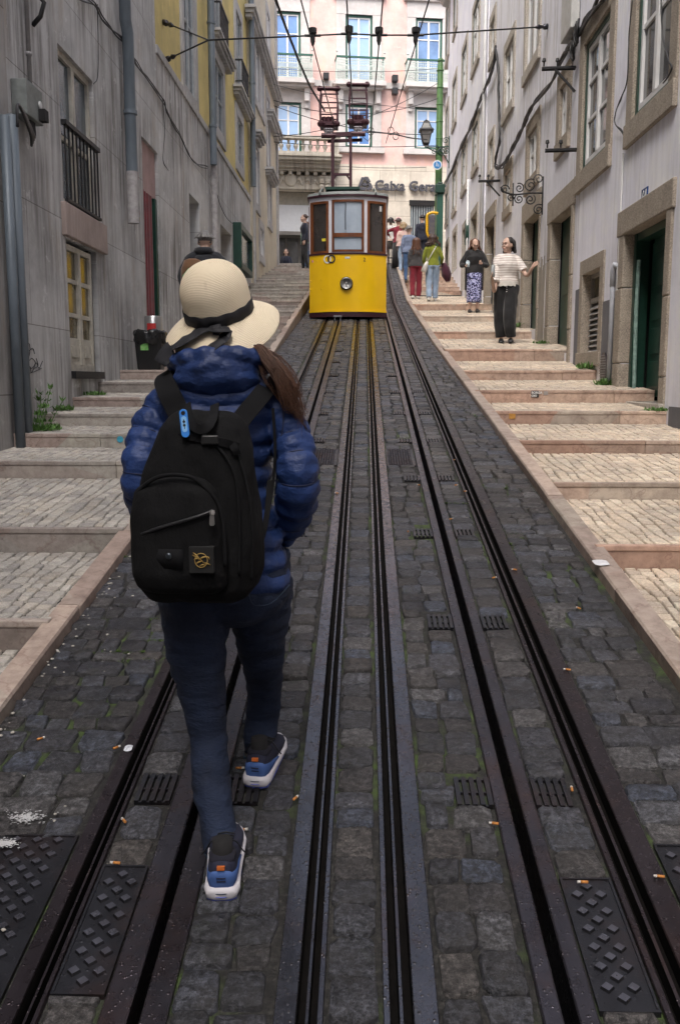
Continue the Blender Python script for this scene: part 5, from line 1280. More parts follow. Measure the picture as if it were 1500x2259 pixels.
# ================================================= LITTER BINS
bc = Vector((onY(333, 800, 11.9).x, 11.9, float(TL(11.9))))
bn = thing("litter_bin", tuple(bc), "black plastic litter bin with green label and bin bag folded over its rim", "bin")
m = MB(); h = .46; m.rings([[(bc.x + s*w_, bc.y + t*w_*.9, bc.z + z) for s, t in ((-1,-.8),(-.8,-1),(.8,-1),(1,-.8),(1,.8),(.8,1),(-.8,1),(-1,.8))] for z, w_ in ((0, .145), (.02, .15), (h, .18))]); m.build("body", M_("black_plastic", (.012,.012,.013), .35), bn)
m = MB(); m.box(bc.x - .09, bc.y - .166, bc.z + .25, bc.x + .01, bc.y - .158, bc.z + .38); m.build("label", M_("green_label", (.10,.40,.06), .5, c2=(.3,.5,.2), scale=30), bn)
m = MB(); rs = []
for k, (z, w_) in enumerate(((h - .13, .19), (h - .09, .215), (h - .04, .20), (h + .01, .215), (h + .05, .20), (h + .03, .16), (h - .1, .15))): rs.append([(bc.x + (w_ + .007*math.sin(j*2.1 + k*1.3) + .006*math.sin(j*5.3 + k))*math.cos(2*PI*j/40), bc.y + (w_ + .015*math.sin(j*1.7 + k))*math.sin(2*PI*j/40), bc.z + z + .010*math.sin(j*.9 + k*.8) + .005*math.sin(j*3.7)) for j in range(40)])
m.rings(rs, cap=False); m.build("bin_bag", M_("black_bag_plastic", (.015,.015,.016), .22, bmp=.6, bd=.01, bscale=25), bn, smooth=True)
ac = Vector((onY(339, 750, 12.45).x, 12.45, float(TL(12.45)))); az = onY(339, 697, 12.45).z
ab = thing("steel_ashtray_bin", tuple(ac), "cylindrical brushed steel bin with red label behind the black bin", "bin")
m = MB(); m.lathe([(.11, 0), (.118, .01), (.118, az - ac.z - .01), (.11, az - ac.z), (.09, az - ac.z - .02)], ac, 24); m.build("cylinder", M_("brushed_steel", (.5,.5,.5), .3, .9, var=.2, stretch=(1,1,.1), scale=30), ab, angle=40)
m = MB(); m.lathe([(.1195, az - ac.z - .24), (.1195, az - ac.z - .10)], ac, 24); m.f = [f for f in m.f if len(f) == 4][16:20]; m.build("red_label", M_("red_label_paint", (.5,.03,.03), .5), ab)
# ================================================= LITTER, STICKERS, WEEDS
m_but = M_("cigarette_filter", (.55,.22,.05), .7, var=.2); m_wpa = M_("cigarette_paper", (.65,.62,.58), .7)
BUT = [(647,1765,"right of the walker's raised heel"),(520,1695,"just left of the walker's front shoe"),(525,1831,"between the walker's two feet"),(250,1652,"beside the paper scrap on the left rail"),(82,1632,"on mossy setts near the left kerb"),(277,1815,"against the left outer rail"),(265,1905,"at the top edge of the long left cover"),(1262,1745,"right of the nearest right-hand grates"),(1100,1818,"left of the right cable slot, low in the photo"),(1297,1947,"bent, lying on the long right cover"),(1466,1935,"on the bottom right studded cover"),(1001,1014,"highest on the right outer rail"),(1023,1084,"on the right outer rail's guard"),(992,1145,"left of the right outer rail, mid slope"),(1003,1070,"between right slot and outer rail, upper slope"),(1086,1275,"pale, beside the right outer rail"),(1280,1343,"pale, on the wide right cobbles"),(1259,1478,"on right cobbles nearest the outer rail"),(1140,1257,"pale, just right of the outer rail"),(900,1173,"between centre rails and right slot"),(926,1070,"below the small square cover"),(746,1088,"on the left centre rail")]
b0 = None
for i, (x, y, w_) in enumerate(BUT):
    p = onG(x, y, .012); a = random.random()*PI
    r_ = thing("cigarette_butt", (p.x, p.y, p.z), "discarded cigarette butt " + w_, "cigarette butt", "cigarette butts scattered on the street"); r_.rotation_euler = (math.atan(SL), 0, a)
    if b0 is None:
        m = MB(); m.tube([p, p + Vector((.020, 0, 0))], .0042, 8); f = m.build("filter", m_but, r_, smooth=True); m = MB(); m.tube([p + Vector((.020, 0, 0)), p + Vector((.029, .001, 0))], .0041, 8); g_ = m.build("paper", m_wpa, r_, smooth=True); b0 = (f, g_)
    else:
        for q in b0: c = q.copy(); COL.objects.link(c); c.parent = r_
def scrap(x, y, w, l, col, label, h=.006, rot=0, cat="paper scrap"):
    p = onG(x, y, h); m = MB(); n = 4; c, s = math.cos(rot), math.sin(rot); k = math.sqrt(1 + SL*SL)
    m.rings([[(p.x + (u*w)*c - v*l*s, p.y + (u*w)*s + v*l*c, gz(p.y + (u*w)*s + v*l*c) + h + .003*math.sin(u*5 + v*3) + dz) for u in (-.5, -.2, .2, .5)] for v, dz in ((-.5, 0), (0, .001), (.5, 0))], cap=False, closed=False)
    tag(m.build("paper_scrap", M_("paper", col, .7, var=.12, scale=20), None), label, cat)
scrap(283, 1651, .028, .035, (.62,.64,.68), "small white ticket scrap lying on the left outer rail", .008, .1); scrap(1325, 1241, .075, .075, (.62,.62,.64), "square white paper stuck on the right kerb", .064, 0); scrap(558, 1632, .022, .012, (.6,.6,.56), "pale folded paper bit beside the left slot by the front shoe", .010, .6)
def sticker(x, y, w, h, col, label, ST, px, txt=None, round_=False):
    k = min(range(len(ST)), key=lambda i: abs(ST[i][0] - onG(x, y).y)); Y = ST[k][0] - .004; p = onY(x, y, Y)
    r_ = thing("sticker", tuple(p), label, "sticker"); m = MB()
    if round_: m.lathe([(0, -.001), (w, -.001), (w, .002)], p, 20, 'y')
    else: m.box(p.x - w, p.y - .001, p.z - h, p.x + w, p.y + .002, p.z + h)
    m.build("sheet", M_("sticker_print", col, .5, var=.25, scale=60), r_)
    if txt:
        for j, t in enumerate(txt):
            put_text(t, h*.95, Matrix(((1,0,0,p.x - w*.92),(0,0,-1,p.y - .003),(0,1,0,p.z + h*(.12 - j*.95))) + ((0,0,0,1),)), "lettering", m_wfr, r_, .001, .001)
sticker(1180, 869, .042, .036, (.03,.03,.03), "black and white rectangular sticker with hand lettering on a pink riser", SR, 0, ["BORGA", "OKI"])
sticker(265, 969, .028, .028, (.05,.35,.5), "round turquoise sticker on the left riser beside the walker's sleeve", SLt, 0, None, True)
sticker(1130, 918, .03, .025, (.5,.25,.05), "small torn orange and blue sticker on the pink riser", SR, 0)
sticker(1204, 867, .022, .02, (.35,.33,.32), "small grey sticker right of the lettered one", SR, 0)
m_leaf = M_("weed_leaf", (.09,.20,.035), .6, var=.5, scale=14, c2=(.05,.11,.02)); m_moss = M_("moss_green", (.075,.13,.02), .9, var=.5, scale=40, c2=(.04,.07,.015))
def weeds(mb, c, r, n, l, rr, up=1.0):
    for _ in range(n):
        a = rr.random()*2*PI; d = r*math.sqrt(rr.random()); p = Vector((c[0] + d*math.cos(a), c[1] + d*math.sin(a), c[2])); b = rr.random()*2*PI; L = l*(.5 + rr.random()); t = rr.uniform(.2, 1.2)
        dr = Vector((math.cos(b)*math.sin(t), math.sin(b)*math.sin(t), math.cos(t)*up)); s = dr.cross(Vector((0, 0, 1)));
        s = (s.normalized() if s.length > .01 else Vector((1,0,0)))*L*.16; e = p + dr*L
        mb.add([p, p + dr*L*.5 + s, e, p + dr*L*.5 - s], [(0,1,2,3)])
rr = random.Random(5)
for x, y, side, sz, lb in ((205,866,0,.09,"low green weeds at the edge of a left step under the glazed door"),(138,938,0,.10,"small weed clump at the left wall foot beside the second step"),(1201,791,1,.10,"weeds at the foot of the wall by the second stone doorway"),(1298,832,1,.14,"spreading weeds below the louvred window"),(1339,851,1,.12,"weeds at the wall foot under the round vent"),(1350,882,1,.10,"weed tuft on the pink riser left of the green doorway"),(1059,679,1,.12,"weeds behind the woman in the patterned skirt"),(1143,716,1,.16,"taller weeds beside the woman in the striped top"),(1459,937,1,.07,"tiny weed at the plinth right of the green doorway")):
    X = (XR - .03) if side else (XL + .05)
    if x in (205,): X = -3.0
    p = onX(x, y, X); z = float((TR if side else TL)(p.y)); m = MB()
    for k in range(3): weeds(m, (p.x - (.06*k if side else -.06*k)*rr.random(), p.y + rr.uniform(-.15,.15), z), sz, 60, sz*.5, rr)
    tag(m.build("weed_clump", m_leaf), lb, "weeds", "weeds along the foot of the walls")
m = MB(); p = onX(48, 930, XL + .1); z = float(TL(8.1))
for k in range(5): 
    st = [Vector((XL + .12 + rr.random()*.1, 8.1 + rr.uniform(-.1,.2), z)) ]; dx = rr.uniform(-.02,.05)
    for q in range(7): st.append(st[-1] + Vector((dx, rr.uniform(-.02,.04), .07*(1 - q*.05))))
    st = st[:4 + k % 4]
    m.tube(st, .004, 4)
    for s_ in st: weeds(m, s_, .03, 9, .05, rr)
weeds(m, (XL + .2, 8.15, z), .16, 200, .06, rr); tag(m.build("climbing_weed", m_leaf), "straggly plant climbing from the foot of the ducts on the left wall", "plant")
m = MB(); A = np.array(sq); mm = rr
msk = lambda x, y: math.sin(x*5.1 + y*1.7) + math.sin(y*3.3 - x*2) + math.sin(y*.9 + 2)
for q in sq:
    cx, cy = q[:, 0].mean(), q[:, 1].mean()
    if cy > 11: continue
    w_ = 1.0 if cx < -.55 else (.25 if cx > .5 else .10)
    if rr.random() < w_*.55 and msk(cx, cy) > (.75 if cx < -.55 else 1.2):
        for e in range(2):
            a, b_ = q[rr.randrange(4)], q[rr.randrange(4)]
            for t in np.linspace(0, 1, 6): weeds(m, (a[0]*(1-t) + b_[0]*t + rr.uniform(-.006,.006), a[1] - .008, gz(a[1]) - .006), .008, 9, .013, rr)
tag(m.build("moss", m_moss), kind="stuff")
m = MB()
for _ in range(170):
    y = 1.9 + 5*rr.random(); x = -1.31 + abs(rr.gauss(0, .035)) if rr.random() < .8 else rr.uniform(-1.3, -.9); r_ = rr.uniform(.003, .009); m.ball((x, y, gz(y) + .003), (r_, r_*rr.uniform(.7,1.2), r_*.6), 6, 4)
tag(m.build("pebbles", M_("pale_pebble", (.5,.47,.42), .8, var=.4, scale=30), smooth=True), kind="stuff")
m = MB()
for (cx, cy, R_) in ((*onG(60, 1812)[:2], .06), (*onG(10, 1870)[:2], .04)):
    for _ in range(420):
        a = rr.random()*6.28; d = abs(rr.gauss(0, R_*.42)); x = cx + d*1.3*math.cos(a); y = cy + d*.7*math.sin(a); s_ = rr.uniform(.0015, .005)
        m.quad(*[(x + s_*math.cos(q*1.57 + a), y + s_*math.sin(q*1.57 + a)*.6, gz(y) + .0125) for q in range(4)])
tag(m.build("paint_splash", M_("white_paint_splash", (.6,.6,.6), .7)), kind="stuff")
# ================================================= PEOPLE
m_skin = M_("skin", (.56,.37,.29), .55, var=.12, scale=12, bmp=.05); m_lip = M_("lips", (.35,.12,.10), .5, bmp=0); m_eye = M_("dark_eye", (.02,.015,.012), .2, bmp=0)
def cloth(name, c, var=.3, rough=.9, c2=None, scale=7, bmp=.5, bd=.01, bscale=None): return M_(name, c, rough, 0, var, scale, bmp, bd, c2, sheen=.2, bscale=bscale or 14)
def hair_mat(name, c): 
    m, t, b = newmat(name); v = pos_node(t, (60, 60, 7)); n = noise(t, v, 1.5, 5, .7)
    t.links.new(ramp(t, n, [(.3, tuple(x*.35 for x in c)), (.7, c)]), b.inputs['Base Color']); b.inputs['Roughness'].default_value = .45; t.links.new(bump(t, n, .7, .006), b.inputs['Normal']); return m
h_blk = hair_mat("black_hair", (.022,.017,.016)); h_brn = hair_mat("brown_hair", (.14,.06,.035)); h_dbr = hair_mat("dark_brown_hair", (.06,.03,.02)); h_bld = hair_mat("blond_hair", (.42,.30,.17)); h_gry = hair_mat("grey_hair", (.22,.21,.20))
m_shoe = M_("black_shoe", (.015,.015,.017), .5); m_wshoe = M_("white_shoe", (.6,.58,.55), .5)
def joints(base, yaw, H, lean=0.0, stride=.0):
    k = H/1.7; M = Matrix.Translation(base) @ Matrix.Rotation(yaw, 4, 'Z')
    P = lambda x, y, z: M @ Vector((x*k, y*k + lean*max(0, z-.9), z*k))
    J = dict(k=k, M=M, fwd=(M.to_3x3() @ Vector((0,1,0))), side=(M.to_3x3() @ Vector((1,0,0))), hf=(M.to_3x3() @ Vector((0,1,0))))
    s = stride
    J.update(pel=P(0,0,.93), neck=P(0,0,1.45), head=P(0,.02,1.585), sR=P(.155,0,1.355), sL=P(-.155,0,1.355), eR=P(.20,-.03,1.12), eL=P(-.20,-.03,1.12), wR=P(.19,.04,.88), wL=P(-.19,.04,.88),
        hR=P(.085,0,.90), hL=P(-.085,0,.90), kR=P(.09,.03 + s*.6,.49 + abs(s)*.1), kL=P(-.09,.02 - s*.2,.48), aR=P(.09, s, .08), aL=P(-.09, -s, .09))
    J['P'] = P; return J
def ell(c, s, f, w, d, n=16, up=None):
    return [c + s*(w*math.cos(2*PI*j/n)) + f*(d*math.sin(2*PI*j/n)) for j in range(n)]
from mathutils import noise as mnoise
def rumple(amp, sc, st=(1,1,1)):
    def f(A, N):
        d = np.array([mnoise.noise(Vector((a[0]*sc*st[0], a[1]*sc*st[1], a[2]*sc*st[2]))) for a in A]); return A + N * (d*amp)[:, None]
    return f
def torso(mb, J, g=0.0, z0=-.04, z1=1.0, hipw=.17, wst=.14, bust=.165, dep=1.0, fl=0.0, n=20):
    a, b = J['pel'], J['neck']; ax = b - a; k = J['k']; s = (J['sR'] - J['sL']); s.normalize(); f = J['fwd']; rs = []
    for t, w, d in ((z0, hipw + fl, .125), (.12, hipw*.96 + fl*.6, .12), (.30, wst, .105), (.48, (wst+bust)/2, .115), (.66, bust, .13), (.80, .168, .115), (.88, .140, .100), (.93, .105, .080), (.965, .078, .070), (z1, .062, .062)):
        if t < z0 or t > z1: continue
        rs.append(ell(a + ax*t + f*(.012 if .4 < t < .75 else 0), s, f, (w + g)*k, (d*dep + g)*k, n))
    mb.rings(rs)
def limb(mb, pts, rad, n=12): mb.tube(curve_pts(pts, 5), [float(np.interp(i/(len(pts)-1)/5, np.linspace(0, 1, len(rad)), rad)) for i in range((len(pts)-1)*5 + 1)], n)
def hand(mb, w, d, pn, td, k=1.0, curl=.5):
    """w wrist, d pointing dir, pn palm normal (fingers curl toward it), td thumb side"""
    d = d.normalized(); pn = (pn - d*pn.dot(d)).normalized(); td = (td - d*td.dot(d) - pn*td.dot(pn)).normalized()
    rs = [ell(w + d*t*k, td, pn, a*k, b_*k, 10) for t, a, b_ in ((-.02,.024,.019),(0,.026,.018),(.03,.037,.016),(.065,.042,.014),(.085,.040,.012))]; mb.rings(rs)
    for i, (o, L) in enumerate(((.031,.070),(.010,.080),(-.011,.074),(-.031,.058))):
        p = w + d*.08*k + td*o*k; pts = [p - d*.015*k, p]; dd = d.copy()
        for q, f in enumerate((.42,.33,.25)):
            a = curl*(.7 + .5*q)*(1 + .12*i); dd = (d*math.cos(a) + pn*math.sin(a)).normalized(); pts.append(pts[-1] + dd*L*f*k)
        mb.tube(pts, [.0095*k,.009*k,.0085*k,.0078*k,.006*k], 7)
    p = w + d*.018*k + td*.026*k; dd = (d*.75 + td*.6 + pn*.25).normalized(); mb.tube([p, p + dd*.03*k, p + dd*.055*k, p + (dd*.055 + (d + pn*.3)*.022)*k], [.013*k,.011*k,.0095*k,.007*k], 7)
def headmesh(mb, J):
    k = J['k']*1.09; h = J['head']; f = J['hf'].normalized(); u = Vector((0,0,1)); u = (u - f*u.dot(f)).normalized(); s = f.cross(u)
    def E(o, r, n=14, m=10):
        c = h + s*o[0]*k + f*o[1]*k + u*o[2]*k; rs = []
        for i in range(1, m): a = PI*i/m; rs.append([c + s*(r[0]*math.sin(a)*math.cos(2*PI*j/n)*k) + f*(r[1]*math.sin(a)*math.sin(2*PI*j/n)*k) - u*(r[2]*math.cos(a)*k) for j in range(n)])
        mb.rings(rs)
    E((0,-.012,.025),(.074,.092,.092)); E((0,.022,-.02),(.062,.066,.085)); E((0,.045,-.072),(.036,.042,.038)); E((0,.090,-.016),(.012,.020,.022)); E((0,.083,.005),(.009,.012,.03)); E((0,.078,.030),(.045,.018,.012)); E((0,.084,-.056),(.022,.010,.010))
    for q in (-1, 1): E((q*.074,-.002,-.01),(.012,.020,.030)); E((q*.036,.062,-.025),(.024,.024,.022))
    mb.tube([J['neck'] - Vector((0,0,.06)), J['neck'], h - u*.05*k - f*.02], [.060*k,.052*k,.052*k], 12)
    return E, s, f, u
def face(J, root):
    k = J['k']*1.09; h = J['head']; f = J['hf'].normalized(); u = Vector((0,0,1)); u = (u - f*u.dot(f)).normalized(); s = f.cross(u); W = lambda a, b_, c: h + (s*a + f*b_ + u*c)*k
    for q in (-1, 1):
        m = MB(); m.ball(W(q*.030,.0825,.004), (.011*k,.011*k,.0065*k), 8, 6); m.build("eye", m_eye, root, smooth=True)
        m = MB(); m.tube([W(q*.014,.094,.026), W(q*.030,.094,.030), W(q*.046,.084,.026)], .0035*k, 5); m.build("eyebrow", m_eye, root, smooth=True)
    m = MB(); m.tube([W(-.021,.086,-.056), W(0,.0955,-.054), W(.021,.086,-.056)], [.003*k,.0065*k,.003*k], 6); m.build("mouth", m_lip, root, smooth=True)
def hair(J, root, mat, length=.25, spread=.09, vol=1.0, front=False, seed=1, vox=.009, tail=False):
    k = J['k']*1.09; h = J['head']; f = J['hf'].normalized(); u = Vector((0,0,1)); s = f.cross(u).normalized(); rr = random.Random(seed); m = MB()
    c = h - f*.022*k + u*.035*k; n, mm = 16, 10; rs = []
    for i in range(1, mm):
        a = PI*i/mm; rs.append([c + s*(.084*vol*math.sin(a)*math.cos(2*PI*j/n)*k) + f*((.086 if math.sin(2*PI*j/n) > 0 else .10)*vol*math.sin(a)*math.sin(2*PI*j/n)*k) - u*(.088*vol*math.cos(a)*k)*(1 if math.cos(a) < 0 else .72) for j in range(n)])
    m.rings(rs)
    for i in range(46 if length > .05 else 18):
        a = rr.uniform(-PI*.98, -.02) if not front else rr.uniform(-PI - .5, .5)
        e = Vector((math.cos(a), math.sin(a))); p0 = c + (s*e.x*.03 + f*e.y*.03)*k + u*.075*k; p1 = c + (s*e.x*.088 + f*e.y*.095)*k*vol + u*.02*k; L = length*(.75 + .4*rr.random())
        p2 = p1 + (s*e.x*.012 + f*e.y*.006)*k - u*L*.5; p3 = p1 + (s*(e.x*spread*.3 + rr.uniform(-.02,.02)) + f*(e.y*.02 + rr.uniform(-.02,.02)))*k - u*L
        m.tube(curve_pts([p0, p1, p2, p3], 4), [.014*k]*10 + [.008*k]*3, 6)
    return fused(m, "hair", mat, root, vox, 1)
def shoe(mb, a, d, k=1.0, L=.25, hgt=.085, w=.046):
    """a = ankle point above the heel, d = toe direction, sole at a.z-.08k"""
    d = Vector(d); d.normalize(); s = d.cross(Vector((0,0,1))).normalized(); z0 = a - Vector((0,0,.08*k)); rs = []
    for t, ww, hh in ((-.075,.5,.45),(-.06,.85,.75),(-.02,.95,1.0),(.03,.95,.95),(.08,1.0,.70),(.13,1.08,.52),(.165,.9,.42),(.18,.45,.28)):
        c = z0 + d*t*k; r_ = []
        for j in range(12):
            q = 2*PI*j/12; r_.append(c + s*(w*ww*math.cos(q)*k) + Vector((0,0,1))*(hgt*hh*k*(.5 + .5*math.sin(q))))
        rs.append(r_)
    mb.rings(rs)
def figure(label, J, top, bottom, hairs, shoes=m_shoe, vox=.010, skirt=None, sleeve=1.0, legs_r=(.085,.062,.05), hem=.0, tor={}, arm_r=(.055,.048,.040), palm=None, skinm=None, group=None, topname="jacket", facing=False, fing=.6, shoe_dir=None, top_z0=-.04):
    root = thing("person", (J['aL'] + J['aR'])/2 - Vector((0,0,.08)), label, "person", group); k = J['k']; f = J['fwd']
    b = MB(); headmesh(b, J)
    for q in 'LR':
        S_, E_, W_q = J['s'+q], J['e'+q], J['w'+q]; limb(b, [S_, E_, W_q], [.040*k,.034*k,.033*k,.024*k])
        d = (W_q - E_).normalized(); pn = (palm or {}).get(q, -J['side']*(1 if q == 'R' else -1)); td = (palm or {}).get(q+'t', f); hand(b, W_q, d, pn, td, k, fing)
        limb(b, [J['h'+q], J['k'+q], J['a'+q]], [.06*k,.045*k,.045*k,.034*k])
    torso(b, J, -.03)
    fused(b, "body", skinm or m_skin, root, vox, 1)
    t = MB(); torso(t, J, .012, top_z0, .985, **tor)
    for q in 'LR':
        S_, E_, W_q = J['s'+q], J['e'+q], J['w'+q]; inn = J['neck'].lerp(S_, .45) - Vector((0,0,.03))
        if sleeve >= 1: limb(t, [inn, S_, E_, E_.lerp(W_q, .95)], [arm_r[0]*k, arm_r[0]*k*1.05, arm_r[1]*k, arm_r[2]*k])
        else: limb(t, [inn, S_, S_.lerp(E_, sleeve)], [arm_r[0]*k, arm_r[0]*k*1.1, arm_r[1]*k])
    fused(t, topname, top, root, vox, 2, rumple(.012, 11))
    l = MB()
    if skirt:
        a, c = J['pel'], Vector(((J['aL'].x + J['aR'].x)/2, (J['aL'].y + J['aR'].y)/2, 0)); s_ = J['side']; rs = []
        for z, w, d in skirt: 
            cc = Vector((a.x + (c.x - a.x)*(1 - z/.93), a.y + (c.y - a.y)*(1 - z/.93), J['M'].translation.z + z*k)); r_ = []
            for j in range(48):
                q = 2*PI*j/48; wv = 1 + .05*math.sin(q*9)*(1 - z/.95); r_.append(cc + s_*(w*wv*math.cos(q)*k) + f*(d*wv*math.sin(q)*k))
            rs.append(r_)
        l.rings(rs); l.build("skirt", bottom, root, smooth=True)
    else:
        torso(l, J, .008, -.10, .25, hipw=tor.get('hipw', .17) - .005)
        for q in 'LR': limb(l, [J['h'+q] + Vector((0,0,.03)), J['k'+q], J['a'+q] + Vector((0,0,hem))], [legs_r[0]*k*1.12, legs_r[0]*k, legs_r[1]*k, legs_r[2]*k])
        fused(l, "trousers", bottom, root, vox, 2, rumple(.013, 11, (1,1,.7)))
    for q in 'LR':
        s2 = MB(); shoe(s2, J['a'+q], (shoe_dir or {}).get(q, f), k); s2.build("shoe", shoes, root, smooth=True)
    if hairs: hair(J, root, **hairs)
    if facing: face(J, root)
    return root
# ------- woman in striped top, facing down the street, hand on the door jamb
z = lambda X, Y: float((TR if X > 0 else TL)(Y))
def base_at(px, py, Y, dz=0): p = onY(px, py, Y); return Vector((p.x, Y, z(p.x, Y)))
bs = base_at(1114, 757, 14.9); J = joints(bs, PI*.96, 1.64); P = lambda x, y, Y: onY(x, y, Y)
J['hf'] = Vector((-.72, -.68, -.02)).normalized()
J['eL'] = P(1161, 606, 14.75); J['wL'] = P(1174, 590, 14.6) ; J['eR'] = P(1091, 640, 14.75); J['wR'] = P(1086, 614, 14.5)
J['aL'] = Vector((P(1125,757,14.9).x, 14.85, bs.z + .08)); J['aR'] = Vector((P(1105,757,15).x, 15.0, bs.z + .08)); J['kL'] = P(1124, 700, 14.8); J['kR'] = P(1103, 700, 14.95)
mt, t_, b_ = newmat("cream_striped_knit"); v = pos_node(t_, world=True); w_ = _n(t_, 'ShaderNodeTexWave', wave_type='BANDS', bands_direction='Z'); w_.inputs['Scale'].default_value = 8.2; w_.inputs['Distortion'].default_value = 1.2; w_.inputs['Detail Scale'].default_value = .6; t_.links.new(v, w_.inputs['Vector'])
t_.links.new(ramp(t_, w_.outputs['Fac'], [(.24, (.50,.42,.39)), (.40, (.74,.70,.66))]), b_.inputs['Base Color']); b_.inputs['Roughness'].default_value = .9; t_.links.new(bump(t_, noise(t_, v, 16, 4), .5, .01), b_.inputs['Normal'])
m_blk = cloth("black_cloth", (.014,.014,.016), .4)
r1 = figure("woman in cream striped top and black trousers, one hand on the door jamb", J, mt, m_blk, dict(mat=h_blk, length=.17, vol=1.0, seed=3, vox=.007), vox=.0075, sleeve=.72, legs_r=(.115,.105,.085), hem=.02, tor=dict(hipw=.185, wst=.165, bust=.19, dep=1.12, fl=.01), arm_r=(.062,.066,.06), palm={'L': Vector((.9,.2,0)), 'Lt': Vector((0,-.3,1)), 'R': Vector((.5,-.3,0)), 'Rt': Vector((0,0,1))}, facing=True, fing=.25, topname="striped_top", top_z0=.07)
m = MB(); a = J['pel'] + (J['neck'] - J['pel'])*.05; rs = []
for dz, g_ in ((.04, .0), (-.0, .004), (-.03, .008)): rs.append([a + J['side']*((.186 + g_)*math.cos(2*PI*j/60)) + J['fwd']*((.150 + g_)*math.sin(2*PI*j/60)) + Vector((0,0,dz - (.012*abs(math.sin(j*PI/4)) if dz < 0 else 0))) for j in range(60)])
m.rings(rs, cap=False); m.build("scalloped_hem", M_("cream_lace", (.66,.62,.57), .9, bscale=60, bmp=.8), r1, smooth=True)
m = MB()
for q in range(3): p = J['pel'] + J['fwd']*.145 + Vector((0,0,-.03 - q*.035)) ; m.ball(p - J['fwd']*(-.01), .008, 8, 6)
m.build("trouser_buttons", m_wfr, r1)
m = MB(); p = J['wR'] + Vector((-.0, -.05, .09)); m.tube([p - Vector((0,0,.07)), p, p + Vector((.0,0,.10)), p + Vector((0,0,.115))], [.028,.03,.028,.012], 12); tag(m.build("water_bottle", glass("clear_plastic", (.55,.60,.62), .1), None, smooth=True), "clear plastic bottle in the hand of the woman in the striped top", "bottle")
# ------- woman in black top and blue patterned skirt, head bowed, eating
bs = base_at(1044, 690, 21.0); J = joints(bs, PI*1.02, 1.62)
J['hf'] = Vector((.06, -.86, -.42)).normalized(); J['head'] = J['head'] + Vector((0, -.05, -.03))
J['eR'] = P(1018, 583, 20.95); J['wR'] = P(1028, 585, 20.75); J['eL'] = P(1074, 585, 20.95); J['wL'] = P(1062, 580, 20.8)
mt, t_, b_ = newmat("blue_floral_print"); v = pos_node(t_); vo = _n(t_, 'ShaderNodeTexVoronoi'); vo.inputs['Scale'].default_value = 22; t_.links.new(v, vo.inputs['Vector'])
nz = noise(t_, v, 30, 3); t_.links.new(ramp(t_, nz, [(.46, (.02,.02,.05)), (.52, (.22,.24,.55)), (.58, (.55,.56,.75))]), b_.inputs['Base Color']); b_.inputs['Roughness'].default_value = .9
r2 = figure("woman in black top and blue patterned skirt looking down at her cup", J, m_blk, mt, dict(mat=h_brn, length=.24, vol=1.06, front=False, seed=8, spread=.2, vox=.009), vox=.009, skirt=((.98,.17,.13),(.85,.19,.15),(.6,.185,.155),(.3,.17,.14),(.24,.165,.13)), tor=dict(hipw=.18, wst=.17, bust=.185, dep=1.1), arm_r=(.075,.06,.045), facing=True, topname="black_top", palm={'R': Vector((0,-1,0)), 'Rt': Vector((0,0,1)), 'L': Vector((0,-1,0)), 'Lt': Vector((0,0,1))}, fing=.9)
m = MB(); 
for s_ in (-1, 1):
    pts = []
    m.rings([[J['P'](s_*x, -y, zz) for x, y in ((.13,.12),(.20,.06),(.22,-.02),(.20,-.10),(.18,-.06),(.18,.02),(.16,.07))] for zz in (1.30, 1.0, .75, .52)])
m.build("open_cardigan", m_blk, r2, smooth=True)
p = J['wR'] + Vector((.03, -.08, .01)); m = MB(); m.tube([p - Vector((0,0,.05)), p + Vector((0,0,.05))], [.035, .045], 12); m.ball(p + Vector((0,0,.06)), (.04,.04,.03), 10, 6); tag(m.build("paper_cup", M_("pale_cup", (.55,.66,.72), .5), None, smooth=True), "pale paper cup held by the woman in the patterned skirt", "cup")
# ------- backs of people climbing
def climber(px, py, Y, H, label, top, bot, hm, yaw=0, stride=.15, **kw):
    bs = base_at(px, py, Y); J = joints(bs, yaw, H, .03, stride); vox = kw.pop('vox', .012); adj = kw.pop('adj', None)
    J['aR'].z = z(J['aR'].x, J['aR'].y) + .08*J['k'] if stride else J['aR'].z
    if adj: adj(J)
    return figure(label, J, top, bot, hm, vox=vox, **kw), J
m_olive = cloth("olive_green_knit", (.20,.23,.015), .25); m_ljean = cloth("light_blue_jeans", (.30,.40,.55), .3); m_red = cloth("dark_red_cloth", (.22,.012,.03), .3); m_char = cloth("charcoal_wool", (.05,.047,.05), .3)
m_shirt = cloth("grey_blue_shirt", (.17,.21,.32), .25); m_jean = cloth("blue_jeans", (.04,.09,.20), .3); m_navy = cloth("navy_cloth", (.012,.016,.035), .3); m_pinkc = cloth("pink_shawl", (.60,.36,.34), .35, c2=(.5,.42,.36), scale=14); m_whc = cloth("white_cloth", (.60,.58,.55), .2)
def arms_g(J): J['eL'] = J['P'](-.23,.0,1.12); J['wL'] = J['P'](-.20,.12,.93); J['eR'] = J['P'](.24,-.02,1.13); J['wR'] = J['P'](.24,.12,.98)
g_, J7 = climber(953, 668, 23.9, 1.66, "woman in olive green sweater and light blue jeans climbing with a white shoulder bag", m_olive, m_ljean, dict(mat=h_dbr, length=.22, vol=1.12, spread=.3, seed=4), stride=.13, shoes=m_wshoe, tor=dict(hipw=.17), adj=arms_g, topname="green_sweater", legs_r=(.10,.08,.072), vox=.010)
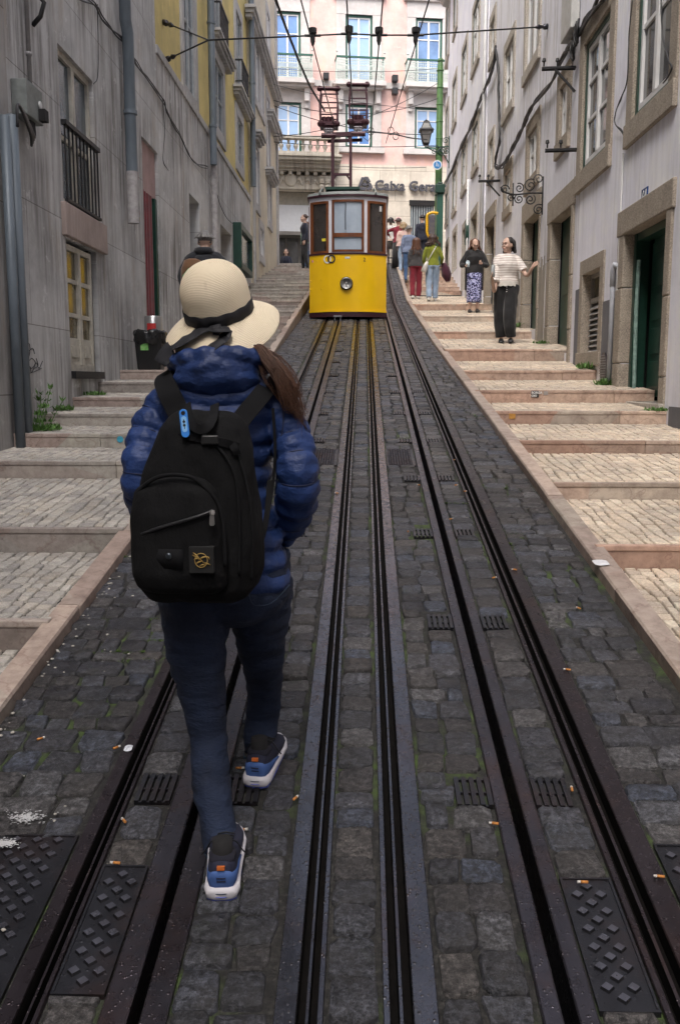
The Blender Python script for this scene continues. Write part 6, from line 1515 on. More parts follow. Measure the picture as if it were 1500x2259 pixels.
m = MB(); a = J7['P'](.08, -.11, 1.40); c = J7['P'](-.15, -.16, 1.0); m.bar(a, c, .025, .006, up=(0,1,0)); m.tube([c, c + Vector((-.04,-.01,-.10)), c + Vector((-.08,0,-.22)), c + Vector((-.02,0,-.24))], [(.03,.03),(.06,.04),(.09,.05),(.05,.03)], 12); tag(m.build("shoulder_bag", M_("white_leather", (.6,.58,.55), .4), None, smooth=True), "white crescent shoulder bag on the back of the woman in olive green", "bag")
m = MB(); c = J7['wR'] + Vector((.05, 0, -.02)); m.tube([c + Vector((0,0,.04)), c + Vector((.05,0,-.10)), c + Vector((.09,.02,-.26)), c + Vector((.13,0,-.42))], [.05,.11,.13,.06], 14); tag(m.build("folded_jacket", cloth("plum_jacket", (.06,.006,.025), .4), None, smooth=True), "plum coloured jacket carried over the arm of the woman in olive green", "jacket")
climber(917, 657, 25.6, 1.62, "woman in charcoal jacket and dark red trousers with long brown hair", m_char, m_red, dict(mat=h_brn, length=.36, vol=1.08, spread=.25, seed=5), stride=.08, shoes=m_wshoe, tor=dict(fl=.03, hipw=.19), topname="charcoal_jacket", legs_r=(.09,.085,.08))
climber(901, 624, 29.0, 1.74, "grey-haired man in grey-blue shirt and jeans climbing the stairs", m_shirt, m_jean, dict(mat=h_gry, length=.04, vol=.97, seed=6), stride=.16, tor=dict(fl=.03, hipw=.18), topname="shirt")
climber(889, 606, 31.0, 1.66, "blond woman wrapped in a pale pink shawl and light jeans", m_pinkc, m_ljean, dict(mat=h_bld, length=.16, vol=1.1, seed=7), stride=.08, shoes=m_wshoe, tor=dict(fl=.06, hipw=.19, wst=.18), topname="pink_shawl")
def arm_up(J): J['eL'] = J['P'](-.36, .05, 1.28); J['wL'] = J['P'](-.30, .25, 1.2)
pc, Jc = climber(878, 602, 31.9, 1.76, "person in pink cap and red jacket with long black skirt near the railing", m_red, m_blk, dict(mat=h_dbr, length=.05, vol=.98, seed=9), stride=0, skirt=((.98,.17,.13),(.6,.2,.16),(.12,.21,.17)), adj=arm_up, topname="red_jacket")
m = MB(); c = Jc['head']; m.lathe([(.10, .03), (.102, .06), (.085, .12), (.04, .15), (0, .155)], c, 14); m.box(c.x - .16, c.y - .06, c.z + .04, c.x + .06, c.y + .06, c.z + .055); m.build("pink_cap", cloth("pink_cap_cloth", (.60,.25,.32)), pc, smooth=False)
climber(930, 600, 32.3, 1.78, "dark-haired man in navy hooded top standing near the green cabinet", m_navy, m_navy, dict(mat=h_blk, length=.03, vol=.95, seed=10), stride=0, topname="hooded_top")
climber(861, 600, 33.2, 1.66, "person in white top with black bobbed hair behind the iron railing", m_whc, M_("beige_skirt_cloth", (.45,.34,.28), .9), dict(mat=h_blk, length=.13, vol=1.08, seed=11), stride=0, skirt=((.98,.16,.13),(.8,.18,.15),(.62,.19,.16)), topname="white_top")
# left side people
def hip_hand(J): J['wR'] = J['P'](.16,.10,.95)
climber(674, 596, 31.2, 1.80, "man in dark quilted jacket standing at the top left beside the tram", m_navy, m_blk, dict(mat=h_dbr, length=.02, vol=.95, seed=12), yaw=PI*.55, stride=.06, facing=False, topname="quilted_jacket")
climber(678, 596, 32.6, 1.62, "person in pale green top and blue trousers half hidden behind the tram", cloth("pale_green_cloth", (.25,.42,.34)), m_jean, dict(mat=h_brn, length=.10, seed=13), stride=.05, topname="green_top")
def sit(J):
    for q in 'LR': J['k'+q] = J['h'+q] + J['fwd']*.4; J['a'+q] = J['k'+q] + Vector((0,0,-.40))
bs = onY(630, 600, 33.9); bs = Vector((bs.x, 34.2, ZT - 1.02)); J = joints(bs, PI, 1.6); sit(J); figure("dark-haired woman peeking over the top left steps", J, m_navy, m_jean, dict(mat=h_dbr, length=.16, vol=1.05, front=False, seed=14), vox=.012, facing=True)
# man with rucksack in front of the left wall, partly behind the hat
def m_adj(J): J['head'] += Vector((0,.04,0)); J['eR'] = J['P'](.29,.04,1.20); J['wR'] = J['P'](.24,.24,1.18); J['eL'] = J['P'](-.27,.02,1.15)
mr, Jm = climber(456, 800, 11.9, 1.75, "man in black padded jacket, grey cap and brown rucksack by the left wall", cloth("black_padded", (.012,.014,.02), .4), m_blk, dict(mat=h_gry, length=.03, vol=.96, seed=15), yaw=.1, stride=.12, adj=m_adj, tor=dict(hipw=.17, wst=.165, bust=.175, dep=1.15), arm_r=(.085,.075,.055), topname="padded_jacket", vox=.010)
m = MB(); h_ = Jm['head']; m.lathe([(.088,-.02),(.093,.02),(.090,.06),(.068,.105),(.03,.125),(0,.128)], h_, 18); m.build("grey_cap", cloth("grey_knit", (.16,.16,.17), bscale=60), mr, smooth=True)
m = MB(); c = Jm['neck'] - Vector((0,.03,.0)); m.tube([c + Vector((.09*math.cos(q*.7), .07*math.sin(q*.7), .01)) for q in range(10)], .045, 8); m.build("hood", bpy.data.materials["black_padded"], mr, smooth=True)
rk = thing("rucksack", Jm['P'](-.12,-.24,1.0), "brown and black rucksack with green trim slung on the man in the black jacket", "rucksack")
m = MB(); rs = []
for zz, w, d in ((.86,.10,.06),(.90,.14,.09),(1.05,.15,.10),(1.22,.14,.09),(1.32,.10,.06),(1.34,.05,.03)): rs.append([Jm['P'](-.13 + w*math.cos(q*PI/8), -.24 + d*math.sin(q*PI/8), zz) for q in range(16)])
m.rings(rs); m.build("bag", cloth("brown_canvas", (.16,.075,.03), .5), rk, smooth=True)
m = MB(); m.tube([Jm['P'](-.24,-.33,.95), Jm['P'](-.22,-.35,1.12), Jm['P'](-.15,-.35,1.2)], .025, 6); m.build("green_trim", M_("green_strap", (.03,.35,.10), .6), rk, smooth=True)
# ================================================= THE WALKER (seen from behind, near)
P = onY
pL = onG(487, 1992); pR = onG(566, 1742)
wk = thing("person", ((pL.x + pR.x)/2, (pL.y + pR.y)/2, (pL.z + pR.z)/2), "woman walking uphill in straw hat, blue quilted jacket, dark jeans and blue trainers", "person")
YH = 2.66
def W3(x, y, Y=YH): return P(x, y, Y)
S2M = lambda px, Y=YH: px / 2000 * Y * 1.0
m, t, b = newmat("blue_quilted_nylon"); v = pos_node(t); n1 = noise(t, v, 7, 5, .6)
t.links.new(ramp(t, n1, [(.3, (.010,.024,.085)), (.7, (.017,.043,.155))]), b.inputs['Base Color']); b.inputs['Roughness'].default_value = .55; b.inputs['Specular IOR Level'].default_value = .35
nn = bump(t, noise(t, pos_node(t, (1, 1, 1.6)), 9, 4, .55), .6, .03); nn = bump(t, noise(t, pos_node(t, (2.2, 2.2, .6)), 16, 4, .55), .35, .014, nn); t.links.new(nn, b.inputs['Normal']); m_puf = m
m, t, b = newmat("dark_denim"); v = pos_node(t); n1 = noise(t, v, 9, 5, .6)
t.links.new(ramp(t, n1, [(.3, (.005,.010,.027)), (.7, (.011,.022,.056))]), b.inputs['Base Color']); b.inputs['Roughness'].default_value = .85
nn = bump(t, noise(t, pos_node(t, (1, 1, 2.6)), 11, 5, .6), .7, .02); nn = bump(t, noise(t, pos_node(t, (1, 1, .3)), 260, 2), .35, .0012, nn); t.links.new(nn, b.inputs['Normal']); m_den = m
m, t, b = newmat("black_rucksack_canvas"); v = pos_node(t)
t.links.new(ramp(t, noise(t, v, 6, 5, .6), [(.3, (.003,.003,.0035)), (.7, (.007,.007,.0075))]), b.inputs['Base Color']); b.inputs['Roughness'].default_value = .9; b.inputs['Specular IOR Level'].default_value = .2
nn = bump(t, noise(t, pos_node(t, (1, 1, .6)), 8, 6, .6), .6, .03); nn = bump(t, noise(t, v, 300, 2), .3, .001, nn); t.links.new(nn, b.inputs['Normal']); m_pack = m
m_web = M_("black_webbing", (.006,.006,.007), .85, spec=.2, bscale=250, bmp=.5, bd=.001)
# ---- body (mostly covered)
J = joints(Vector((-.36, YH, .40)), 0, 1.62); J['head'] = W3(485, 712, 2.70); J['neck'] = W3(485, 812, 2.68); J['hf'] = Vector((.02, .99, .05)); J['k'] = .96
J['sR'] = W3(608, 895); J['sL'] = W3(362, 895); J['eR'] = W3(655, 1050, 2.60); J['eL'] = W3(314, 1050, 2.60); J['wR'] = W3(622, 1178, 2.80); J['wL'] = W3(350, 1175, 2.80)
J['hL'] = W3(432, 1262, 2.64); J['hR'] = W3(560, 1262, 2.70); J['kL'] = W3(462, 1610, 2.62); J['kR'] = W3(582, 1505, 2.98)
aL = Vector((pL.x + .005, pL.y + .07, pL.z + .115)); aR = Vector((pR.x + .012, pR.y + .06, pR.z + .105)); J['aL'] = aL; J['aR'] = aR; J['pel'] = W3(497, 1230)
b_ = MB(); headmesh(b_, J)
for q in 'LR':
    limb(b_, [J['s'+q], J['e'+q], J['w'+q]], [.036,.032,.028,.022]); hand(b_, J['w'+q], (J['w'+q] - J['e'+q]) + Vector((0,.1,-.05)), Vector((-1 if q == 'R' else 1, 0, 0)), Vector((0,0,1)), .92, .5)
    pass
limb(b_, [P(x, y, Y) for x, y, Y in ((436,1240,2.64),(432,1330,2.63),(436,1450,2.62),(456,1560,2.61),(462,1625,2.60),(468,1730,2.54),(480,1810,2.48),(488,1880,2.44))], [.06,.055,.05,.04,.035,.034,.03,.026])
limb(b_, [P(x, y, Y) for x, y, Y in ((560,1240,2.70),(572,1320,2.72),(576,1420,2.80),(583,1500,2.92),(580,1570,2.98),(573,1630,2.96),(570,1675,2.93))], [.06,.055,.045,.035,.034,.03,.026])
b_.rings([ell(J['pel'].lerp(J['neck'], t_), Vector((1,0,0)), Vector((0,1,0)), w_, d_) for t_, w_, d_ in ((-.1,.13,.09),(.3,.11,.08),(.7,.13,.09),(.95,.10,.07),(1.02,.05,.05))])
fused(b_, "body", m_skin, wk, .008, 1)
# ---- quilted jacket: puffed baffles as real relief
lv = [(1300,500,147,.125),(1285,499,147,.128),(1240,497,143,.128),(1180,490,138,.122),(1100,480,122,.115),(1020,477,126,.118),(940,480,138,.13),(885,484,144,.125),(850,486,128,.11),(825,486,100,.09),(800,486,70,.075),(780,486,55,.065)]
jk = MB(); ys = np.arange(1300, 779, -4.0); rs = []
A_ = np.array(lv)[::-1]
def puff(u, depth=.13): return 1 - depth * (1 - abs(math.sin(PI*u))**.55)
for y in ys:
    cx = np.interp(y, A_[:,0], A_[:,1]); hw_ = np.interp(y, A_[:,0], A_[:,2]); dp_ = np.interp(y, A_[:,0], A_[:,3])
    r_ = []; n = 72
    for j in range(n):
        a = 2*PI*j/n; yy = y + 5*math.sin(a*2 + 1) + 3*math.sin(a*5)
        pf = puff((1300 - yy)/46.0) * (1 + .008*math.sin(a*13 + y*.07))
        X = math.copysign(abs(math.cos(a))**.9, math.cos(a)); Yy = math.copysign(abs(math.sin(a))**.9, math.sin(a))
        c = W3(cx, y); r_.append(c + Vector((X*S2M(hw_)*pf, Yy*dp_*pf, 0)))
    rs.append(r_)
jk.rings(rs)
seams = []
def sleeve(pts, rad, ph=0.0, sp=.062):
    cp = curve_pts(pts, 26); L = 0; rr_ = []; prev = cp[0]; tot = sum((cp[i+1] - cp[i]).length for i in range(len(cp)-1))
    lastv = None
    for i, p in enumerate(cp):
        L += (p - prev).length; prev = p; vi = math.floor(L/sp + ph)
        if lastv is not None and vi != lastv and .08 < L/tot < .97: seams.append((i, p, (cp[min(i+1,len(cp)-1)] - cp[i-1]).normalized(), float(np.interp(L/tot, np.linspace(0, 1, len(rad)), rad))*.80))
        lastv = vi; r0 = np.interp(L/tot, np.linspace(0, 1, len(rad)), rad); rr_.append(r0 * puff(L/sp + ph, .20) * (1 + .02*math.sin(i*1.1)))
    jk.tube(cp, rr_, 28)
k_ = lambda px: px/2000*2.62
sleeve([W3(560, 868), W3(605, 893), W3(640, 960, 2.63), W3(657, 1050, 2.58), W3(650, 1120, 2.66), W3(622, 1190, 2.80)], [k_(40), k_(46), k_(50), k_(50), k_(48), k_(40), k_(30)])
sleeve([W3(410, 868), W3(365, 893), W3(329, 960, 2.63), W3(313, 1050, 2.58), W3(322, 1115, 2.66), W3(352, 1180, 2.80)], [k_(40), k_(46), k_(49), k_(47), k_(43), k_(38), k_(30)], .3)
# cuffs tucked into pockets
jk.tube([W3(622, 1180, 2.78), W3(600, 1200, 2.80)], [k_(26), k_(24)], 14)
jacket = fused(jk, "quilted_jacket", m_puf, wk, .0055, 1, rumple(.005, 26, (1,1,.9)))
# seams
sm = MB()
for i_, p_, t_, r_ in seams:
    u_ = t_.cross(Vector((0,1,0))).normalized(); w_ = t_.cross(u_); sm.tube([p_ + (u_*math.cos(q*PI/12) + w_*math.sin(q*PI/12))*(r_ + .0035) for q in range(25)], .0022, 5)
m_seam = M_("navy_seam", (.008,.014,.05), .7)
for pts in ([(622, 868), (625, 930), (615, 1000), (607, 1090)],):
    sm.tube(curve_pts([W3(x, y, YH - .105 + (.02 if x > 600 else 0)) for x, y in pts], 6), .0025, 5)
sm.build("seam", m_seam, jacket, smooth=True)
# hood: crumpled padded collar
hd = MB()
def hoodshape(cx, cy, Y, rx, ry, rz, ph, tilt):
    rs = []; n = 60
    for i in range(1, 40):
        a = PI*i/40; r_ = []
        for j in range(n):
            q = 2*PI*j/n; pf = 1 - .07*(1 - abs(math.sin((i/40*3.6 + .12*math.sin(q*2) + ph)*PI))**.5) - .05*max(0, math.cos((q - 4.9)*9))*math.exp(-((q - 4.9)*3)**2)
            X = rx*math.sin(a)**.75*math.cos(q)*pf; Yv = ry*math.sin(a)**.75*math.sin(q)*pf; Z = -rz*math.cos(a)*(1 + .04*math.sin(q*3))
            r_.append(W3(cx, cy, Y) + Vector((X + Z*.15, Yv + Z*-.25, Z + X*tilt)))
        rs.append(r_)
    hd.rings(rs)
hoodshape(478, 832, 2.60, .126, .095, .072, .0, -.05)
hoodshape(508, 812, 2.66, .105, .09, .052, .4, .0)
hd.tube(curve_pts([W3(392, 800, 2.72), W3(388, 800, 2.62), W3(420, 790, 2.55), W3(480, 783, 2.54), W3(540, 785, 2.56), W3(575, 800, 2.62), W3(575, 812, 2.72)], 8), [.026 + .003*math.sin(i*1.3) for i in range(49)], 16)
fused(hd, "hood", m_puf, wk, .005, 2, rumple(.006, 24, (1,1,1.2)))
# ---- jeans
jn = MB(); kk = lambda px, Y: px/2000*Y
def leg(pts):
    cp = curve_pts([P(x, y, Y) for x, y, Y, _ in pts], 12); R0 = [kk(r_, Y) for _, _, Y, r_ in pts]; n = len(cp); out = []
    for i in range(n):
        u = i/(n-1)*(len(pts)-1); r_ = np.interp(u, range(len(R0)), R0); out.append((r_*(1 + .018*math.sin(i*1.7) + .012*math.sin(i*.8)), r_*1.06))
    jn.tube(cp, out, 26, up=(0,1,0))
leg([(436,1225,2.64,80),(432,1330,2.63,84),(436,1450,2.62,66),(452,1560,2.61,50),(459,1625,2.60,43),(466,1730,2.54,46),(479,1810,2.48,41),(489,1878,2.435,42)])
leg([(560,1225,2.70,80),(572,1320,2.72,76),(576,1420,2.80,54),(583,1500,2.92,41),(580,1570,2.98,39),(573,1630,2.96,37),(570,1664,2.94,34)])
jn.rings([ell(W3(497, y), Vector((1,0,0)), Vector((0,1,0)), S2M(w_), d_, 30) for y, w_, d_ in ((1210,132,.11),(1260,142,.125),(1310,146,.13),(1350,120,.11),(1375,70,.07))])
jeans = fused(jn, "jeans", m_den, wk, .0055, 1, rumple(.006, 16, (.7,.7,1.8)))
fr = MB(); rr = random.Random(2)
for c, r_ in ((P(489, 1878, 2.435), kk(41, 2.435)), (P(570, 1664, 2.94), kk(34, 2.94))):
    for i in range(110):
        a = rr.random()*2*PI; p = c + Vector((math.cos(a)*r_*1.0, math.sin(a)*r_*1.03, .004)); fr.tube([p, p + Vector((rr.uniform(-.004,.004), rr.uniform(-.004,.004), -rr.uniform(.006,.016)))], .0008, 3)
fr.build("frayed_hem", M_("frayed_thread", (.05,.10,.16), .9), jeans)
m_stitch = M_("blue_stitch", (.02,.035,.07), .8)
st = MB(); 
for pts in ([(545,1300),(560,1335),(600,1330),(640,1290)], [(370,1330),(400,1350),(450,1345)]): st.tube(curve_pts([W3(x, y, 2.535) for x, y in pts], 5), .0018, 4)
st.build("pocket_stitching", m_stitch, jeans)
# ---- trainers
m_up = M_("blue_knit_upper", (.055,.12,.34), .75, var=.25, scale=20, bscale=180); m_navyk = M_("navy_knit_upper", (.012,.014,.035), .85, bscale=180, bmp=.4); m_mid = M_("white_foam_sole", (.62,.60,.64), .6, var=.15, scale=10); m_out = M_("violet_blue_outsole", (.10,.14,.55), .45); m_org = M_("orange_tab", (.65,.16,.03), .6)
def trainer(c, d, pitch, name, lift=0):
    d = Vector((d.x, d.y, 0)).normalized(); fz = math.tan(pitch); f = Vector((d.x, d.y, fz)).normalized(); s = f.cross(Vector((0,0,1))).normalized(); u = s.cross(f).normalized(); c = c + u*lift
    r_ = thing("x", (0,0,0)); bpy.data.objects.remove(r_)
    def sec(t, w, z0, z1, pw=.7, n=18):
        w *= 1.1
        o = []
        for j in range(n):
            q = 2*PI*j/n; X = math.copysign(abs(math.cos(q))**pw, math.cos(q))*w; Z = math.copysign(abs(math.sin(q))**pw, math.sin(q)); o.append(c + f*t + s*X + u*(z0 + (z1 - z0)*(Z*.5 + .5)))
        return o
    up_ = MB()
    up_.rings([sec(-.012,.018,.030,.085,.8), sec(-.006,.028,.026,.100), sec(.01,.034,.025,.108), sec(.04,.036,.025,.100), sec(.08,.036,.025,.090), sec(.12,.040,.025,.078), sec(.17,.044,.025,.060), sec(.21,.042,.025,.048), sec(.245,.030,.025,.040), sec(.258,.015,.027,.034)])
    so = up_.build("shoe", m_navyk, wk, smooth=True)
    if name: tag(so, name)
    hl = MB(); hl.rings([sec(-.018,.018,.030,.076,.8), sec(-.012,.031,.026,.088), sec(.01,.0375,.025,.086), sec(.05,.0395,.025,.070), sec(.09,.0395,.025,.050), sec(.12,.042,.025,.036)]); hl.build("heel_counter", m_up, so, smooth=True)
    ms = MB(); ms.rings([sec(-.030,.022,.010,.036,.6), sec(-.024,.037,.006,.040,.6), sec(0,.044,.005,.041,.6), sec(.06,.043,.005,.036,.6), sec(.13,.047,.005,.034,.6), sec(.20,.050,.006,.032,.6), sec(.245,.038,.010,.031,.6), sec(.272,.016,.018,.030,.6)]); ms.build("midsole", m_mid, so, smooth=True)
    for zz in (.018, .029):
        g = MB(); g.tube([c + f*t + s*(w*math.sin(a)) + u*zz + f*(-.031 + .031*(1 - math.cos(a)))*0 - f*(.0) for t, w, a in [(-.031 + .036*(1 - math.cos(a)), .0455, a) for a in np.linspace(-1.5, 1.5, 15)]], .0016, 5); g.build("sole_groove", m_out if zz < .02 else m_stitch, so, smooth=True)
    os_ = MB(); os_.rings([sec(-.026,.02,.0,.010,.6), sec(-.018,.036,.0,.009,.6), sec(.03,.041,.0,.008,.6), sec(.13,.044,.0,.008,.6), sec(.21,.046,.001,.009,.6), sec(.26,.02,.010,.018,.6)]); os_.build("outsole", m_out, so, smooth=True)
    ck = MB(); ck.rings([sec(.006,.022,.088,.106), sec(.016,.030,.090,.112), sec(.045,.034,.090,.110), sec(.07,.030,.085,.104)]); ck.build("collar", M_("dark_collar", (.008,.008,.018), .9), so, smooth=True)
    tb = MB(); q = c - f*.012 + u*.098; tb.bar(q - s*.010, q + s*.010, .008, .010); tb.build("pull_tab", m_org, so)
    ln = MB()
    for zz in (.070, .060): q = c - f*.0185 + u*zz; ln.bar(q - s*.012, q + s*.012, .003, .003)
    ln.build("heel_mark", M_("dark_heel_mark", (.012,.015,.04), .7), so)
    lc = MB()
    for i in range(5): tt = .09 + i*.018; q = c + f*tt + u*(.094 - i*.006); lc.tube([q - s*.024, q + u*.006, q + s*.024], .0024, 5)
    for sg in (-1, 1): q = c + f*.085 + u*.098; lc.tube(curve_pts([q, q + s*sg*.03 + u*.01, q + s*sg*.05 - u*.02, q + s*sg*.062 - u*.035], 4), .002, 5)
    lc.build("laces", m_black, so, smooth=True)
    sk_ = MB(); sk_.tube([c + f*.04 + u*.07, c + f*.045 + u*.10, c + f*.05 + u*.14], [.030,.028,.027], 14); sk_.build("sock", m_dark, so, smooth=True)
dR = onG(618, 1622) - onG(566, 1742); sp_ = math.atan(SL)
trainer(pL + Vector((0, .03, .0)), Vector((-.07, 1, 0)), sp_ + .03, "left trainer, heel towards the viewer", .004)
trainer(pR + Vector((0, .03, .0)), dR, math.atan(SL*dR.y/Vector((dR.x, dR.y)).length), "right trainer, stepping ahead with toes turned out", .004)
# ---- straw hat (own local frame)
m, t, b = newmat("woven_straw"); at = _n(t, 'ShaderNodeAttribute', attribute_name='arc'); v = pos_node(t, world=False)
sn = math_(t, 'SINE', math_(t, 'MULTIPLY', at.outputs['Fac'], 1400.0)); s2 = noise(t, v, 160, 3); n1 = noise(t, v, 6, 4)
base = ramp(t, n1, [(.3, (.78,.66,.48)), (.7, (.88,.77,.59))]); base = mixc(t, ramp(t, noise(t, v, 16, 2), [(.68, 0), (.74, .35)]), base, (.45,.30,.17)); base = mixc(t, 1.0, base, ramp(t, sn, [(.0, (.88,.87,.84)), (.6, (1,1,1))]), 'MULTIPLY'); t.links.new(base, b.inputs['Base Color']); b.inputs['Roughness'].default_value = .7
t.links.new(bump(t, s2, .35, .002, bump(t, sn, .55, .0018)), b.inputs['Normal']); m_straw = m
hc = W3(484, 690, 2.68); MH = Matrix.Translation(hc) @ Matrix.Rotation(R(9), 4, 'Y').inverted() @ Matrix.Rotation(R(27), 4, 'X')
def hat_lathe(prof, n, name, mat, wob=0.0):
    mb = MB(); rs = []
    for r_, h in prof:
        rs.append([MH @ Vector((r_*math.cos(2*PI*j/n), r_*1.04*math.sin(2*PI*j/n), h + (wob*max(0, r_ - .10)/.07*(math.sin(2*(2*PI*j/n) + .6) + .35*math.sin(3*(2*PI*j/n) + 1))))) for j in range(n)])
    mb.rings(rs, cap=False); return mb
crown = []
for i in range(26):
    a = i/25*PI/2; crown.append((.002 + .0965*math.sin(a)**.82, .062 + .090*math.cos(a)))
crown += [(.0990, .045), (.0995, .02), (.100, .0)]
brim = [(.102, -.003), (.112, -.008), (.124, -.014), (.136, -.021), (.148, -.029), (.158, -.037), (.166, -.045), (.170, -.050)]
prof = crown + brim; full = prof + [(.1705, -.052), (.169, -.0525)] + [(r_ - .001, h - .003) for r_, h in brim[::-1]] + [(.098, -.003)] + [(max(.001, r_ - .003), h - .003) for r_, h in crown[::-1]]
mb = hat_lathe(full, 96, "hat", m_straw, .010)
arc = [0]
for i in range(1, len(full)): arc.append(arc[-1] + math.hypot(full[i][0] - full[i-1][0], full[i][1] - full[i-1][1]))
hat = mb.build("straw_hat", m_straw, wk, smooth=True); me = hat.data
if len(me.vertices) == len(full)*96: at_ = me.attributes.new('arc', 'FLOAT', 'POINT'); at_.data.foreach_set('value', np.repeat(arc, 96))
m_rib = M_("black_grosgrain_ribbon", (.010,.010,.014), .75, bscale=120, bmp=.4, bd=.002)
bd = hat_lathe([(.1005,-.001),(.1025,.0),(.1025,.030),(.1005,.033)], 96, "band", m_rib)
# band pleats
bd.v = [tuple(Vector(v_) + (MH.to_3x3() @ Vector((0,0,1)))*(.0012*math.sin(i*.9))) for i, v_ in enumerate(bd.v)]
band_ = bd.build("hat_band", m_rib, hat, smooth=True)
Mi = MH.inverted()
def on_brim(x, y, lift=.004):
    """point on the brim's cone under a picture position"""
    d = ray(x, y); o = Vector((0,0,HC)); lo = Mi @ o; ld = Mi.to_3x3() @ d; best = None
    for i in range(400):
        t = 2.35 + i*.0012; p = lo + ld*t; r_ = math.hypot(p.x, p.y); h = float(np.interp(r_, [a for a, _ in brim] + [.30], [b2 for _, b2 in brim] + [-.14]))
        th = math.atan2(p.y, p.x); h += .010*max(0, r_ - .10)/.07*(math.sin(2*th + .6) + .35*math.sin(3*th + 1))
        if p.z < h + lift: return MH @ p
    return MH @ (lo + ld*2.6)
def ribbon(cl, w, name="ribbon_tail", th=.0016):
    P_ = curve_pts(cl, 6); mb = MB(); rs = []; nrm = (MH.to_3x3() @ Vector((0,0,1))).normalized()
    for i, p in enumerate(P_):
        t = (P_[min(i+1, len(P_)-1)] - P_[max(i-1, 0)]).normalized(); s = t.cross(nrm).normalized(); ww = np.interp(i/(len(P_)-1), np.linspace(0, 1, len(w)), w)
        nz_ = nrm*.0022*math.sin(i*.8)
        rs.append([p - s*ww + nz_, p - s*ww*.3 + nrm*.002 + nz_, p + s*ww*.3 + nrm*.001 - nz_, p + s*ww, p + s*ww - nrm*th, p - s*ww - nrm*th])
    mb.rings(rs); return mb.build(name, m_rib, band_, smooth=True)
ribbon([on_brim(470, 722, .014), on_brim(440, 728, .008), on_brim(405, 746, .006), on_brim(380, 764, .006), W3(352, 800, 2.60)], [.020, .040, .050, .050, .036])
ribbon([on_brim(505, 726, .014), on_brim(490, 742, .008), on_brim(468, 758, .006), on_brim(438, 776, .006), W3(415, 795, 2.56)], [.018, .036, .042, .040, .032])
ribbon([on_brim(462, 722, .016), on_brim(485, 724, .022), on_brim(508, 726, .016)], [.018, .024, .018], "bow_loop")
ribbon([on_brim(476, 716, .018), on_brim(476, 726, .024), on_brim(477, 738, .012)], [.014, .018, .012], "bow_knot")
# ---- ponytail over the right shoulder
hr = MB(); rr = random.Random(11)
for i in range(460):
    a = rr.random()*2*PI; d = math.sqrt(rr.random()); e = Vector((math.cos(a)*d, math.sin(a)*d, rr.uniform(-1, 1)))
    spread = rr.random(); flow = rr.random() + rr.gauss(0, .5)
    pts = [W3(545 + 8*e.x, 772 + 5*e.y, 2.63 + .02*e.z), W3(572 + 10*e.x, 768 + 10*e.y, 2.60 + .03*e.z), W3(594 + 15*e.x, 796 + 17*e.y, 2.58 + .035*e.z), W3(620 + 14*e.x + 8*flow, 835 + 26*e.y, 2.58 + .05*e.z), W3(640 + 14*e.x + 14*flow, 868 + 30*spread + 18*e.y, 2.59 + .05*e.z)]
    if spread > .55: pts.append(W3(655 + 10*e.x + 6*flow, 905 + 30*flow, 2.60 + .04*e.z))
    cp = curve_pts(pts, 5); n = len(cp); w_ = rr.uniform(.0006, .0014); hr.tube(cp, [w_*(1 - .75*(q/n)**2) for q in range(n)], 4)
for i in range(70):
    a = rr.random()*6.28; hr.tube(curve_pts([W3(556, 772, 2.62), W3(590 + 22*math.cos(a), 795 + 24*math.sin(a), 2.58), W3(625 + 34*math.cos(a), 845 + 30*math.sin(a), 2.57 + .05*rr.random()), W3(650 + 30*rr.random(), 900 + 50*rr.random(), 2.60)], 5), .0005, 3)
for i in range(90):
    x0 = rr.uniform(385, 560); hr.tube(curve_pts([W3(x0, 756, 2.66), W3(x0 + rr.uniform(-6, 6), 775, 2.60), W3(x0 + rr.uniform(-15, 25), 795, 2.60)], 4), .0014, 4)
m_pt = hair_mat("chestnut_hair", (.16,.075,.045)); hr.build("hair", m_pt, wk, smooth=True)
hb = MB(); hb.rings([ell(W3(488, 760, 2.70) + Vector((0,0,dz)), Vector((1,0,0)), Vector((0,1,0)), w_, w_*1.05, 20) for dz, w_ in ((.06,.07),(.02,.082),(-.03,.08),(-.08,.06))]);
hb.build("hair_mass", m_pt, wk, smooth=True)
# ================================================= HER RUCKSACK
YB = 2.40
B3 = lambda x, y, Y=YB: P(x, y, Y)
pk2 = thing("rucksack", tuple(B3(443, 1318)), "black canvas rucksack with silver zip puller and blue tag on the walking woman's back", "rucksack")
kb = lambda px, Y=YB: px/2000*Y
def slab(levels, Yc, depth_near, depth_far, n=40, pw=.62, vary=0):
    mb = MB(); rs = []; L = np.array(levels, float)[::-1]; ys_ = np.arange(levels[-1][0], levels[0][0] - .1, -5.0)
    for y in ys_:
        cx = np.interp(y, L[::-1][:,0], L[::-1][:,1]) if L[0][0] > L[-1][0] else np.interp(y, L[:,0], L[:,1]); hw_ = np.interp(y, sorted(L[:,0]), [l[2] for l in sorted(levels)]); dd = np.interp(y, sorted(L[:,0]), [l[3] for l in sorted(levels)])
        c = P(cx, y, Yc); r_ = []
        for j in range(n):
            q = 2*PI*j/n; X = math.copysign(abs(math.cos(q))**pw, math.cos(q)); Yv = math.copysign(abs(math.sin(q))**pw, math.sin(q)); D = depth_far if Yv > 0 else depth_near
            w_ = 1 + vary*(math.sin(q*3 + y*.045) + .6*math.sin(q*7 + y*.09))
            r_.append(c + Vector((X*kb(hw_)*w_, Yv*D*dd*w_, 0)))
        rs.append(r_)
    mb.rings(rs); return mb
lv = sorted([(903,452,50,.35),(915,452,72,.55),(940,450,95,.75),(985,447,112,.88),(1040,444,124,.95),(1100,443,133,1),(1180,442,140,1.05),(1250,441,143,1.05),(1290,440,135,.95),(1310,440,115,.75),(1320,440,80,.45)])
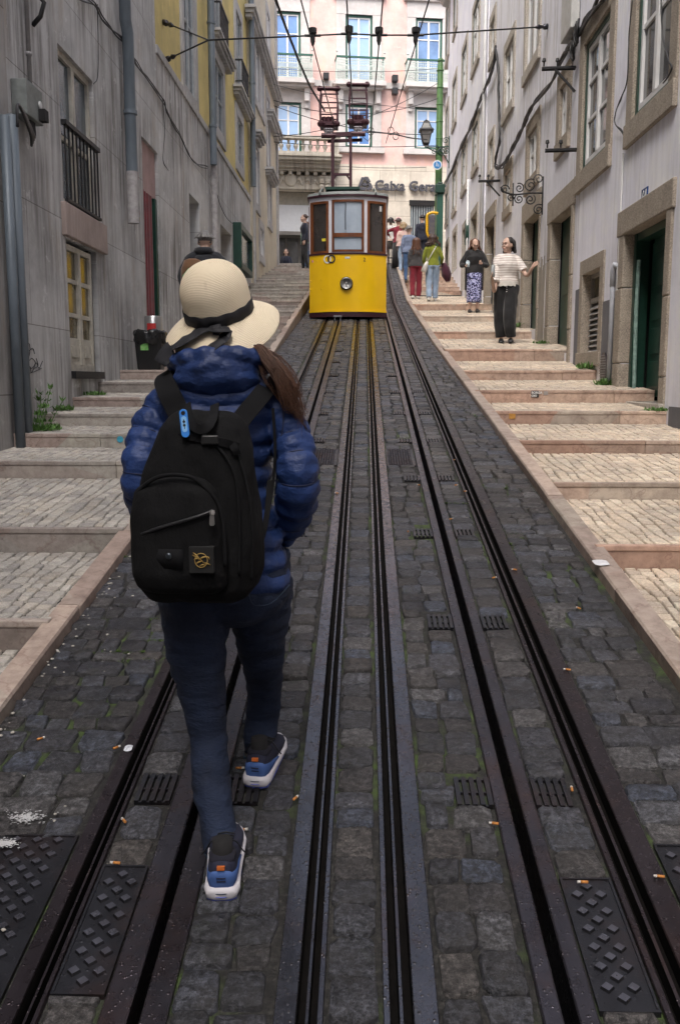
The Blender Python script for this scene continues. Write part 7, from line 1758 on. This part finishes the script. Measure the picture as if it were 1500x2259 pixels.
mm = slab(lv, YB, .105, .10, vary=.008)
main_ = fused(mm, "main_bag", m_pack, pk2, .007, 3, rumple(.011, 12, (1.3,1,.7)))
lv2 = sorted([(1044,395,30,.35),(1055,393,62,.6),(1080,393,88,.8),(1130,395,100,.95),(1200,397,104,1.0),(1260,400,104,1.0),(1290,403,96,.85),(1303,405,76,.6)])
mm = slab(lv2, 2.315, .075, .05, vary=.010)
fp = fused(mm, "front_pocket", m_pack, pk2, .006, 3, rumple(.006, 14, (1.3,1,.7)))
# piping arcs, seams
def line(pts, r_, name, mat, par, Ys): m = MB(); m.tube(curve_pts([P(x, y, Y) for (x, y), Y in zip(pts, Ys)], 8), r_, 8); return m.build(name, mat, par, smooth=True)
line([(300,1150),(303,1095),(330,1062),(370,1048),(420,1052),(455,1078),(480,1110),(493,1160),(497,1250)], .0055, "piping", m_web, fp, [2.29,2.28,2.265,2.262,2.262,2.268,2.275,2.275,2.27])
line([(520,985),(540,1050),(553,1120),(558,1200),(555,1280)], .004, "side_seam", m_web, main_, [2.325,2.31,2.302,2.30,2.31])
line([(470,975),(500,1010),(520,1060),(528,1150),(528,1270)], .004, "side_seam", m_web, main_, [2.312,2.302,2.298,2.294,2.296])
line([(312,1178),(350,1165),(400,1150),(440,1138),(470,1126)], .0042, "pocket_zip", M_("black_zip", (.02,.02,.022), .35), fp, [2.252,2.240,2.236,2.238,2.245])
zp = MB(); p = P(468, 1126, 2.232); zp.tube([p, p + Vector((0,-.002,-.006)), p + Vector((.001,-.004,-.012))], [.006,.007,.005], 8); 
zp.rings([[p + Vector((x_*w_, -.006 + dy, z_)) for x_, dy in ((-1,0),(1,0),(1,.003),(-1,.003))] for z_, w_ in ((-.010,.004),(-.014,.0055),(-.034,.0065),(-.038,.004))]); zp.build("zip_puller", M_("silver_metal", (.6,.58,.55), .3, .9), fp, angle=40)
# lower strap pocket with button and round gold patch
bw = MB(); pts = [P(x, 1228 + (x - 300)*.045, 2.243 + .000004*abs(x-395)**2) for x in range(300, 417, 13)]
bw.rings([[p + Vector((0,-.008,.024)), p + Vector((0,-.011,.0)), p + Vector((0,-.008,-.026)), p + Vector((0,.03,-.026)), p + Vector((0,.03,.024))] for p in pts]); bb = bw.build("strap_pocket", m_web, fp, smooth=True)
bt = MB(); p = P(372, 1227, 2.232); bt.ball(p, (.0075,.004,.0085), 12, 8); bt.build("snap_button", M_("dark_metal", (.12,.14,.16), .3, .9), bb, smooth=True)
pa = MB(); c = P(444, 1236, 2.232); pa.box(c.x - .031, c.y, c.z - .034, c.x + .031, c.y + .02, c.z + .034); pt_ = pa.build("cloth_patch", M_("black_felt_patch", (.010,.010,.010), .95), fp, bevel=.002)
gm = MB(); c = c + Vector((0,-.0022,0))
gm.tube([c + Vector((.016*math.cos(q*PI/12), 0, .018*math.sin(q*PI/12))) for q in range(25)], .0013, 5)
for x0, z0, x1, z1, w_ in ((-.022,.014,.006,-.004,.0022),(-.020,.020,-.002,.002,.0022),(.004,-.006,.024,-.012,.0018),(-.006,.002,.016,.010,.0024),(.016,.010,.022,.002,.0018),(-.014,-.010,.002,-.002,.0022),(-.004,-.014,.010,-.012,.0016),(-.018,.002,-.006,.004,.002)): gm.tube([c + Vector((x0,0,z0)), c + Vector(((x0+x1)/2, 0, (z0+z1)/2 + .002)), c + Vector((x1,0,z1))], [w_*.5, w_, w_*.4], 5)
gm.build("gold_emblem", M_("gold_thread", (.38,.25,.07), .5, .3, bscale=300), pt_, smooth=True)
# straps
def strap(pts, w, name, par=pk2, th=.004, mat=None, nrm=(0,-1,0)):
    cp = curve_pts([Vector(p) for p in pts], 6); mb = MB(); rs = []; nrm = Vector(nrm)
    for i, p in enumerate(cp):
        t = (cp[min(i+1, len(cp)-1)] - cp[max(i-1, 0)]).normalized(); s = t.cross(nrm).normalized(); n_ = s.cross(t).normalized(); rs.append([p - s*w - n_*th, p + s*w - n_*th, p + s*w*1.02, p + s*w + n_*th, p - s*w + n_*th, p - s*w*1.02])
    mb.rings(rs); return mb.build(name, mat or m_web, par, smooth=False, angle=50)
strap([P(368,822,2.70), P(362,838,2.60), P(372,865,2.53), P(392,905,2.515), P(410,945,2.49)], .030, "shoulder_strap", th=.007)
strap([P(590,848,2.70), P(588,856,2.60), P(566,884,2.545), P(540,915,2.52), P(515,950,2.49)], .026, "shoulder_strap", th=.007)
strap([P(412,893,2.42), P(416,918,2.34), P(432,943,2.295), P(455,943,2.292), P(470,920,2.33), P(474,893,2.42)], .012, "grab_handle", th=.003)
bs_ = strap([P(385,972,2.335), P(410,962,2.315), P(450,968,2.302), P(490,975,2.305), P(525,985,2.325)], .0105, "buckle_strap", th=.003)
q = MB(); p = P(463, 970, 2.297); q.box(p.x - .022, p.y - .006, p.z - .012, p.x + .022, p.y + .004, p.z + .012); q.build("buckle", M_("black_buckle_plastic", (.018,.018,.018), .3), bs_, bevel=.004)
strap([P(512,980,2.31), P(520,992,2.305), P(524,1003,2.31)], .010, "strap_end", bs_, th=.002)
strap([P(596,1060,2.56), P(588,1140,2.52), P(575,1200,2.48)], .008, "side_strap", th=.002)
strap([P(602,900,2.545), P(607,990,2.545), P(602,1070,2.55), P(592,1130,2.53)], .004, "side_strap", th=.002)
# blue tag
tg = MB(); a = P(404, 911, 2.312); c = P(409, 956, 2.300); 
def capsule(a, c, w, th):
    d = (c - a).normalized(); s = d.cross(Vector((0,-1,0))).normalized(); o = []
    for q_ in range(9): an = PI*q_/8; o.append(a + s*w*math.cos(an) - d*w*math.sin(an))
    for q_ in range(9): an = PI*q_/8; o.append(c - s*w*math.cos(an) + d*w*math.sin(an))
    return o
tg.prism(capsule(a, c, .0105, 0), (0, .004, 0)); tgo = tg.build("blue_tag", M_("bright_blue_plastic", (.02,.19,.62), .35, var=.15), pk2, bevel=.001)
q = MB(); off = Vector((0, -.0012, 0)); q.prism(capsule(a.lerp(c, .28) + off, a.lerp(c, .80) + off, .0068, 0), (0, .002, 0)); q.build("pale_insert", M_("pale_blue_insert", (.25,.50,.80), .3), tgo)
q = MB(); d = (c - a)
for t0, w_ in ((.42,.0035), (.60,.0035)): p = a + d*t0 + Vector((0,-.0018,0)); q.lathe([(0,-.001),(w_,-.001),(w_,.002)], p, 10, 'y')
p = a + d*.0; q.lathe([(0,-.001),(.0055,-.001),(.0055,.002)], p + Vector((0,-.0006,0)), 12, 'y'); q.bar(a + d*.3 + Vector((0,-.002,0)), a + d*.78 + Vector((0,-.002,0)), .0014); q.build("tag_marks", m_dark, tgo)
